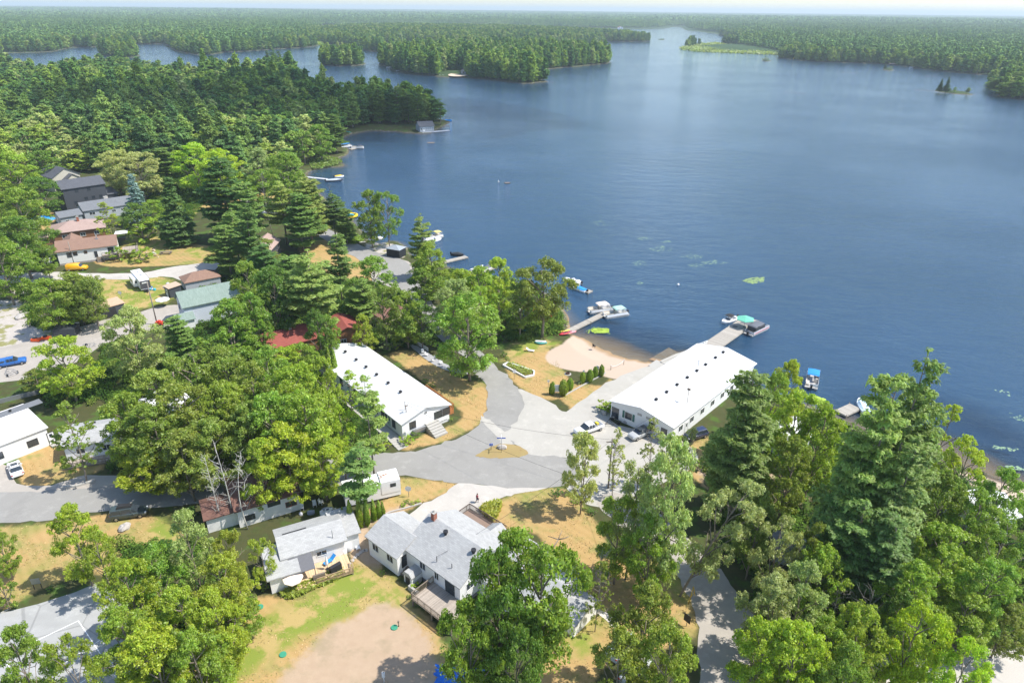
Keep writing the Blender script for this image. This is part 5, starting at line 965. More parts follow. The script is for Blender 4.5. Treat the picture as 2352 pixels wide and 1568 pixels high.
ORD = 'first second third fourth fifth sixth seventh eighth ninth tenth eleventh twelfth thirteenth fourteenth fifteenth sixteenth'.split()
for g_, l_ in GT.items():
    if g_ is None or len(l_) < 2: continue
    for k_, (x_, o_) in enumerate(sorted(l_, key=lambda q: q[0])): o_['label'] = '%s from the left of the %s' % (ORD[min(k_, 15)], g_)
# leaning ash trunk: a bare slanting bole under the leafy crown
b = G(1562, 1368); lt = [o for o in bpy.data.objects if o.get('label') == 'leafy tree leaning over the lower road'][0]
lt.location = b; lt.rotation_euler = (0, math.radians(24), 0); lt.rotation_euler.x = math.radians(-6)
# bare trees
def dead(seed, tx, ty, by, label, mat, sc=1., name='bare_tree'):
    bx = tx+(NADX-tx)*(by-ty)/(NADY-ty); b = G(bx, by); lo, hi = .5, 60.
    for _ in range(30):
        mid = (lo+hi)/2
        if P((b.x, b.y, GZ+mid))[1] > ty: lo = mid
        else: hi = mid
    o = deadtree(seed, lo, 26, 2.4*sc).build(name, mat, None, b); return tag(o, label, 'tree')
dead(1, 500, 1020, 1200, 'bare white birch with forked top beside the dark brown roof', BIRCH); dead(2, 535, 1045, 1215, 'second bare white birch, right of the forked one', BIRCH); dead(3, 478, 1050, 1210, 'thin dead birch left of the forked one', BIRCH, .6)
DG = plain('dead_wood', (.27,.25,.23), .95); dead(4, 605, 395, 540, 'leafless grey pine between the tall pines by the shore', DG, 1.6); dead(5, 752, 420, 530, 'dead twiggy tree by the water beside the dark pine', DG, 1.2); dead(6, 2000, 1360, 1500, 'bare twiggy shrub tree in the lower right grove', DG, 1.4); dead(7, 1930, 1330, 1460, 'dead branches rising among the lower right trees', DG, 1.); dead(8, 1395, 1270, 1400, 'dead leaning tree in the shade right of the chestnut tree', DG, .9)
dead(9, 1420, 1000, 1120, 'crooked sapling with few leaves beside the parking lot', DG, .5)
# lone thin pine on the point and point pines
for key, tx, ty, by, w, col, lab in (('b0',1010,228,287,34,'q','lone ragged pine at the very tip of the point beside the boathouse'),('p0',958,213,288,48,'q','tall pine right behind the boathouse'),('p1',910,202,285,44,'q','dark pine on the point left of the boathouse pines'),('p2',868,205,285,44,'d','dark pine on the wooded shore near the path'),('p3',935,215,285,40,'q','second pine behind the boathouse'),('p0',765,262,352,60,'d','dark pine overhanging the docked boats with the blue top'),('m0',730,285,370,70,'m','broadleaf tree on the bank above the small spit'),
  ('s0',2165,182,211,14,'s','left one of the small pines on the rocky islet'),('s1',2181,178,212,17,'s','right one of the small pines on the rocky islet'),('s0',2035,147,158,8,'s','single tiny pine on a round islet at the right'),('m0',2195,200,213,8,'m','small leafy tree on the rocky islet'),('h1',1758,133,139,16,'k','low bush covering a tiny islet'),('h1',2045,153,160,12,'k','low bush on the round islet with the single pine'),('p1',2225,200,216,12,'m','shrub at the end of the rocky islet')):
    TR(key, tx, ty, by, w, col, lab)
for i, (tx, ty, by, w) in enumerate(((2290,180,210,44),(2320,172,212,50),(2345,165,214,50),(2335,185,222,55),(2280,186,205,30),(2310,190,220,40))):
    TR('p%d' % (i % 3), tx, ty, by, w, 'p', 'pine on the wooded point at the right edge of the lake', 'pines on the point at the right edge')
for i, (tx, ty, by, w) in enumerate(((612,116,160,18),(625,112,162,20),(640,118,163,22),(655,122,163,22),(668,130,162,18),(632,125,168,22))): TR('p%d' % (i % 3), tx, ty, by, w, 'q', 'tall pine in the clump standing out into the bay above the forest', 'pines of the clump in the bay')
for i, tx in enumerate((1100, 1112, 1125, 1130)): pass
# --- clipped cedars and shrubs
for lab, tx, ty, by, w, k in (('leftmost small cedar of the group behind the white notice board',1270,877,906,14,'h0'),('second cedar of the group behind the white notice board',1265,880,905,10,'c1'),('wide rounded cedar right of the notice board',1295,873,908,24,'h0'),('round cedar behind the wide one by the notice board',1310,869,896,18,'h0'),
  ('first upright cedar of the row along the lot',1339,855,880,14,'h0'),('second and largest upright cedar of the row along the lot',1356,849,877,18,'h0'),('third upright cedar of the row, behind the white sign',1368,842,867,14,'h0'),('last upright cedar of the row along the lot',1383,838,864,14,'h0')):
    TR(k, tx, ty, by, w, 'c', lab, None, 'cedar_shrub', 'cedar')
for i, (tx, ty, by, w) in enumerate(((785,1166,1212,20),(800,1150,1216,22),(820,1140,1214,22),(838,1150,1208,20),(855,1148,1196,20),(868,1150,1190,18),(877,1152,1188,16),(790,1196,1222,22))): TR('c%d' % (i % 2), tx, ty, by, w, 'c', 'pointed cedar in the dense row between the old motorhome and the small cottage', 'cedars in front of the old motorhome', 'cedar_shrub', 'cedar')
for lab, tx, ty, by, w, c_ in (('yellow-green hosta by the curb of the drive, nearest the dish',765+84,0,0,0,'y'),):
    pass
def shrub(P_, w, col, label, group=None, h=.55, key='h1'):
    b = G(*P_); dep = P(b)[2]; R = w*.5*dep/FP; return place(key, b.x, b.y, R*2*h, R, col, 'shrub', label, 'shrub', group)
for i, (p_, w, c_, l_) in enumerate(((Z2(1710,380),16,'m','dark green bush under the white dish by the drive'),(Z2(1675,410),14,'v','yellow hosta left of the dark green bush by the drive'),(Z2(1765,395),14,'y','flowering plant right of the dark green bush by the drive'),(Z2(1820,375),14,'v','yellow hosta at the right end of the bed by the drive'),
  (Z2(1480,1050),16,'m','small green bush by the side steps of the foreground house'),(Z2(1790,1190),26,'v','yellow fern clump beside the front deck of the foreground house'),(Z2(1730,1270),12,'m','little bush at the corner of the front deck'),(Z2(1130,1010),16,'y','flowers at the end of the blond deck'),(Z2(360,1190),26,'g','bush at the left corner of the small cottage'),(Z2(620,1230),16,'g','spiky plant in the bed before the blond deck'),
  (ZL(950,950),34,'v','yellow bush beside the broad steps of the left lodge'),(ZL(1030,900),26,'m','green bush under the mailboxes of the left lodge'),(ZL(650,1000),30,'v','lime grass-like plants left of the lodge walkway, first clump'),(ZL(750,1000),34,'v','lime grass-like plants left of the lodge walkway, beside the steps'),(ZL(1350,745),12,'m','small bush at the right foot of the left lodge gable'),
  (ZL(1120,410),18,'m','round bush on the lawn side of the left lodge, near the deck'),(ZL(1185,450),20,'m','round bush beside the end of the cedar deck'),(ZL(890,275),14,'m','bush at the far lawn corner of the left lodge'),(ZL(650,110),30,'g','bush behind the far end of the left lodge'),(ZL(780,110),36,'w','pale flowering bed behind the left lodge lawn'),(ZL(860,100),30,'g','green bed at the top of the left lodge lawn'),
  (ZB(510,1090),12,'m','small dark bush on the shaded lawn by the road'),(ZB(480,1070),18,'d','dark bush beside the small one on the shaded lawn'),(Z3(1830,290),22,'d','round dark bush on the edge of the dry lawn'),(Z3(1780,260),16,'g','low bush left of the round dark bush on the dry lawn'),(Z3(1700,210),26,'g','low creeping plants on the edge of the dry lawn'),(Z3(1560,150),26,'d','dark creeping plants at the top of the dry lawn'),
  (ZR(235,1155),40,'y','flower bed plants at the garage corner of the right lodge'),(ZR(285,1175),40,'v','yellow plants beside the window of the right lodge'),(ZB(1160,1310),14,'w','pale flowering plant at the foot of the first upright cedar'),(ZB(1220,1290),12,'w','pale flowering plant between the upright cedars'),(ZB(1335,1230),16,'y','yellow-green bush between the last two upright cedars'),
  (Z3(1560,1140),26,'v','lime lily clump beside the porch end of the foreground house'),(ZR(470,1250),10,'m','potted plant by the near wall of the right lodge'),(Z0(1300,910),90,'g','spreading bright green bush on the lawn below the dark spruce'),(ZV(430,770),16,'m','weeds at the corner of the pale court'))):
    shrub(p_, w, c_, l_)
# strips of planting nobody could count
def bedstuff(name, pts, n, size, h, mat, label):
    w = wpoly(pts, 2); lo, hi = w.min(0), w.max(0); q = np.random.default_rng(n); x = q.uniform(lo[0], hi[0], n*6); y = q.uniform(lo[1], hi[1], n*6); m = inside(x, y, w); x, y = x[m][:n], y[m][:n]
    pos = np.stack([x, y, GZ+q.uniform(.05, h, len(x))], 1); global rng; rng = q; nn = unit(len(x))*.7+[0, 0, .9]; nn /= np.linalg.norm(nn, axis=1, keepdims=True); v, f = leaves(pos, nn, size, 2.)
    o = bpy.data.objects.new(name, fastmesh(name, v, f, 4, [mat])); C.objects.link(o); o.color = (.2, .3, .04, 1); return tag(o, label, 'plants', kind='stuff')
YEL = plain('yellow_petals', (.55,.5,.06), .7, 0., .3, 8)
o = bedstuff('flower_bed', [Z2(520,1240),Z2(640,1180),Z2(800,1120),Z2(960,1050),Z2(1090,1010),Z2(1130,1060),Z2(1000,1130),Z2(850,1190),Z2(700,1260),Z2(600,1290)], 2600, .22, .6, LEAF, 'hosta bed with yellow-green leaves in front of the blond deck'); o.color = (.30,.36,.05,1)
o = bedstuff('flower_bed', [Z3(975,270),Z3(1040,220),Z3(1130,200),Z3(1145,230),Z3(1120,300),Z3(1090,350),Z3(1040,320)], 1500, .24, .8, LEAF, 'bright yellow lily bed beside the back deck of the foreground house'); o.color = (.36,.38,.04,1)
o = bedstuff('flower_bed', [ZB(500,1150),ZB(560,1125),ZB(640,1150),ZB(740,1200),ZB(740,1215),ZB(670,1240),ZB(600,1200)], 1100, .2, .5, LEAF, 'yellow-green plants in the white-edged flower bed near the beach'); o.color = (.33,.38,.08,1)
o = bedstuff('reeds', [ZM(1040,640),ZM(1120,640),ZM(1240,690),ZM(1180,730),ZM(1080,720)], 1800, .5, .9, LEAF, 'bright green reeds by the shore beside the pale canoe'); o.color = (.22,.33,.04,1)
o = bedstuff('reeds', [(712,368),(770,362),(786,374),(760,381),(720,388)], 1200, .6, .7, LEAF, 'green reeds on the small spit above the grey dock'); o.color = (.18,.26,.05,1)
o = bedstuff('meadow', MEADOW[1], 5000, 3.2, 1.2, LEAF, 'bright reed meadow along the far left shore'); o.color = (.28,.38,.07,1)
o = bedstuff('meadow', MEADOW[2], 5000, 3.2, 1.2, LEAF, 'bright reed meadow on the low peninsula at the upper right'); o.color = (.26,.33,.09,1)
GM = N('grass_blades'); gr_ = GM.n('ShaderNodeNewGeometry').outputs['Random Per Island']; gp = geo(GM); gq_ = GM.math('ADD', GM.math('MULTIPLY', GM.noise(gp, .25, 4), .9), GM.math('MULTIPLY', gr_, .35))
GMAT = GM.surf(GM.P(GM.ramp(gq_, [(.38, (.17,.23,.05)), (.55, (.36,.30,.12)), (.75, (.56,.40,.20)), (1, (.62,.47,.27))]), .9, 0., .1)); vs_, fs_, nb_ = [], [], 0; q = np.random.default_rng(51); rng = q
for k_, p_ in enumerate(LAWNS[:8]+LAWNS[9:11]):
    w = wpoly(p_, 3); lo, hi = w.min(0), w.max(0); n_ = int(min(26000, (hi-lo).prod()*9)); x = q.uniform(lo[0], hi[0], n_*2); y = q.uniform(lo[1], hi[1], n_*2); m = inside(x, y, w); x, y = x[m], y[m]; nz = np.sin(x*.7+2*np.sin(y*.5))+np.sin(y*.9+x*.3)+q.normal(0, .8, len(x)); m = nz > .3; x, y = x[m], y[m]
    for o in bpy.data.objects:
        if o.type == 'MESH' and o.get('kind') == 'structure' and o.name.split('.')[0] in ('road', 'driveway', 'gravel_lot', 'gravel_path', 'sports_court', 'patio_path', 'concrete_path'):
            pl = np.array([v.co[:2] for v in o.data.vertices][:len(o.data.vertices)//2]); m = ~inside(x, y, pl); x, y = x[m], y[m]
    for p2 in DIRTP: m = ~inside(x, y, wpoly(p2, 3)); x, y = x[m], y[m]
    pos = np.stack([x, y, GZ+q.uniform(.02, .08, len(x))], 1); nn = unit(len(x))*.8+[0, 0, .7]; nn /= np.linalg.norm(nn, axis=1, keepdims=True); v, f = leaves(pos, nn, .085, 2.4); vs_.append(v); fs_.append(f+nb_); nb_ += len(v)
o = bpy.data.objects.new('dry_grass', fastmesh('dry_grass', np.concatenate(vs_), np.concatenate(fs_), 4, [GMAT])); C.objects.link(o); tag(o, 'dry straw-coloured grass tufts on the lawns', 'grass', kind='stuff')
# undergrowth among the trees
UG = [[(230,760),(420,820),(600,760),(760,800),(850,960),(860,1060),(700,1160),(560,1190),(440,1190),(260,1090),(240,960)],[(280,1240),(480,1230),(560,1340),(540,1450),(440,1650),(240,1650),(330,1450),(250,1330)],[(1600,1080),(1700,1000),(1780,930),(1900,960),(2050,1010),(2250,1100),(2352,1160),(2500,1600),(1760,1650),(1760,1420),(1740,1330),(1640,1240)],[(420,700),(600,560),(760,640),(900,660),(980,700),(1000,790),(860,800),(760,790),(600,800),(440,790)],[(-100,380),(80,400),(90,560),(110,640),(-100,640)],[(380,400),(640,400),(720,430),(730,470),(640,440),(480,450),(430,520),(330,480)],[(1010,620),(1180,645),(1290,700),(1290,760),(1160,790),(1060,760)],[(40,640),(220,640),(240,730),(120,780),(60,740)],[(60,870),(230,830),(240,930),(120,930)]]
x, y = scatter(-420, 200, 40, 480, 2.1); mk, px, py = project_mask(x, y, UG); x, y, px, py = x[mk], y[mk], px[mk], py[mk]; keep = np.ones(len(x), bool)
for o in [q for q in bpy.data.objects if q.type == 'MESH' and q.name.split('.')[0] in ('road', 'driveway', 'gravel_lot', 'gravel_path', 'sports_court')]:
    pl = np.array([v.co[:2] for v in o.data.vertices][:len(o.data.vertices)//2]); keep &= sdf(x, y, pl) < -1.2
sdw = sdf(x, y, POLYS[0]); keep &= sdw > 1.5; ks = []
for o in [q for q in bpy.data.objects if q.name.split('.')[0] == 'wall' and q.parent]:
    M = o.parent.matrix_basis; bb = [M @ Vector(c) for c in o.bound_box]; pl = np.array([[bb[i].x, bb[i].y] for i in (0, 3, 7, 4)]); keep &= sdf(x, y, pl) < -.8
x, y = x[keep], y[keep]; n = len(x); um = []
UGM = farleaf('undergrowth_leaves', [(0, (.05,.11,.025)), (.4, (.10,.18,.03)), (.75, (.15,.24,.04)), (1, (.22,.28,.06))], .25)
for i in range(3):
    global_rng = np.random.default_rng(40+i); rng = global_rng; v, q = clusters(np.array([[0,0,.35],[.7,.3,.25],[-.6,.5,.3],[.1,-.7,.25]]), np.array([[.9,.9,.6]]*4), 60, .20); um.append(fastmesh('bush', v, q, 4, [UGM]))
r = np.random.default_rng(9); instancer('undergrowth', np.stack([x, y, np.full(n, GZ)], 1), np.stack([r.uniform(.6, 1.5, n)]*2+[r.uniform(.5, 2., n)], 1), r.uniform(0, 6.28, n), um, r.integers(0, 3, n), 'low bushes and saplings filling the ground under the trees', 'undergrowth'); print('undergrowth', n)
# ------------------------------------------------------------ vehicles
def wheel(parent, x, y, r=.33, w=.22):
    m = MB(); m.loft([[(x+r_*math.cos(a), yy, r+r_*math.sin(a)) for a in [i*math.pi/8 for i in range(16)]] for yy, r_ in ((y-w/2, r*.93), (y-w/2+.03, r), (y+w/2-.03, r), (y+w/2, r*.93))], 0, True); t = m.build('wheel', RUBBER, parent)
    s = 1 if y > 0 else -1; m = MB(); m.loft([[(x+r_*math.cos(a), yy, r+r_*math.sin(a)) for a in [i*math.pi/6 for i in range(12)]] for yy, r_ in ((y+s*w*.35, r*.62), (y+s*(w/2+.012), r*.58))]); m.build('rim', RIM, t)
def carloft(st, W, mi=0):
    """st: (x, z_bottom, z_shoulder, z_top, shoulder half-width factor, top half-width factor)"""
    rings = []
    for x, zb, zs, zt, fs, ft in st:
        a, b = W/2*fs, W/2*ft; rings.append([(x, -a*.93, zb), (x, -a, zb+.18), (x, -a, zs-.08), (x, -a*.96, zs), (x, -b, zt-.03), (x, -b*.85, zt), (x, b*.85, zt), (x, b, zt-.03), (x, a*.96, zs), (x, a, zs-.08), (x, a, zb+.18), (x, a*.93, zb)])
    return rings
def car(name, label, cat, rear, front, kind, mat, L=4.6, W=1.85, z=None):
    a, b = G(*rear), G(*front); d = (b-a).normalized(); c = (a+b)/2; r = empty(name, (c.x, c.y, GZ+(.05 if z is None else z)), math.atan2(d.y, d.x)); tag(r, label, cat); h = L/2
    if kind == 'sedan': body = [(-h,.35,.85,.9,.86,.75),(-h+.15,.25,.95,.98,.95,.82),(-h+.7,.22,.98,1.03,1,.86),(h-1.7,.22,.95,1.0,1,.86),(h-.6,.22,.86,.88,.98,.82),(h-.1,.28,.7,.72,.88,.74),(h,.35,.6,.62,.8,.7)]; cab = [(-h+.55,1.,1.02,.8),(-h+1.35,1.38,1.42,.68),(h-2.6,1.4,1.45,.68),(h-1.45,1.,1.0,.82)]
    elif kind == 'suv': body = [(-h,.4,1.0,1.05,.9,.8),(-h+.12,.3,1.08,1.1,.98,.84),(h-1.3,.28,1.05,1.1,1,.88),(h-.35,.3,.98,1.0,.97,.84),(h,.4,.8,.84,.86,.76)]; cab = [(-h+.12,1.08,1.1,.84),(-h+.5,1.6,1.66,.74),(h-2.2,1.62,1.68,.74),(h-1.25,1.08,1.1,.84)]
    elif kind == 'van': body = [(-h,.35,1.05,1.1,.93,.86),(-h+.1,.28,1.1,1.12,1,.9),(h-1.2,.28,1.05,1.12,1,.9),(h-.3,.28,.88,.9,.95,.8),(h,.35,.7,.72,.84,.72)]; cab = [(-h+.06,1.08,1.12,.9),(-h+.25,1.68,1.75,.78),(h-2.,1.7,1.77,.78),(h-1.,1.08,1.1,.86)]
    elif kind == 'cargo': body = [(-h,.4,1.5,1.9,.95,.88),(-h+.1,.35,1.5,1.98,1,.9),(h-1.9,.35,1.4,1.98,1,.9),(h-1.6,.35,1.2,1.3,1,.9),(h-.2,.35,1.05,1.1,.96,.85),(h,.4,.85,.9,.88,.78)]; cab = [(h-2.3,1.2,1.3,.9),(h-2.1,1.85,1.93,.84),(h-1.9,1.86,1.93,.84),(h-1.2,1.2,1.22,.86)]
    else: body = [(-h,.5,1.05,1.08,.97,.9),(-h+.05,.45,1.08,1.12,1,.92),(h-1.5,.42,1.08,1.12,1,.92),(h-.3,.42,1.05,1.08,.98,.88),(h,.5,.85,.88,.9,.82)]; cab = [(-h+2.0,1.08,1.12,.9),(-h+2.15,1.7,1.76,.78),(h-2.3,1.7,1.76,.78),(h-1.45,1.08,1.12,.88)]
    MB().loft(carloft(body, W), 0, True).build('body', mat, r)
    rings = [];
    for x, z0, zt, f in cab: a_ = W/2*min(.97, f+.14 if zt > 1.3 and z0 > 1.3 else f+.02); rings.append([(x, -W/2*.9, min(z0, zt)-.25), (x, -W/2*f, zt), (x, W/2*f, zt), (x, W/2*.9, min(z0, zt)-.25)])
    for k, (x, z0, zt, f) in enumerate(cab): zl = cab[0][1]-.04; wl = W/2*.93; rings[k] = [(x, -wl, zl), (x, -W/2*f, zt), (x, W/2*f, zt), (x, wl, zl)]
    MB().loft(rings).build('windows', GLASS, r)
    x0, x1 = cab[1][0], cab[2][0]; f = cab[1][3]; zt = cab[1][2]; MB().loft([[(x, -W/2*f*1.0, zt-.02), (x, -W/2*f*.8, zt+.045), (x, W/2*f*.8, zt+.045), (x, W/2*f*1.0, zt-.02)] for x in (x0-.06, x0+.1, x1-.1, x1+.08)]).build('roof_panel', mat, r)
    m = MB()
    for x in (x0+.0, (x0+x1)/2, x1): 
        for s in (-1, 1): m.tube([(x, s*W/2*.935, cab[0][1]-.02), (x, s*(W/2*f+.01), zt)], .035, 4)
    m.build('pillars', mat, r)
    for x in (-h+.85, h-.9):
        for s in (-1, 1): wheel(r, x, s*(W/2-.09), .36 if kind != 'sedan' else .33)
    for s in (-1, 1):
        zz = .7 if kind == 'sedan' else .85
        MB().box(h-.22, h-.02, s*W*.36-.17, s*W*.36+.17, zz-.16, zz).build('headlight', LAMPM, r); MB().box(-h-.01, -h+.12, s*W*.4-.12, s*W*.4+.12, zz, zz+.18).build('tail_light', REDM, r)
        MB().ball((x1+.35, s*(W/2+.08), 1.02), (.1, .12, .09), 6, 4).build('mirror', mat, r)
    return r
CW = paint('white_paint', (.82,.82,.82)); CD = paint('dark_green_paint', (.05,.07,.07)); CB = paint('blue_paint', (.02,.13,.42)); CY = paint('yellow_paint', (.85,.42,.01)); CS = paint('silver_paint', (.45,.46,.46)); CK = paint('black_paint', (.02,.022,.03))
e = car('car', 'white sedan with dark sunroof parked before the left edge building', 'car', (46,1104), (30,1062), 'sedan', CW, 4.7); MB().box(-.5, .35, -.45, .45, 1.46, 1.475).build('sunroof', GLASS, e)
e = car('minivan', 'dark green minivan with black roof box parked beneath trees by the road', 'minivan', (266,1190), (332,1180), 'van', CD, 5.0); MB().loft([[(-1.5, -.45, 1.85), (-1.3, -.38, 2.2), (-1.3, .38, 2.2), (-1.5, .45, 1.85)], [(.6, -.4, 1.85), (.5, -.3, 2.1), (.5, .3, 2.1), (.6, .4, 1.85)]]).build('roof_box', BLACKM, e)
e = car('pickup_truck', 'blue pickup with matching cap at the left edge', 'pickup truck', (-6,845), (61,832), 'pickup', CB, 5.6, 1.95); MB().loft([[(x, -.9, 1.1), (x, -.74, 1.72), (x, .74, 1.72), (x, .9, 1.1)] for x in (-2.75, -.75)]).build('bed_cap', CB, e); MB().box(-2.4, -1., -.93, .93, 1.25, 1.52).build('cap_window', GLASS, e)
e = car('van', 'yellow-orange cargo van parked before the white raised cottage', 'van', (150,622), (207,619), 'cargo', CY, 5.4, 1.95)
e = car('pickup_truck', 'white pickup with open bed parked in front of the right lodge', 'pickup truck', (1385,980), (1318,1003), 'pickup', CW, 5.7, 1.95); MB().box(-2.7, -.95, -.8, .8, 1.02, 1.15).build('bed_floor', GREYM, e); MB().box(-2.0, -1.5, -.3, .4, 1.15, 1.45).build('toolbox', plain('yellow_case', (.6,.5,.05), .6), e)
e = car('car', 'small silver car with black roof parked by the right lodge', 'car', (1492,993), (1443,1013), 'suv', CS, 4.3); MB().box(-1.5, .45, -.62, .62, 1.725, 1.74).build('black_roof', GLASS, e)
car('car', 'dark blue car half hidden by branches at the near corner of the right lodge', 'car', (1615,1000), (1580,1010), 'suv', paint('navy_paint', (.02,.03,.08)), 4.5)
car('car', 'silver-blue car under the open olive tree, upper one of the pair at the bottom', 'car', (1410,1510), (1440,1475), 'suv', paint('pale_blue_paint', (.45,.52,.6)), 4.6); car('car', 'silver car under the open olive tree, lower one of the pair at the bottom', 'car', (1440,1570), (1475,1525), 'sedan', CS, 4.6)
# camper trailer on the lawn
def camper(name, label, cat, A, B, L, W, H_, mats, front=None, z0=.5):
    a, b, rz, w = frame2(A, B, GZ); r = empty(name, a, rz); tag(r, label, cat); m = MB()
    m.loft([[(0, .0, z0), (W, 0, z0), (W, 0, H_-.35), (W, .25, H_), (0, .25, H_), (0, 0, H_-.35)], [(0, L, z0), (W, L, z0), (W, L, H_-.2), (W, L, H_), (0, L, H_), (0, L, H_-.2)]]); m.build('body', mats[0], r)
    return r, w
r, w = camper('camper_trailer', 'white camper trailer with dark front and slide-out on the small green lawn', 'camper', Z0(1270,1360), Z0(1365,1340), 9.6, 2.5, 3.3, [WPLAST])
MB().box(-.02, 2.52, -.04, -.005, .7, 2.95).build('front_cap', plain('graphite_panel', (.08,.08,.09), .5), r); MB().box(.5, 2., -.07, -.045, 2.2, 2.5).build('front_stripe', TRIM, r); MB().box(-1., -.02, 3.0, 7.5, .7, 2.85).build('slide_out', WPLAST, r); MB().box(-1.03, -1.0, 4., 5.2, 1.6, 2.3).box(-1.03, -1., 5.8, 6.8, 1.6, 2.3).box(-.6, -.1, 2.97, 2.999, 1.6, 2.3).build('windows', GLASS, r)
MB().box(.9, 1.6, 3.5, 4.1, 3.3, 3.42).box(.9, 1.5, 6.6, 7.1, 3.3, 3.42).build('roof_hatch', GREYM, r); MB().box(2.46, 2.53, 0, 9.6, 3.2, 3.34).build('awning_roll', BLACKM, r); MB().box(.6, 1.9, -1.3, -.05, .4, .55).box(1.1, 1.4, -2.0, -1.2, .35, .5).build('hitch', BLACKM, r)
for y_ in (4.2, 5.1):
    for x_ in (.12, 2.38): MB().loft([[(x_+s, y_+.36*math.cos(a), .36+.36*math.sin(a)) for a in [i*.524 for i in range(12)]] for s in (-.11, .11)]).build('wheel', RUBBER, r)
# old motorhome
r, w = camper('motorhome', 'old white motorhome with raised front section under the feathery pine', 'motorhome', Z2(1140,430), Z2(1600,325), 2.9, 8.6, 3.1, [WPLAST], None, .35)
MB().box(5.6, 8.61, -.06, 2.95, 1.1, 3.35).build('raised_front', CW, r); MB().box(7.0, 7.9, -.09, -.061, 2.2, 2.85).box(2.9, 4.2, -.03, -.005, 1.7, 2.3).build('windows', GLASS, r); MB().box(-.4, 5.4, -.25, -.02, 2.7, 2.85).build('awning_roll', CW, r)
mm = MB(); rr = random.Random(4)
for k in range(14): x_, y_ = rr.uniform(1, 7), rr.uniform(.4, 2.6); mm.prism([(x_+rr.uniform(.08,.3)*math.cos(a), y_+rr.uniform(.08,.3)*math.sin(a)) for a in [i*1.05 for i in range(6)]], 3.1 if x_ < 5.6 else 3.35, (3.1 if x_ < 5.6 else 3.35)+.012)
mm.build('leaf_litter', plain('rust_litter', (.35,.17,.09), .9), r)
for x_ in (1.6, 6.4): MB().loft([[(x_+.36*math.cos(a), s, .36+.36*math.sin(a)) for a in [i*.524 for i in range(12)]] for s in (.02, .26)]).build('wheel', RUBBER, r)
r, w = camper('trailer', 'small grey-white box trailer left of the yellow van', 'trailer', Z0(310,1150), Z0(480,1150), 4.5, 2.6, 2.4, [CW])
MB().box(.3, 2.2, .5, 4.2, 2.4, 2.43).build('roof_sheet', GREYM, r)
# ------------------------------------------------------------ boats and docks
def hullring(x, w, zk, zg, fl=.75): return [(x, -w*fl, zk+.1), (x, 0, zk), (x, w*fl, zk+.1), (x, w, zg), (x, w*.86, zg+.03), (x, -w*.86, zg+.03), (x, -w, zg)]
def speedboat(name, label, rear, front, L=5.8, W=2.2, top=None, cover=None, hull=None, z=0.):
    a, b = G(*rear, 0), G(*front, 0); d = (b-a).normalized(); c = (a+b)/2; r = empty(name, (c.x, c.y, z), math.atan2(d.y, d.x)); tag(r, label, 'boat'); h = L/2; w = W/2
    MB().loft([hullring(-h, w*.9, -.15, .62), hullring(-h*.3, w, -.2, .66), hullring(h*.35, w*.92, -.15, .74), hullring(h*.75, w*.55, 0, .82), hullring(h, w*.06, .4, .88)], 0, True).build('hull', hull or WPLAST, r)
    if cover: MB().loft([[(x, -w*f, .68), (x, -w*f*.5, .68+hh), (x, w*f*.5, .68+hh), (x, w*f, .68)] for x, f, hh in ((-h+.1, .85, .12), (-h*.3, .98, .35), (h*.2, .95, .5), (h*.7, .6, .2), (h*.95, .12, .1))]).build('boat_cover', cover, r)
    else:
        MB().box(-h*.8, h*.2, -w*.68, w*.68, .66, .70).build('cockpit', plain('cockpit_grey', (.25,.25,.26), .7), r)
        for s in (-1, 1): MB().box(-h*.05, h*.12, s*w*.35-.22, s*w*.35+.22, .7, .95).box(-h*.1, -h*.03, s*w*.35-.22, s*w*.35+.22, .7, 1.2).build('seat', WPLAST, r)
        MB().box(-h*.75, -h*.55, -w*.6, w*.6, .7, .98).build('bench_seat', WPLAST, r)
        MB().loft([[(h*.25, -w*.7, .7), (h*.18, -w*.65, 1.1), (h*.3, 0, 1.12), (h*.4, 0, .76)], [(h*.25+.03, w*.7, .7), (h*.18+.03, w*.65, 1.1), (h*.3+.03, .02, 1.12), (h*.4+.03, .02, .76)]]).build('windshield', GLASS, r)
    if top:
        m = MB(); m.loft([[(x, -w*.8, 1.75-.1*abs(k-1)), (x, 0, 1.9-.1*abs(k-1)), (x, w*.8, 1.75-.1*abs(k-1)), (x, 0, 1.84-.1*abs(k-1))] for k, x in enumerate((-h*.35, 0, h*.3))]); m.build('bimini_top', top, r)
        m = MB()
        for s in (-1, 1):
            for x in (-h*.35, 0, h*.3): m.tube([(-h*.05, s*w*.85, .7), (x, s*w*.8, 1.72)], .02, 4)
        m.build('top_frame', GREYM, r)
    MB().box(-h-.55, -h-.1, -.18, .18, .35, 1.05).box(-h-.4, -h-.2, -.08, .08, -.4, .4).build('outboard_motor', BLACKM, r); return r
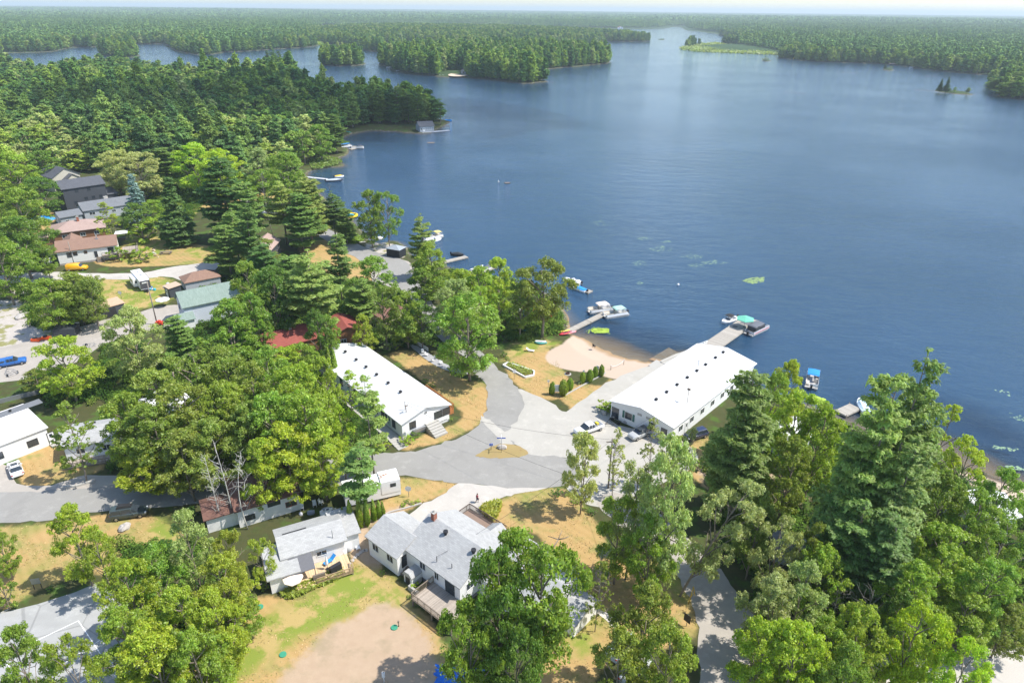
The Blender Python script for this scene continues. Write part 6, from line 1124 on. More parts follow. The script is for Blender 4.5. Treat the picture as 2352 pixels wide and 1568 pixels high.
def pontoon(name, label, rear, front, L=6.8, W=2.5, top=None, rail=None, dark=False, stripe=None, toph=None):
    a, b = G(*rear, .4), G(*front, .4); d = (b-a).normalized(); c = (a+b)/2; r = empty(name, (c.x, c.y, 0), math.atan2(d.y, d.x)); tag(r, label, 'boat'); h = L/2; w = W/2
    for s in (-1, 1): MB().tube([(-h+.1, s*w*.7, .12), (h-.7, s*w*.7, .12), (h-.1, s*w*.7, .28), (h+.1, s*w*.7, .42)], [.3, .3, .2, .04], 10).build('pontoon_tube', GREYM, r)
    MB().box(-h, h, -w, w, .42, .52).build('deck_floor', plain('boat_carpet', (.45,.43,.4), .9), r)
    m = MB(); q = .06
    for s in (-1, 1): m.box(-h+.5, h-.25, s*w-q if s > 0 else -w, w if s > 0 else -w+q, .62, 1.18)
    m.box(h-.31, h-.25, -w, -.4, .62, 1.18); m.box(h-.31, h-.25, .4, w, .62, 1.18); m.box(-h+.5, -h+.56, -w, w*.3, .62, 1.18); m.build('fence', rail or WPLAST, r)
    m = MB()
    for s in (-1, 1): m.tube([(-h+.5, s*(w-.03), 1.24), (h-.25, s*(w-.03), 1.24)], .035, 5)
    for x in np.linspace(-h+.5, h-.3, 6):
        for s in (-1, 1): m.tube([(x, s*(w-.03), .5), (x, s*(w-.03), 1.24)], .03, 4)
    m.build('rail', GREYM, r)
    if stripe: m = MB(); [m.box(-h+.8, h-.4, s*(w+.004)-.008, s*(w+.004)+.008, .7, .88) for s in (-1, 1)]; m.build('stripe', stripe, r)
    SE = plain('beige_vinyl', (.62,.56,.47), .6) if not dark else plain('grey_vinyl', (.3,.3,.31), .6)
    for x0, x1, s in ((h-2.2, h-.4, -1), (h-2.2, h-.4, 1), (-h+.7, -h+2.4, 1)): MB().box(x0, x1, s*w-(.75 if s > 0 else -.1), s*w-(.1 if s > 0 else -.75), .52, .95).box(x0, x1, s*w-(.22 if s > 0 else -.1), s*w-(.1 if s > 0 else -.22), .9, 1.3).build('seat', SE, r)
    MB().box(-.5, .1, -w+.25, -w+.95, .52, 1.4).build('console', SE, r); MB().loft([[(-.1, -w+.25, 1.4), (.1, -w+.25, 1.7), (.12, -w+.25, 1.4)], [(-.1, -w+.95, 1.4), (.1, -w+.95, 1.7), (.12, -w+.95, 1.4)]]).build('console_screen', GLASS, r)
    if top:
        x0, x1 = toph or (-h+.7, .9); ys = np.linspace(-w*.92, w*.92, 5); xm = (x0+x1)/2; zt = 2.4
        m = MB(); m.loft([[(x, y, zt-.12*(y/w)**2-(.2 if i in (0, 3) else 0)) for y in ys]+[(x, y, zt-.05-.12*(y/w)**2-(.2 if i in (0, 3) else 0)) for y in ys[::-1]] for i, x in enumerate((x0, x0+.3, x1-.3, x1))]); m.build('canopy', top, r)
        m = MB()
        for s in (-1, 1):
            for x in (x0, xm, x1): m.tube([(xm, s*(w-.05), 1.2), (x, s*w*.92, zt-.2)], .025, 4)
        m.build('canopy_frame', WPLAST if not dark else BLACKM, r)
        if dark: m = MB(); m.box(x0+.1, x1-.1, -w*.93, -w*.91, 1.2, 2.15).box(x0+.1, x1-.1, w*.91, w*.93, 1.2, 2.15).box(x0+.08, x0+.1, -w*.91, w*.91, 1.2, 2.1); m.build('side_curtain', plain('dark_curtain', (.05,.055,.06), .5), r)
    MB().box(-h-.35, -h+.1, -.2, .2, .5, 1.2).box(-h-.25, -h-.05, -.08, .08, -.4, .5).build('outboard_motor', BLACKM, r); return r
CREAM = plain('cream_canvas', (.80,.68,.58), .8); MINT = plain('mint_canvas', (.36,.58,.48), .8); BLUEC = plain('blue_canvas', (.03,.25,.62), .8); GREYC = plain('grey_canvas', (.13,.14,.16), .8); YELC = plain('yellow_canvas', (.80,.66,.20), .8); REDS = plain('crimson_vinyl', (.45,.02,.06), .4)
pontoon('pontoon_boat', 'white pontoon boat with cream canopy on the left of the long narrow dock', ZR(262,365), ZR(130,385), top=CREAM, toph=(-2.2, .9)); 
pontoon('pontoon_boat', 'white pontoon boat with mint canopy on the right of the long narrow dock', ZR(385,398), ZR(250,420), top=MINT, toph=(-2.4, .6))
pontoon('pontoon_boat', 'silver pontoon boat with dark enclosed canopy and crimson stripe at the main dock', ZR(1355,565), ZR(1490,500), L=7.6, top=GREYC, dark=True, stripe=REDS, rail=plain('silver_panel', (.62,.62,.64), .4), toph=(-2.6, 1.6))
speedboat('motorboat', 'white bowrider with black bimini on the left of the main dock', ZR(1265,440), ZR(1150,485), 6., 2.3, top=plain('black_canvas', (.03,.03,.03), .8))
pontoon('pontoon_boat', 'white pontoon boat with bright blue canopy beyond the trees right of the lodge', ZR(1850,985), ZR(1865,880), L=6.4, top=BLUEC, toph=(-.6, 2.4))
speedboat('motorboat', 'small white boat with bright blue cover tied beside the short dock', ZB(1210,490), ZB(1095,450), 5.6, 2.1, cover=BLUEC); speedboat('motorboat', 'white runabout with small mast behind the wide oak', ZB(1135,410), ZB(1060,390), 5.6, 2.2)
pontoon('pontoon_boat', 'white pontoon with yellow-beige canopy behind the light green shore tree', ZM(1790,690), ZM(1930,660), L=7.5, top=YELC, toph=(1., 3.2)); speedboat('motorboat', 'white cabin boat moored behind the light green shore tree', ZM(1800,720), ZM(1920,700), 6.5, 2.4)
speedboat('motorboat', 'dark covered jet boat at the end of the wooden dock by the shore tree', ZM(2040,830), ZM(2130,840), 4., 1.6, cover=plain('black_cover', (.04,.045,.05), .7), hull=BLACKM)
speedboat('motorboat', 'grey covered boat at the end of the long grey dock in the bay', ZM(915,170), ZM(1050,165), 7.5, 2.6, cover=plain('grey_cover', (.42,.46,.52), .7), hull=plain('dark_hull', (.06,.07,.09), .3)); speedboat('jet_ski', 'yellow and white watercraft behind the grey covered boat in the bay', ZM(990,135), ZM(1060,133), 4.2, 1.8, cover=plain('yellow_cover', (.75,.5,.05), .6))
NR = zf(746.5,0,.34179); NL = zf(0,0,.34179); NRR = zf(1548,0,.34179)
pontoon('pontoon_boat', 'pontoon with blue top moored under the dark pine in the bay', NR(115,990), NR(165,985), L=7, top=BLUEC, toph=(-2.8, 2.2)); pontoon('pontoon_boat', 'white pontoon with dark furled top beside the blue-topped one in the bay', NR(185,995), NR(250,995), L=7, top=plain('navy_canvas', (.03,.04,.08), .8), toph=(.5, 2.5))
def dock(name, label, A, B, w, mat, z=.55, n=None, head=None, posts=True):
    a, b = G(*A, z), G(*B, z); d = b-a; d.z = 0; L = d.length; r = empty(name, (a.x, a.y, 0), math.atan2(d.y, d.x)-math.pi/2); tag(r, label, 'dock')
    k = n or max(1, int(L/6)); 
    for i in range(k): MB().box(-w/2, w/2, L*i/k+.04, L*(i+1)/k-.04, z-.12, z).box(-w/2-.04, w/2+.04, L*i/k+.02, L*(i+1)/k-.02, z-.34, z-.124).build('dock_section', mat, r)
    if head: MB().box(head[0], head[1], L-head[2], L-.05, z-.16, z-.004).build('dock_head', mat, r)
    if posts:
        for i in range(k+1):
            for s in (-1, 1): MB().tube([(s*(w/2+.08), min(L-.1, max(.1, L*i/k)), -2.2), (s*(w/2+.08), min(L-.1, max(.1, L*i/k)), z+.25)], .06, 6).build('pile', OLDWOOD, r)
    return r, L
D1, L1 = dock('main_dock', 'wide pale wooden boat dock running out beside the right lodge', ((1583+1640)/2-5,813), (1725,731), 4.0, WOODY, .62, 1)
MB().box(-.9, 2.0, L1-4.6, L1-1.4, .62, .64).build('dark_mat', plain('dark_mat', (.15,.15,.16), .9), D1); MB().box(-1.3, -.2, L1-8.0, L1-6.9, .622, .66).build('hatch', BLACKM, D1)
dock('narrow_dock', 'long narrow grey dock with two pontoon boats at its end', ZB(1060,835), ZB(1405,665), 1.6, WOODY, .5)
dock('dock', 'short pale dock beside the boat with the blue cover', ZB(1080,430), ZB(1260,485), 2.0, WOODY, .5); dock('dock', 'wooden dock with the black covered jet boat', ZM(1950,890), ZM(2165,840), 1.8, WOODY, .5)
dock('dock', 'long thin grey dock reaching the covered boat in the bay', ZM(695,125), ZM(915,148), 1.6, plain('grey_dock', (.55,.56,.58), .8), .5); dock('dock', 'pale dock beside the two pontoons in the bay', NR(165,1003), NR(215,992), 2., WOODY, .5); dock('dock', 'thin dock running out from the boathouse point', NR(735,885), NR(835,875), 2.2, plain('grey_dock'), .5) if False else None
dock('dock', 'dark flat dock running out from the boathouse', NR(650,890), NR(835,875), 2.4, plain('grey_dock', (.5,.5,.5)), .4)
dock('dock', 'dock with canoe on the shore below the forest path', NR(100,885), NR(175,895), 2.4, WOODY, .5)
dock('dock', 'wooden dock under the white-roofed boat left of the great right pines', (1930,948), (1965,932), 2.4, WOODY, .5); speedboat('motorboat', 'pale blue boat end beside the dock left of the great right pines', (1985,945), (1975,928), 5., 2., cover=plain('ice_blue', (.5,.62,.7), .5))
dock('dock', 'long pale wooden dock hidden behind the shore trees of the marina', (1050,640), (1135,612), 2.2, WOODY, .5); speedboat('motorboat', 'white boat behind the marina trees, left one', (1080,628), (1110,615), 6, 2.3); speedboat('motorboat', 'grey covered boat behind the marina trees, right one', (1110,622), (1140,610), 6, 2.3, cover=GREYC)
# concrete quay wall and white gangway rails
A, B = G(*ZB(1885,1118)), G(*ZB(2160,1012)); d = (B-A).normalized(); rz = math.atan2(d.y, d.x); L = (B-A).length
tag(MB().box(0, L, -1.6, 0, -1.5, .12).box(0, L, -.35, .02, .1, .26).build('quay_wall', CONC, None, A, rz), 'concrete quay wall between the brown boat ramp and the main dock', 'wall')
e = empty('gangway_rail', G(*ZR(915,690)), rz); tag(e, 'white metal gangway railing at the landward end of the main dock', 'railing')
m = MB(); 
for z_ in (.15, .6, 1.1): m.tube([(0, 0, z_), (5.2, 0, z_)], .05, 5)
for x_ in np.linspace(0, 5.2, 7): m.tube([(x_, 0, 0), (x_, 0, 1.1)], .045, 4); 
for x_ in np.linspace(0, 4.3, 6): m.tube([(x_, 0, .15), (x_+.87, 0, 1.1)], .03, 4)
m.build('rail_frame', TRIM, e)
MB().tube([(0, -3.6, .0), (0, -3.6, 1.1), (5.2, -3.6, 1.1), (5.2, -3.6, 0)], .045, 5).build('rail_frame', TRIM, e)
tag(MB().quad([G(*ZB(1780,1092), .03), G(*ZB(1885,1118), .03), G(*ZB(2070,1040), -.14), G(*ZB(1960,985), -.16)][::-1]).build('boat_ramp', BROWN), kind='structure')
# green umbrella at the dock end
def parasol(label, P_, zb, R, h, mat, n=8, tilt=0., closed=False, name='parasol'):
    b = G(*P_, zb); r = empty(name, b); tag(r, label, 'parasol'); MB().tube([(0, 0, 0), (0, 0, h+.05)], .035, 6).build('pole', GREYM, r)
    MB().tube([(0, 0, 0), (0, 0, .08)], .28, 10).build('base', BLACKM, r); m = MB()
    if closed: m.loft([[(q*math.cos(a), q*math.sin(a), z_) for a in [i*2*math.pi/12 for i in range(12)]] for q, z_ in ((.14, h*.35), (.22, h*.45), (.16, h*.7), (.04, h))])
    else:
        ring = [(R*math.cos(2*math.pi*k/n+.2), R*math.sin(2*math.pi*k/n+.2), h-.42*R/1.6) for k in range(n)]; m.add(ring+[(0, 0, h)]+[(x, y, z_-.14) for x, y, z_ in ring], [(k, (k+1) % n, n) for k in range(n)]+[(k, n+1+k, n+1+(k+1) % n, (k+1) % n) for k in range(n)])
        rb = MB(); [rb.tube([(0, 0, h-.04), (ring[k][0]*.98, ring[k][1]*.98, ring[k][2]-.03)], .015, 3) for k in range(n)]; rb.build('ribs', GREYM, r)
    o = m.build('canopy', mat, r); o.rotation_euler = (tilt, tilt*.5, 0); return r
parasol('large green parasol shading the end of the main dock', ZR(1325,505), .62, 2.2, 2.8, plain('green_canvas', (.14,.46,.33), .8), 6); parasol('beige half-open parasol hanging over the edge of the blond deck', Z2(650,1165), GZ, 1.35, 2.4, CREAM, 8, .15); parasol('closed white parasol standing on the blond deck', Z2(965,1000), GZ+.5, 1., 2.3, plain('white_canvas', (.78,.76,.74), .8), 8, 0, True); parasol('white open parasol beside the green-roofed house', Z0(1470,1490), GZ, 1.7, 2.4, plain('white_canvas', (.78,.76,.74)), 8)
tag(MB().box(-1.2, 1.2, -.8, .8, .05, .3).build('swim_raft', plain('dark_raft', (.2,.16,.13), .8), None, G(1165,421,0), .3), 'small dark swimming raft alone on the open lake', 'raft')
tag(MB().tube([(0,0,0),(0,0,1.4)], .04).ball((0, 0, .3), .35).build('marker_buoy', WPLAST, None, G(1145,419,0)), 'thin white marker buoy left of the small raft', 'buoy'); tag(MB().ball((0, 0, .2), .36).tube([(0,0,-.3),(0,0,.1)], .1).build('mooring_buoy', WPLAST, None, G(*ZR(808,178), 0)), 'round white mooring buoy on the lake before the main dock', 'buoy')
tag(MB().box(-2., 2., -1.2, 1.2, .05, .3).build('swim_raft', plain('dark_raft'), None, G(*NR(712,962), 0), .1) if False else MB().box(-2., 2., -1.2, 1.2, .05, .3).build('swim_raft', OLDWOOD, None, G(*NR(712,962), 0), .1), 'flat wooden swim raft below the boathouse', 'raft')
tag(MB().tube([(2.2*math.cos(a), 2.2*math.sin(a), .3) for a in [i*.45 for i in range(15)]], .35, 6).build('trampoline_ring', BLUEC, None, G(*NR(828,812), 0)), 'blue inflatable ring floating beside the lone ragged pine', 'inflatable')
e = empty('inflatable', G(*ZM(1125,485), 0)); tag(e, 'yellow and blue round water inflatable left of the leafy shore pair', 'inflatable')
MB().tube([(2.4*math.cos(a), 2.4*math.sin(a), .5) for a in [i*.419 for i in range(16)]], .45, 8).build('ring', plain('yellow_vinyl', (.8,.55,.02), .4), e); MB().tube([(1.2*math.cos(a), 1.2*math.sin(a)-.6, .6) for a in [i*.419 for i in range(16)]], .4, 8).build('inner_ring', plain('cyan_vinyl', (.02,.45,.65), .4), e)
# kayaks, canoe, seats
def kayak(label, a, b, mat, z=GZ+.1, w=.4, name='kayak'):
    A, B = G(*a), G(*b); d = B-A; L = max(d.length, 3.); c = (A+B)/2; m = MB(); h = L/2
    m.loft([[(x, -w*f, .12), (x, -w*f*.6, .0), (x, w*f*.6, 0), (x, w*f, .12), (x, w*f*.6, .3), (x, -w*f*.6, .3)] for x, f in ((-h, .05), (-h*.6, .7), (0, 1), (h*.6, .7), (h, .05))], 0, True); r = m.build(name, mat, None, (c.x, c.y, z), math.atan2(d.y, d.x)); tag(r, label, 'kayak' if name == 'kayak' else 'boat')
    MB().prism([(.45*math.cos(t), w*.45*math.sin(t)) for t in [i*.628 for i in range(10)]], .3, .325).build('cockpit', BLACKM, r); return r
kayak('red kayak lying on the grass at the foot of the narrow dock', ZB(990,875), ZB(1060,862), plain('red_kayak', (.6,.05,.07), .4)); kayak('pink kayak lying nearest the narrow dock', ZB(1050,862), ZB(1110,852), plain('pink_kayak', (.8,.28,.32), .4)); kayak('yellow kayak behind the red and pink kayaks', ZB(985,850), ZB(1060,838), plain('yellow_kayak', (.8,.6,.08), .4)); kayak('dark red kayak between the red and yellow kayaks', ZB(1000,865), ZB(1080,850), plain('maroon_kayak', (.4,.03,.08), .4))
kayak('red canoe pulled up behind the leafy shore pair', ZM(1300,690), ZM(1390,682), plain('red_kayak', (.6,.05,.07))); kayak('pale canoe upturned by the reeds', ZM(1165,722), ZM(1260,718), plain('pale_canoe', (.6,.57,.5), .6), name='canoe'); kayak('teal canoe on the dock below the forest path', NR(140,886), NR(175,893), plain('teal_canoe', (.1,.5,.45), .5), name='canoe'); speedboat('jet_ski', 'white jet ski beside the red canoe on the shore', ZM(1350,705), ZM(1420,708), 3., 1.2, cover=plain('white_canvas', (.78,.76,.74)), z=.5)
e = kayak('green and white paddle boat leaning near the oak trunk', ZB(770,945), ZB(855,950), plain('pedal_teal', (.1,.35,.3), .5), w=.9, name='paddle_boat'); MB().box(-1.2, 1.2, -.3, .3, .3, .5).build('deck_panel', WPLAST, e); kayak('dark teal boat in the shade left of the oak trunk', ZB(680,840), ZB(735,838), plain('deep_teal', (.04,.2,.22), .5), w=.55, name='paddle_boat')
def lounger(label, P_, rz, fab, z=GZ):
    r = empty('sun_lounger', G(*P_, z), rz); tag(r, label, 'sun lounger'); MB().box(-.3, .3, -.9, .35, .3, .36).build('seat', fab, r); MB().loft([[(x, .35, .3), (x, .95, .78), (x, .92, .84), (x, .35, .37)] for x in (-.3, .3)]).build('backrest', fab, r)
    for x_ in (-.27, .27):
        for y_ in (-.8, .3): MB().box(x_-.03, x_+.03, y_-.03, y_+.03, 0, .3).build('leg', WPLAST, r)
    return r
lounger('white plastic sun lounger on the shaded lawn by the beach', ZB(720,1020), 1.35, WPLAST); lounger('blue and white sun lounger on the blond deck', Z2(985,935), -.7, BLUEC, GZ+.5); lounger('white lounger on the bare ground right of the small cottage', Z2(1238,790), .55, WPLAST)
def chair(label, P_, rz, mat, group=None, z=GZ, name='chair'):
    r = empty(name, G(*P_, z), rz); tag(r, label, 'chair', group); MB().box(-.28, .28, -.28, .28, .38, .43).build('seat', mat, r); MB().loft([[(x, .24, .42), (x, .38, 1.), (x, .34, 1.), (x, .2, .42)] for x in (-.28, .28)]).build('backrest', mat, r)
    for x_ in (-.25, .25):
        for y_ in (-.25, .25): MB().box(x_-.025, x_+.025, y_-.025, y_+.025, 0, .38).build('leg', mat, r)
        MB().box(x_-.04, x_+.04, -.26, .3, .62, .66).build('armrest', mat, r)
    return r
chair('black folding chair alone on the beach sand', ZB(1290,985), 2.4, BLACKM)
c0 = chair('white plastic chair beside the grey patio path above the left lodge lawn', ZL(1100,140), .4, WPLAST, 'white chairs on the patio path')
for p_, a_ in ((ZL(1135,165), 1.4), (ZL(1190,215), 2.), (ZL(1265,240), .3), (ZL(1215,190), 3.)): c_ = copy_tree(c0); c_.location = G(*p_); c_.rotation_euler.z = a_
c0 = chair('white plastic chair among clutter between the brown-roofed house and the motorhome', Z2(845,410), .4, WPLAST, 'white chairs and clutter behind the cottage')
for p_, a_ in ((Z2(905,390), 1.4), (Z2(1035,470), 2.), (Z2(725,440), .3), (Z2(925,505), 1.), (Z2(680,300), 2.)): c_ = copy_tree(c0); c_.location = G(*p_); c_.rotation_euler.z = a_
tag(MB().box(-.5, .5, -.5, .5, .35, .42).tube([(0,0,0),(0,0,.4)], .08).build('round_table', WPLAST, None, G(*Z2(975,460))), 'small white table among the clutter behind the cottage', 'table')
# patio path, fence
sheet('patio_path', [ZL(985,70),ZL(1050,75),ZL(1170,150),ZL(1290,230),ZL(1480,300),ZL(1500,330),ZL(1300,290),ZL(1150,210),ZL(1050,130)], .02, plain('slab_grey', (.33,.33,.34), .9), 2, 0)
e = empty('fence', G(*ZL(1045,62))); tag(e, 'low white picket fence behind the patio path', 'fence'); a_ = G(*ZL(1045,62)); b_ = G(*ZL(1150,125))-a_; m = MB()
for z_ in (.25, .8): m.tube([(0, 0, z_), (b_.x, b_.y, z_)], .04, 4)
for k in range(26): q_ = b_*(k/25); m.box(q_.x-.04, q_.x+.04, q_.y-.02, q_.y+.02, 0, 1.)
m.build('pickets', plain('grey_white_paint', (.55,.55,.53), .8), e)
# fire pit, raised bed, posts, signs
e = empty('fire_pit', G(*ZB(1055,1222))); tag(e, 'round iron fire pit on a stone ring on the dry lawn', 'fire pit'); MB().tube([(0,0,0),(0,0,.05)], .75, 14).build('stone_ring', CONC, e); MB().loft([[(q*math.cos(a), q*math.sin(a), z_) for a in [i*.5236 for i in range(12)]] for q, z_ in ((.45,.05),(.45,.42),(.38,.42),(.38,.1))]).build('iron_ring', plain('rusty_iron', (.13,.08,.06), .9), e)
bed = [G(*p) for p in (ZB(475,1150), ZB(520,1128), ZB(755,1205), ZB(752,1240), ZB(672,1258))]; m = MB()
for i in range(5): a_, b_ = bed[i]-bed[0], bed[(i+1) % 5]-bed[0]; n_ = Vector((-(b_-a_).y, (b_-a_).x, 0)).normalized()*.14; m.add([a_-n_, b_-n_, b_+n_, a_+n_, *[q+Vector((0,0,.4)) for q in (a_-n_, b_-n_, b_+n_, a_+n_)]], [(0,3,2,1),(4,5,6,7),(0,1,5,4),(1,2,6,5),(2,3,7,6),(3,0,4,7)])
tag(m.build('bed_edging', TRIM, None, bed[0]), 'white timber edging around the flower bed near the beach', 'edging')
sheet('garden_soil', [ZB(480,1150),ZB(520,1130),ZB(750,1207),ZB(748,1238),ZB(672,1255)], .1, plain('soil', (.2,.13,.07), .95), 1, 0)
def sign(name, label, P_, h, w, hh, panel, text=None, rz=0., post=GREYM, tcol=None, cat='sign', posts=1, extra=None):
    r = empty(name, G(*P_), rz); tag(r, label, cat)
    for k in range(posts): x_ = 0 if posts == 1 else (-w/2+.1+(w-.2)*k); MB().tube([(x_, .03, -.1), (x_, .03, h)], .045, 6).build('post', post, r)
    p = MB().box(-w/2, w/2, -.03, 0, h-hh, h).build('panel', panel, r)
    for k, t in enumerate(text or []):
        cu = bpy.data.curves.new('lettering', 'FONT'); cu.body = t[0]; cu.size = t[1]; cu.align_x = 'CENTER'; cu.extrude = .004; q = bpy.data.objects.new('lettering', cu); C.objects.link(q)
        dg = bpy.context.evaluated_depsgraph_get(); me = bpy.data.meshes.new_from_object(q.evaluated_get(dg)); bpy.data.objects.remove(q); o = bpy.data.objects.new('lettering', me); me.materials.clear(); me.materials.append(tcol or BLACKM); C.objects.link(o); o.parent = p; o.location = (0, -.036, h+t[2]); o.rotation_euler = (math.pi/2, 0, 0)
    return r
SW = plain('sign_white', (.82,.82,.82), .5, 0., .03); SB = plain('sign_blue', (.05,.12,.5), .5)
r = sign('notice_board', 'white notice board on a post in front of the rounded cedars', ZB(958,1412), 2.4, 1.5, 1.6, SW); m = MB(); [m.box(-.5, .5-.2*(k % 2), -.036, -.031, 2.15-.16*k, 2.19-.16*k) for k in range(6)]; m.build('text_lines', GREYM, r)
sign('sign', 'small white sign on a thin post beside the white-edged flower bed', ZB(575,1270), 2.3, .6, .75, SW, None, .1, OLDWOOD); sign('sign', 'small narrow white sign left of the rounded cedars', ZB(880,1345), 1.8, .45, .5, SW); sign('sign', 'white sign behind the third upright cedar', ZB(1320,1220), 1.9, .6, 1.0, SW, None, -.6); sign('sign', 'small white sign left of the first upright cedar', ZB(1195,1250), 1.7, .4, .4, SW); 
sign('sign', 'white speed sign on a post by the lane near the marina trees', ZM(1970,1320), 2.4, .7, .9, SW, [('40', .45, -.7)]); sign('road_sign', 'orange diamond road sign by the shore road', ZM(885,600), 2., .2, .2, BLACKM)
o = [q for q in bpy.data.objects if q.get('label') == 'orange diamond road sign by the shore road'][0]; MB().loft([[(1.0,y,1.6),(0,y,2.6),(-1.0,y,1.6),(0,y,.6)] for y in (-.06,-.1)]).build('diamond', plain('orange_sign', (.9,.32,.01), .5), o)
r = sign('street_sign', 'blue and white street name sign on the little traffic island', ZL(1803,1030), 3.0, .2, .1, SB); MB().box(-.75, .75, -.04, .0, 2.95, 3.15).build('name_blade', SB, r); MB().box(-.02, .02, -.6, .7, 3.17, 3.37).build('name_blade', SW, r)
r = empty('stone', G(*ZL(1810,990))); tag(r, 'grey boulder on the little traffic island', 'boulder'); m = MB(); m.ball((0,0,.25), (.95,.6,.5), 9, 6); rr = random.Random(2); m.v = [(x+rr.uniform(-.12,.12), y+rr.uniform(-.1,.1), z_+rr.uniform(-.08,.08)) for x, y, z_ in m.v]; m.sm = [False]*len(m.sm); m.build('boulder', ROCKM, r)
r = empty('parking_marker', G(*ZL(1712,1005)), .2); tag(r, 'small blue-grey figure-like post marker on the traffic island', 'marker'); MB().tube([(0,0,0),(0,0,1.5)], .07).build('post', GREYM, r); MB().box(-.3,.3,-.05,.05,.9,1.3).build('panel', SB, r)
sign('sign', 'black lawn sign on a thin post beside the lower road', ZS(870,1205), 2.0, 1.0, 1.2, BLACKM, None, -.9)
r = empty('yellow_frame', G(*ZS(885,1060)), .3); tag(r, 'tall yellow wooden swing frame standing by the leaning tree', 'frame'); YW = plain('yellow_wood', (.62,.42,.06), .7); MB().tube([(0,0,0),(.35,0,2.9)], .06, 5).tube([(.8,0,1.2),(.35,0,2.9)], .06, 5).tube([(.1,0,.9),(.6,0,1.9)], .05, 5).build('frame', YW, r)
for p_, l_ in ((ZB(1440,1185), 'short black rope post at the edge of the beach, nearer the cedars'), (ZB(1556,1135), 'short black rope post at the edge of the beach, nearer the ramp')): r = empty('rope_post', G(*p_)); tag(r, l_, 'post'); MB().tube([(0,0,-.1),(0,0,1.1)], .05).build('post', BLACKM, r); MB().ball((0,0,1.15), .1, 8, 5).build('cap', TRIM, r)
A, B = G(*ZB(1440,1185))+Vector((0,0,.95)), G(*ZB(1556,1135))+Vector((0,0,.95)); tag(MB().tube([A.lerp(B, t)-Vector((0,0,.5*math.sin(math.pi*t))) for t in np.linspace(0,1,9)], .03).build('rope', WPLAST), 'white rope slung between the two black beach posts', 'rope')
# boulders by the right lodge, boat trailer
for p_, s_, l_ in ((ZR(228,1185), .8, 'flat grey boulder at the corner bed of the right lodge'), (ZR(322,1215), .8, 'grey boulder beside the boat trailer'), (ZR(412,1255), .85, 'brown boulder by the near wall of the right lodge'), (ZV(1072,245), 1.0, 'pinkish boulder on the grass below the dark minivan'),(ZW(170,30), 2.0, 'pale rock outcrop at the left above the driveway')):
    m = MB(); m.ball((0,0,.3), (s_,s_*.7,.55), 9, 6); rr = random.Random(int(p_[0])); m.v = [(x+rr.uniform(-.14,.14)*s_, y+rr.uniform(-.12,.12)*s_, z_+rr.uniform(-.1,.1)) for x, y, z_ in m.v]; m.sm = [False]*len(m.sm); tag(m.build('boulder', ROCKM, None, G(*p_), rr.uniform(0,3)), l_, 'boulder')
def boat_trailer(label, A, B, mat, W_=1.6):
    a, b = G(*A), G(*B); d = (b-a).normalized(); L = (b-a).length; r = empty('boat_trailer', a, math.atan2(d.y, d.x)); tag(r, label, 'trailer'); m = MB()
    for s in (-1, 1): m.tube([(0, s*W_/2, .5), (L*.6, s*W_/2, .5), (L, 0, .5)], .05, 5)
    for x in (.2, L*.3, L*.55): m.tube([(x, -W_/2, .5), (x, W_/2, .5)], .05, 5)
    m.build('frame', mat, r)
    for s in (-1, 1): MB().loft([[(L*.25+.3*math.cos(a), s*(W_/2+.15)+q, .3+.3*math.sin(a)) for a in [i*.524 for i in range(12)]] for q in (-.09,.09)]).build('wheel', RUBBER, r)
    MB().tube([(L-.4,0,.5),(L-.4,0,1.1)], .05).build('winch_post', mat, r)
boat_trailer('empty black boat trailer parked between the pickup and the right lodge', ZR(340,1245), ZR(240,1285), BLACKM); boat_trailer('empty galvanised boat trailer below the blue pickup', ZW(110,470), ZW(55,430), GREYM); boat_trailer('low grey trailer on the driveway beside the bright green maple', ZW(610,262), ZW(715,245), GREYM)
for x_, l_ in ((Z2(1120,865), 'front white propane tank at the right end of the small cottage'), (Z2(1168,820), 'rear white propane tank with rusty cap beside the small cottage')): r = empty('propane_tank', G(*x_)); tag(r, l_, 'tank'); MB().loft([[(q*math.cos(a), q*math.sin(a), z_) for a in [i*.4488 for i in range(14)]] for q, z_ in ((.4,0),(.48,.1),(.48,1.2),(.3,1.42),(.12,1.45))], 0, True).build('tank', WPLAST, r); MB().tube([(0,0,1.4),(0,0,1.58)], .16).build('valve_cap', GREYM, r)
for p_, l_ in ((Z3(335,1150), 'green septic lid on the bare dirt yard'), (ZV(2070,0), 'x'), (Z2(330,1358), 'green lid on the lawn left of the hosta bed'), ((650,1503), 'green lid near the bottom edge of the yard')):
    if l_ != 'x': tag(MB().tube([(0,0,-.05),(0,0,.14)], .42, 14).build('septic_lid', plain('septic_green', (.05,.28,.17), .6), None, G(*p_)), l_, 'lid')
tag(MB().tube([(0,0,0),(0,0,.9)], .07).box(-.1,.1,-.1,.1,.7,.95).build('yard_post', OLDWOOD, None, G(*Z3(368,1140))), 'short stake beside the green septic lid', 'post'); tag(MB().tube([(0,0,0),(0,0,1.6)], .09).box(-.16,.16,-.12,.12,.9,1.6).build('meter_post', TRIM, None, G(*Z3(258,1560))), 'white meter post at the bottom edge of the dirt yard', 'post')
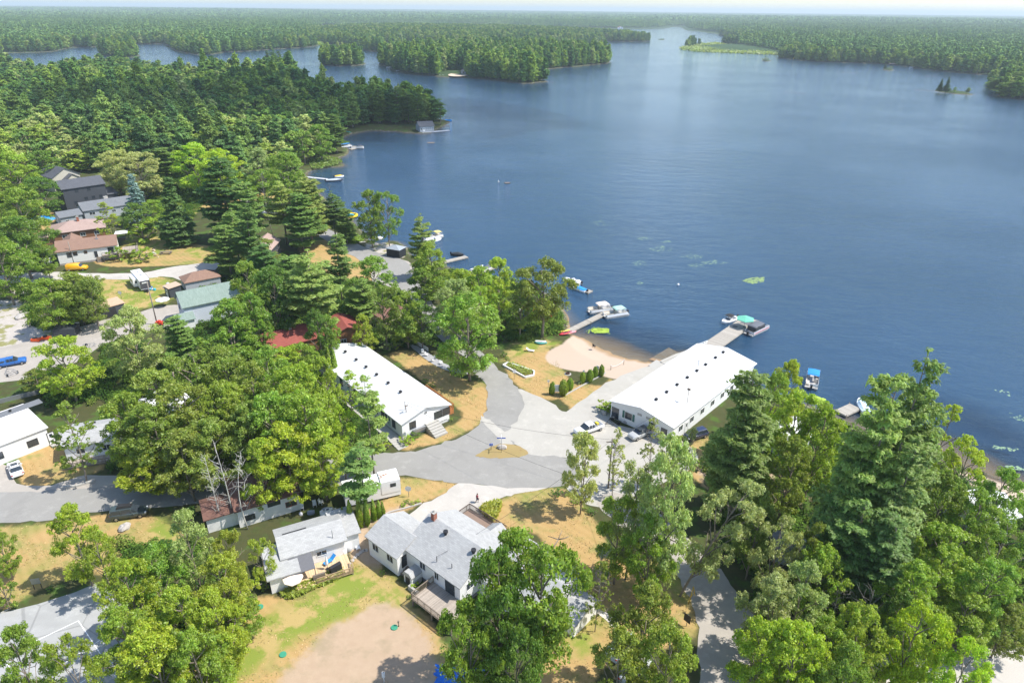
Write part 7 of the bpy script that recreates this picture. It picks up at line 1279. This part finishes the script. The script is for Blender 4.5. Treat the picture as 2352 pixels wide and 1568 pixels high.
# tarps
def tarp(label, P_, rx, ry, h, mat, seed):
    q = np.random.default_rng(seed); n = 16; u = np.linspace(-1, 1, n); X, Y = np.meshgrid(u, u); Z = h*np.clip(1-X**2-Y**2, 0, 1)**.5+q.uniform(-.1, .1, X.shape)*h; Z = np.maximum(Z, .02); w_ = q.uniform(.85, 1.1, X.shape)
    v = np.stack([X*rx*w_, Y*ry*w_, Z], -1).reshape(-1, 3); i_ = np.arange(n*n).reshape(n, n); f = np.stack([i_[:-1,:-1], i_[:-1,1:], i_[1:,1:], i_[1:,:-1]], -1).reshape(-1, 4)
    o = bpy.data.objects.new('tarpaulin', fastmesh('tarpaulin', v, f, 4, [mat])); C.objects.link(o); o.location = G(*P_); return tag(o, label, 'tarpaulin')
TB = plain('blue_tarp', (.02,.16,.60), .45, 0., .3); tarp('bright blue tarpaulin at the bottom edge beside the drooping trees', Z3(820,1530), 2.7, 1.8, .5, TB, 1); tarp('blue tarpaulin over a pile left of the small grey garage', Z0(385,710), 4.2, 2., 1.2, plain('sky_blue_tarp', (.03,.30,.72), .5), 2)
# orange equipment, bins, toys
for p_, l_ in ((ZW(268,212), 'orange equipment box on the rock edge, left one'), (ZW(345,198), 'orange equipment box on the rock edge, right one')): r = empty('equipment', G(*p_)); tag(r, l_, 'equipment'); MB().box(-.9,.9,-.5,.5,.15,.7).build('body', plain('orange_metal', (.75,.10,.02), .5), r); MB().box(-.5,.2,-.3,.3,.7,1.0).build('engine', BLACKM, r)
r = empty('red_loader', G(*ZW(1180,95))); tag(r, 'small red machine beside the utility pole', 'machine'); MB().box(-.8,.8,-.5,.5,.4,1.).box(-.3,.3,-.4,.4,1.,1.3).build('body', plain('red_metal', (.6,.05,.02), .5), r)
for x_ in (-.5,.5): MB().tube([(x_,-.6,.3),(x_,.6,.3)], .3, 10).build('wheel', RUBBER, r)
r = empty('covered_trailer', G(*ZW(500,165)), .1); tag(r, 'dark tilted trailer cover parked behind the bright green maple', 'trailer'); MB().loft([[(x,-1.5,.5),(x,1.5,.5),(x,1.6,2.4),(x,-1.2,2.0)] for x in (-2.4,2.4)]).build('cover', plain('black_cover', (.04,.045,.05)), r); MB().box(-2.42,2.42,1.4,1.62,2.39,2.47).build('edge_trim', TRIM, r)
def toys(seed, n, box, cols, label, grp, smin=.25, smax=.7):
    rr = random.Random(seed)
    for k in range(n):
        p_ = (rr.uniform(box[0], box[2]), rr.uniform(box[1], box[3])); c_ = cols[k % len(cols)]; s = rr.uniform(smin, smax); m = MB(); m.prism([(s*math.cos(a)*rr.uniform(.8,1.1), s*.7*math.sin(a)*rr.uniform(.8,1.1)) for a in [i*.785 for i in range(8)]], 0, s*.5); m.ball((0,0,s*.5), (s*.6,s*.45,s*.35), 8, 5)
        tag(m.build('yard_item', plain('toy_%d_%d' % (seed, k % len(cols)), c_, .5), None, G(*p_), rr.uniform(0,3)), label, 'yard item', grp)
toys(1, 12, (337,652,392,668), [(.05,.4,.5),(.6,.6,.62),(.6,.08,.05),(.1,.2,.5),(.5,.5,.5)], 'small colourful item scattered by the drive near the open white parasol', 'clutter by the white parasol')
toys(2, 9, (335,575,365,592), [(.55,.42,.3),(.45,.35,.28),(.3,.2,.15),(.6,.55,.5)], 'cut log or board in the wood pile on the upper-left lawn', 'wood pile on the lawn', .3, .8)
toys(3, 10, (660,1170,790,1190), [(.5,.5,.55),(.3,.32,.4),(.6,.58,.55),(.1,.12,.2)], 'odd item in the clutter behind the small white cottage', 'clutter behind the small cottage')
toys(4, 14, (1180,700,1270,740), [(.75,.75,.75),(.1,.2,.6),(.6,.05,.05),(.5,.45,.4),(.8,.8,.8)], 'item in the busy marina yard behind the wide oak', 'marina yard clutter', .4, 1.)
toys(5, 8, (600,478,650,492), [(.7,.7,.7),(.5,.1,.05),(.1,.1,.12)], 'vehicle-sized clutter by the sandy yard near the shore road', 'clutter near the shore road', .8, 1.6)
e = empty('picnic_table', G(*Z0(1490,1020)), .1); tag(e, 'weathered wooden picnic table on the upper-left lawn', 'table'); MB().box(-1.8,1.8,-.5,.5,.7,.78).build('tabletop', OLDWOOD, e); 
for s in (-1,1): MB().box(-1.8,1.8,s*.9-.15,s*.9+.15,.4,.46).build('bench', OLDWOOD, e); MB().box(s*1.3-.06,s*1.3+.06,-.9,.9,.0,.7).build('leg', OLDWOOD, e)
tag(MB().loft([[(r_*math.cos(a), r_*math.sin(a)*.6, z_) for a in [i*.524 for i in range(12)]] for r_, z_ in ((.45,0),(.5,.5),(.35,1.1),(.1,1.3))]).build('covered_grill', BLACKM, None, G(*Z0(1250,1028))), 'black covered grill on the upper-left lawn', 'grill')
for p_, l_ in ((Z2(1730,320), 'white satellite dish on a post beside the drive'), (Z0(1090,1420), 'satellite dish on a post above the open-fronted shed'), (Z0(620,570), 'white satellite dish beside the long grey house')):
    r = empty('satellite_dish', G(*p_)); tag(r, l_, 'dish'); MB().tube([(0,0,0),(0,0,1.7)], .05).build('post', GREYM, r); MB().loft([[(q*math.cos(a), -.05-o_, 1.75+q*math.sin(a)) for a in [i*.4488 for i in range(14)]] for q, o_ in ((.08,0),(.35,.06),(.5,.16))], 0, True).build('dish', WPLAST, r)
e = empty('deck_bench', H4.r.matrix_basis @ Vector((3.1,-3.2,.5)), H4.r.rotation_euler.z); tag(e, 'grey outdoor bench on the blond deck', 'bench'); MB().box(0,1.6,0,.6,.1,.45).build('seat', OLDWOOD, e); MB().box(0,1.6,-.05,.1,.45,.85).build('backrest', OLDWOOD, e)
e = empty('barbecue', H4.r.matrix_basis @ Vector((6.2,-2.6,.5)), H4.r.rotation_euler.z+.3); tag(e, 'black covered barbecue on the blond deck', 'barbecue'); MB().loft([[(x,-.35,0),(x,.35,0),(x,.4,.8),(x,.15,1.1),(x,-.3,1.)] for x in (-.8,.8)]).build('cover', BLACKM, e)
# stepping stones and curbs
rr = random.Random(8); st = [Z2(1170,950), Z2(1200,920), Z2(1225,890), Z2(1250,865), Z2(1275,845), Z2(1300,830), Z2(1325,822)]
for p_ in st:
    m = MB(); m.prism([(.32*math.cos(a)*rr.uniform(.8,1.2), .28*math.sin(a)*rr.uniform(.8,1.2)) for a in [i*.9 for i in range(7)]], 0, .1); tag(m.build('stepping_stone', ROCKM, None, G(*p_), rr.uniform(0,3)), 'pale stepping stone in the curved row between the small cottage and the foreground house', 'stone', 'stepping stones between the two houses')
def curb(label, pts, w, h, mat, name='curb'):
    m = MB(); q = [G(*p) for p in pts]
    for a_, b_ in zip(q[:-1], q[1:]): n_ = Vector((-(b_-a_).y, (b_-a_).x, 0)).normalized()*w/2; z_ = Vector((0,0,h)); m.add([a_-n_, b_-n_, b_+n_, a_+n_, a_-n_+z_, b_-n_+z_, b_+n_+z_, a_+n_+z_], [(0,3,2,1),(4,5,6,7),(0,1,5,4),(1,2,6,5),(2,3,7,6),(3,0,4,7)])
    return tag(m.build(name, mat), label, 'curb')
curb('low stone edging along the bed beside the drive', [Z2(1850,385),Z2(1700,430),Z2(1560,465),Z2(1420,530),Z2(1330,565),Z2(1180,620)], .25, .2, ROCKM); curb('pale concrete curb along the row of upright cedars', [ZB(1395,1215),ZB(1300,1265),ZB(1180,1330),ZB(1100,1375),ZB(1030,1415)], .3, .15, CONC)
curb('low block wall along the grass strip by the slender tree', [ZW(455,1295),ZW(560,1285),ZW(700,1245)], .4, .35, CONC, 'low_wall')
curb('white wooden fence rail beyond the left edge building', [ZW(0,670),ZW(120,640),ZW(290,600)], .12, .9, GREYM, 'fence'); curb('small timber edge at the far corner of the pale court', [ZV(0,975),ZV(90,930)], .15, .15, CONC)
r = sign('court_sign', 'grey panel and frame standing at the corner of the pale court', ZV(330,760), 1.8, 1.1, .9, GREYM, None, .2, BLACKM, posts=2)
sheet('concrete_path', [Z3(1835,1020),Z3(1880,1000),Z3(1970,1060),Z3(2060,1160),Z3(2020,1180),Z3(1930,1090)], .04, plain('path_concrete', (.58,.54,.48), .9), 1, 0)
# lily pads and weeds
LILY = plain('lily_pads', (.36,.50,.06), .6, 0., .3, 2); LIL2 = plain('pale_weed', (.22,.33,.20), .7, 0., .3, 2)
def lilies(label, pts, n, s, mat=None, name='lily_pads'):
    w = np.array([G(a, b, 0)[:2] for a, b in pts]); q = np.random.default_rng(n); lo, hi = w.min(0), w.max(0); x = q.uniform(lo[0], hi[0], n*4); y = q.uniform(lo[1], hi[1], n*4); m_ = inside(x, y, w); x, y = x[m_][:n], y[m_][:n]; m = MB()
    for i in range(len(x)): s_ = s*q.uniform(.5, 1.3); a0 = q.uniform(0, 6); m.add([(x[i]+s_*math.cos(a0+k*1.05), y[i]+s_*math.sin(a0+k*1.05), .012+.0004*(i % 9)) for k in range(6)], [tuple(range(6))])
    return tag(m.build(name, mat or LILY), label, 'lily pads', kind='stuff')
lilies('bright lime patch of lily pads below the narrow dock', [ZB(1265,825),ZB(1300,812),ZB(1420,815),ZB(1420,850),ZB(1340,855),ZB(1275,845)], 520, .22); lilies('scattered lily pads around the lime patch', [ZB(1210,830),ZB(1300,800),ZB(1430,805),ZB(1430,865),ZB(1250,860)], 40, .18)
lilies('loose round patch of lily pads on the open lake', [ZR(1315,145),ZR(1370,120),ZR(1490,110),ZR(1480,150),ZR(1400,168)], 120, .32, plain('dull_lily', (.24,.34,.12), .7, 0., .3, 2)); lilies('yellowish lily pads behind the tall two-topped tree', [ZT(440,560),ZT(500,550),ZT(590,580),ZT(560,620),ZT(480,615)], 260, .35)
for k, (cx_, cy_, w_, h_, n_) in enumerate(((1380,512,50,16,60),(1480,548,40,10,60),(1520,572,70,16,90),(1590,590,60,14,80),(1640,603,70,12,90),(1470,605,40,16,50),(1530,555,30,8,30),(1600,610,50,10,50),(1470,650,14,10,20))): lilies('faint scattered water weeds, one patch of several across the middle of the lake', [(cx_-w_/2,cy_),(cx_,cy_-h_/2),(cx_+w_/2,cy_),(cx_,cy_+h_/2)], n_*2//3, .2, LIL2, 'water_weeds')
for k, (cx_, cy_, w_, h_, n_) in enumerate(((2310,1030,60,14,40),(2340,960,50,30,24),(2300,900,40,20,14),(2340,1075,60,14,60))): lilies('pale water weeds near the right edge of the lake', [(cx_-w_/2,cy_-h_/2),(cx_+w_/2,cy_),(cx_+w_/2,cy_+h_/2),(cx_-w_/2,cy_)], n_, .2, LIL2, 'water_weeds')
# rocks breaking the water
def reef(label, pts, n, s):
    q = random.Random(n); m = MB()
    for k in range(n): t = k/max(1, n-1)*(len(pts)-1); i = min(int(t), len(pts)-2); a_ = G(*pts[i], 0).lerp(G(*pts[i+1], 0), t-i); m.ball((a_.x+q.uniform(-1,1)*s, a_.y+q.uniform(-1,1)*s, -.1), (s*q.uniform(.5,1.6), s*q.uniform(.3,.8), q.uniform(.12,.32)), 7, 4)
    return tag(m.build('rock_shoal', plain('wet_rock', (.16,.145,.13), .9)), label, 'rocks')
reef('long thin line of rocks barely breaking the water, middle right', [NRR(745,615),NRR(880,628)], 12, 1.2); reef('thin rocks above the long line, upper right', [NRR(1090,485),NRR(1230,490)], 12, 1.6); reef('dark low rocks left of the rocky islet', [NRR(1630,605),NRR(1760,612)], 14, 1.5); reef('rocks trailing right of the rocky islet', [NRR(1900,630),NRR(2030,633)], 12, 1.5); reef('small dark rock left of the lone rocky islet pines', [NRR(1690,512),NRR(1750,515)], 6, 1.6); reef('rocks at the tip of the large island', [NR(1450,545),NR(1545,557)], 10, 1.5); reef('pale rock far out between the large island and the right shore', [NR(2070,440),NR(2120,442)], 6, 1.6); reef('rocky shelf at the tip of the boathouse point', [NR(700,840),NR(760,852),NR(825,848)], 22, 1.5); reef('dark rocks at the end of the small spit', [NR(30,1080),NR(130,1105)], 14, .9); reef('rock shelf at the waterline left of the boathouse', [NR(370,880),NR(440,885)], 8, 1.6)
reef('rocks on the far left shore beside the cottages', [NL(240,330),NL(330,342),NL(390,338)], 16, 4.)
# far cottages (small, background)
def cottage_far(label, P_, w, l, h, rise, wall, roofm, rz=0., cat='cottage'):
    r = empty('cottage', G(*P_, 1.2), rz); tag(r, label, cat); MB().loft([[(-w/2,y,-1),(w/2,y,-1),(w/2,y,h),(0,y,h+rise),(-w/2,y,h)] for y in (0, l)]).build('wall', wall, r); MB().loft([[(-w/2-.5,y,h-.2),(0,y,h+rise),(w/2+.5,y,h-.2),(w/2+.5,y,h+.05),(0,y,h+rise+.25),(-w/2-.5,y,h+.05)] for y in (-.5, l+.5)]).build('roof', roofm, r); MB().box(-w*.3,-w*.05,-.04,0,h*.3,h*.75).box(w*.1,w*.35,-.04,0,h*.3,h*.75).build('windows', GLASS, r); return r
ORR = plain('orange_roof', (.6,.16,.06), .8); cottage_far('cottage with orange-red roof on the far left shore', NL(35,330), 18, 10, 4, 3, TAN, ORR); cottage_far('dark cottage on a sandy bank on the far left shore', NL(510,290), 14, 10, 6, 3, DARKW, SH_S); cottage_far('pale cottage among trees in the middle of the far left shore', NL(360,300), 8, 8, 4, 2, WHITE, SH_D); cottage_far('white cottage with reddish roof at the far left bay', NL(1000,285), 10, 8, 3, 2, WHITE, ORR); cottage_far('grey cottage beside the beach of the large island', NR(940,500), 9, 9, 4, 2.5, GREYW, SH_D)
cottage_far('reddish cottage on the right far shore near the yellow slide', NRR(965,395), 9, 9, 4, 2, plain('rust_wall', (.45,.15,.09), .8), ORR); cottage_far('white building with pink roof on the far middle shore', NR(1985,195), 22, 14, 5, 4, WHITE, ORR); cottage_far('cottage with red ground beside it on the right shore', NRR(1495,415), 9, 8, 3, 2, TAN, ORR); cottage_far('dark-gabled house hidden behind the pines of the point', NR(320,715), 9, 9, 5, 3, GREYW, SH_S)
r = empty('water_slide', G(*NRR(800,400), 0)); tag(r, 'bright yellow slide at the water on the right far shore', 'slide'); MB().tube([(0,0,1),(4,1,4),(6,2,6)], .6, 6).tube([(6,2,0),(6,2,6)], .2).build('slide', plain('yellow_slide', (.85,.6,.03), .5), r)
for p_, l_, w_ in ((NR(430,455), 'white boat at the left tip of the large island', 9), (NR(490,478), 'tiny boat near the left shore of the large island', 5), (NR(610,493), 'boat moored on the near shore of the large island', 8), (NR(705,503), 'second boat moored on the near shore of the large island', 7), (NR(790,510), 'long red and white boat beside the beach of the large island', 12), (NR(1605,445), 'boat at the right arm of the large island', 8), (NRR(980,408), 'white boat below the reddish cottage', 5), (NRR(1595,455), 'white boat at the right shore near the pale tree', 8), (NRR(1965,488), 'boat at a dock on the right far shore', 9), (NL(570,312), 'white boat before the dark cottage on the far left shore', 9), (NL(950,292), 'pale boat at the far left bay', 9)):
    speedboat('motorboat', l_, p_, (p_[0]+3, p_[1]), w_, 3.)
for pts, l_ in (([NR(830,505),NR(880,493),NR(930,500),NR(960,512),NR(900,518),NR(840,516)], 'beach'), ([NL(470,314),NL(490,295),NL(540,293),NL(550,310)], 'beach'), ([NRR(1440,430),NRR(1500,415),NRR(1520,425),NRR(1500,436)], 'beach')):
    sheet('far_beach', pts, .7, plain('pale_sand', (.6,.48,.36), .9), 2, .2)
# power poles and lines
def pole(label, P_, h=9., arm=True, lean=0.):
    r = empty('utility_pole', G(*P_)); tag(r, label, 'utility pole'); MB().tube([(0,0,-.3),(lean,0,h)], [.15,.11], 8).build('shaft', plain('grey_pole', (.25,.22,.19), .9), r)
    if arm: MB().box(lean-.9,lean+.9,-.06,.06,h-.7,h-.58).build('crossarm', OLDWOOD, r); MB().tube([(lean+.3,0,h-1.8),(lean+.3,0,h-1.1)], .2, 8).build('transformer', GREYM, r)
    return r, G(*P_)+Vector((lean, 0, h-.2))
p1, w1 = pole('grey utility pole on the lawn between the camper and the green-roofed house', (361,745), 11., False); p2, w2 = pole('dark utility pole among the pale ash trees beside the gravel lot', ZS(372,320), 9.5); p3, w3 = pole('utility pole hidden in the pale ash trees left of the lower road', ZS(612,760), 10.); p4, w4 = pole('utility pole in front of the white raised cottage', Z0(665,1110), 7., False)
def wire(label, a, b, sag=1.2, r_=.018):
    pts = [a.lerp(b, t)-Vector((0, 0, sag*4*t*(1-t))) for t in np.linspace(0, 1, 16)]; o = pts[0].copy(); return tag(MB().tube([p-o for p in pts], r_, 4).build('power_line', BLACKM, None, o), label, 'power line')
lw = H1.r.matrix_basis @ Vector((2.3, 2.4, 5.9)); wire('overhead wire from the left lodge across the road toward the gravel lot pole', lw, w2); wire('overhead wire crossing the road and the dry lawn', H1.r.matrix_basis @ Vector((2.0, 1.6, 6.0)), w3, 1.6); wire('overhead wire from the ash tree pole over the lower road to the right grove', w3, G(2000,1330)+Vector((0,0,8)), 1.); wire('overhead wire from the gravel lot pole to the ash tree pole', w2, w3, .8); wire('overhead wire from the foreground house toward the gravel lot pole', H3.r.matrix_basis @ Vector((5.6, .6, 5.2)), w2, 1.); wire('overhead wire at the right edge of the lower right grove', G(2000,1330)+Vector((0,0,8)), G(2500,1640)+Vector((0,0,7)), 1.2); wire('service wire to the right lodge mast', w2, H2.r.matrix_basis @ Vector((11.2, 8, 7)), .6)
# ------------------------------------------------------------ person walking on the gravel path
def person(P_, label, rz=0.):
    verts = {'pelvis': (0,0,.92), 'belly': (0,0,1.08), 'chest': (.01,0,1.28), 'neck': (.02,0,1.46), 'head0': (.04,0,1.56), 'head1': (.05,0,1.68),
     'hipL': (0,.1,.9), 'kneeL': (.24,.1,.5), 'ankL': (.12,.1,.1), 'toeL': (.3,.1,.04), 'hipR': (0,-.1,.9), 'kneeR': (-.08,-.1,.48), 'ankR': (-.36,-.1,.16), 'toeR': (-.24,-.1,.04),
     'shL': (.01,.19,1.40), 'elL': (-.12,.25,1.14), 'haL': (.0,.25,.92), 'shR': (.01,-.19,1.40), 'elR': (.14,-.25,1.16), 'haR': (.34,-.23,1.04)}
    rad = dict(pelvis=.15, belly=.14, chest=.17, neck=.06, head0=.085, head1=.1, hipL=.1, kneeL=.06, ankL=.042, toeL=.035, hipR=.1, kneeR=.06, ankR=.042, toeR=.035, shL=.065, elL=.042, haL=.03, shR=.065, elR=.042, haR=.03)
    ed = [('pelvis','belly'),('belly','chest'),('chest','neck'),('neck','head0'),('head0','head1'),('pelvis','hipL'),('hipL','kneeL'),('kneeL','ankL'),('ankL','toeL'),('pelvis','hipR'),('hipR','kneeR'),('kneeR','ankR'),('ankR','toeR'),('chest','shL'),('shL','elL'),('elL','haL'),('chest','shR'),('shR','elR'),('elR','haR')]
    for s, w in (('L', Vector((.5,0,-.86))), ('R', Vector((.86,0,-.5)))):
        hv = Vector(verts['ha'+s])
        for k, (l_, o_) in enumerate(((.085,-.03),(.095,-.01),(.09,.01),(.075,.03))): nm = 'f%s%d' % (s, k); verts[nm] = tuple(hv+w*l_+Vector((0, o_, 0))); rad[nm] = .009; mid = nm+'m'; verts[mid] = tuple(hv+w*l_*.5+Vector((.004, o_*.9, 0))); rad[mid] = .011; ed += [('ha'+s, mid), (mid, nm)]
        nm = 'th'+s; verts[nm] = tuple(hv+w*.04+Vector((.035, 0, .01))); rad[nm] = .01; ed.append(('ha'+s, nm))
    names = list(verts); me = bpy.data.meshes.new('body'); me.from_pydata([verts[n] for n in names], [(names.index(a), names.index(b)) for a, b in ed], [])
    o = bpy.data.objects.new('person', me); C.objects.link(o); sk = o.modifiers.new('skin', 'SKIN'); o.modifiers.new('sub', 'SUBSURF').levels = 2
    for i, n in enumerate(names): sv = me.skin_vertices[0].data[i]; sv.radius = (rad[n], rad[n]); sv.use_root = (n == 'pelvis')
    dg = bpy.context.evaluated_depsgraph_get(); m2 = bpy.data.meshes.new_from_object(o.evaluated_get(dg)); o.modifiers.clear(); o.data = m2; m2.materials.clear(); m2.materials.append(plain('skin', (.50,.30,.22), .6, 0., .05)); o.location = G(*P_)+Vector((0,0,.04)); o.rotation_euler.z = rz; tag(o, label, 'person')
    def cloth(name, parts, mat, grow=.022):
        m = MB()
        for pts, rr_ in parts: m.tube([verts[p] if isinstance(p, str) else p for p in pts], [q+grow for q in rr_], 10)
        m.build(name, mat, o)
    cloth('t_shirt', [(['pelvis','belly','chest',(.015,0,1.42)], [.15,.15,.175,.09]), ([(.01,.1,1.38),'shL',(-.05,.22,1.28)], [.07,.07,.055]), ([(.01,-.1,1.38),'shR',(.06,-.22,1.3)], [.07,.07,.055])], plain('maroon_cloth', (.22,.02,.05), .8))
    cloth('shorts', [([(0,0,.98),'pelvis',(0,0,.86)], [.15,.155,.13]), (['hipL',(.2,.1,.55)], [.1,.085]), (['hipR',(-.06,-.1,.55)], [.1,.085])], plain('navy_cloth', (.02,.025,.06), .8))
    for s in ('L', 'R'): cloth('shoe', [(['ank'+s, 'toe'+s], [.05,.045])], plain('shoe_white', (.5,.5,.5), .6), .01)
    MB().ball((.035,0,1.71), (.105,.1,.1), 10, 7).build('hair', plain('brown_hair', (.05,.03,.02), .8), o); f = MB()
    f.ball((.155,0,1.64), (.022,.016,.025), 6, 4); f.build('nose', plain('skin', (.5,.3,.22)), o); f = MB(); [f.ball((.138,s*.035,1.67), (.012,.014,.009), 6, 4) for s in (-1,1)]; f.build('eyes', BLACKM, o); MB().box(.138,.15,-.025,.025,1.585,1.597).build('mouth', plain('lips', (.35,.1,.09)), o); f = MB(); [f.ball((.045,s*.105,1.65), (.025,.012,.035), 6, 4) for s in (-1,1)]; f.build('ears', plain('skin', (.5,.3,.22)), o)
    return o
person(ZL(1588,1478), 'person in dark red shirt and dark shorts striding along the gravel path', 0.1)
# cloud over the lake side of the headland, above the haze
rng = np.random.default_rng(77)
c0 = G(690, 252)+SUN_DIR*620; cl = MB(); lob = unit(14)
R_ = [[(140+40*math.sin(3*a+1)+20*math.sin(7*a))*math.cos(ph)*math.cos(a)*1.0 if False else 0 for a in (0,)] for ph in (0,)]
rings = []
for k in range(11):
    ph = -math.pi/2+math.pi*k/10; cr = max(.02, math.cos(ph)); rings.append([((175+35*math.sin(3*a+1)+22*math.sin(7*a+k))*cr*math.cos(a), (140+22*math.sin(2*a)+14*math.sin(5*a+k))*cr*math.sin(a), 45*math.sin(ph)+8*math.sin(4*a+k)) for a in [i*2*math.pi/48 for i in range(48)]])
o = cl.loft(rings, 0, True).build('cloud', cmat, None, c0, -.5); tag(o, kind='structure')
print('objects', len(bpy.data.objects))
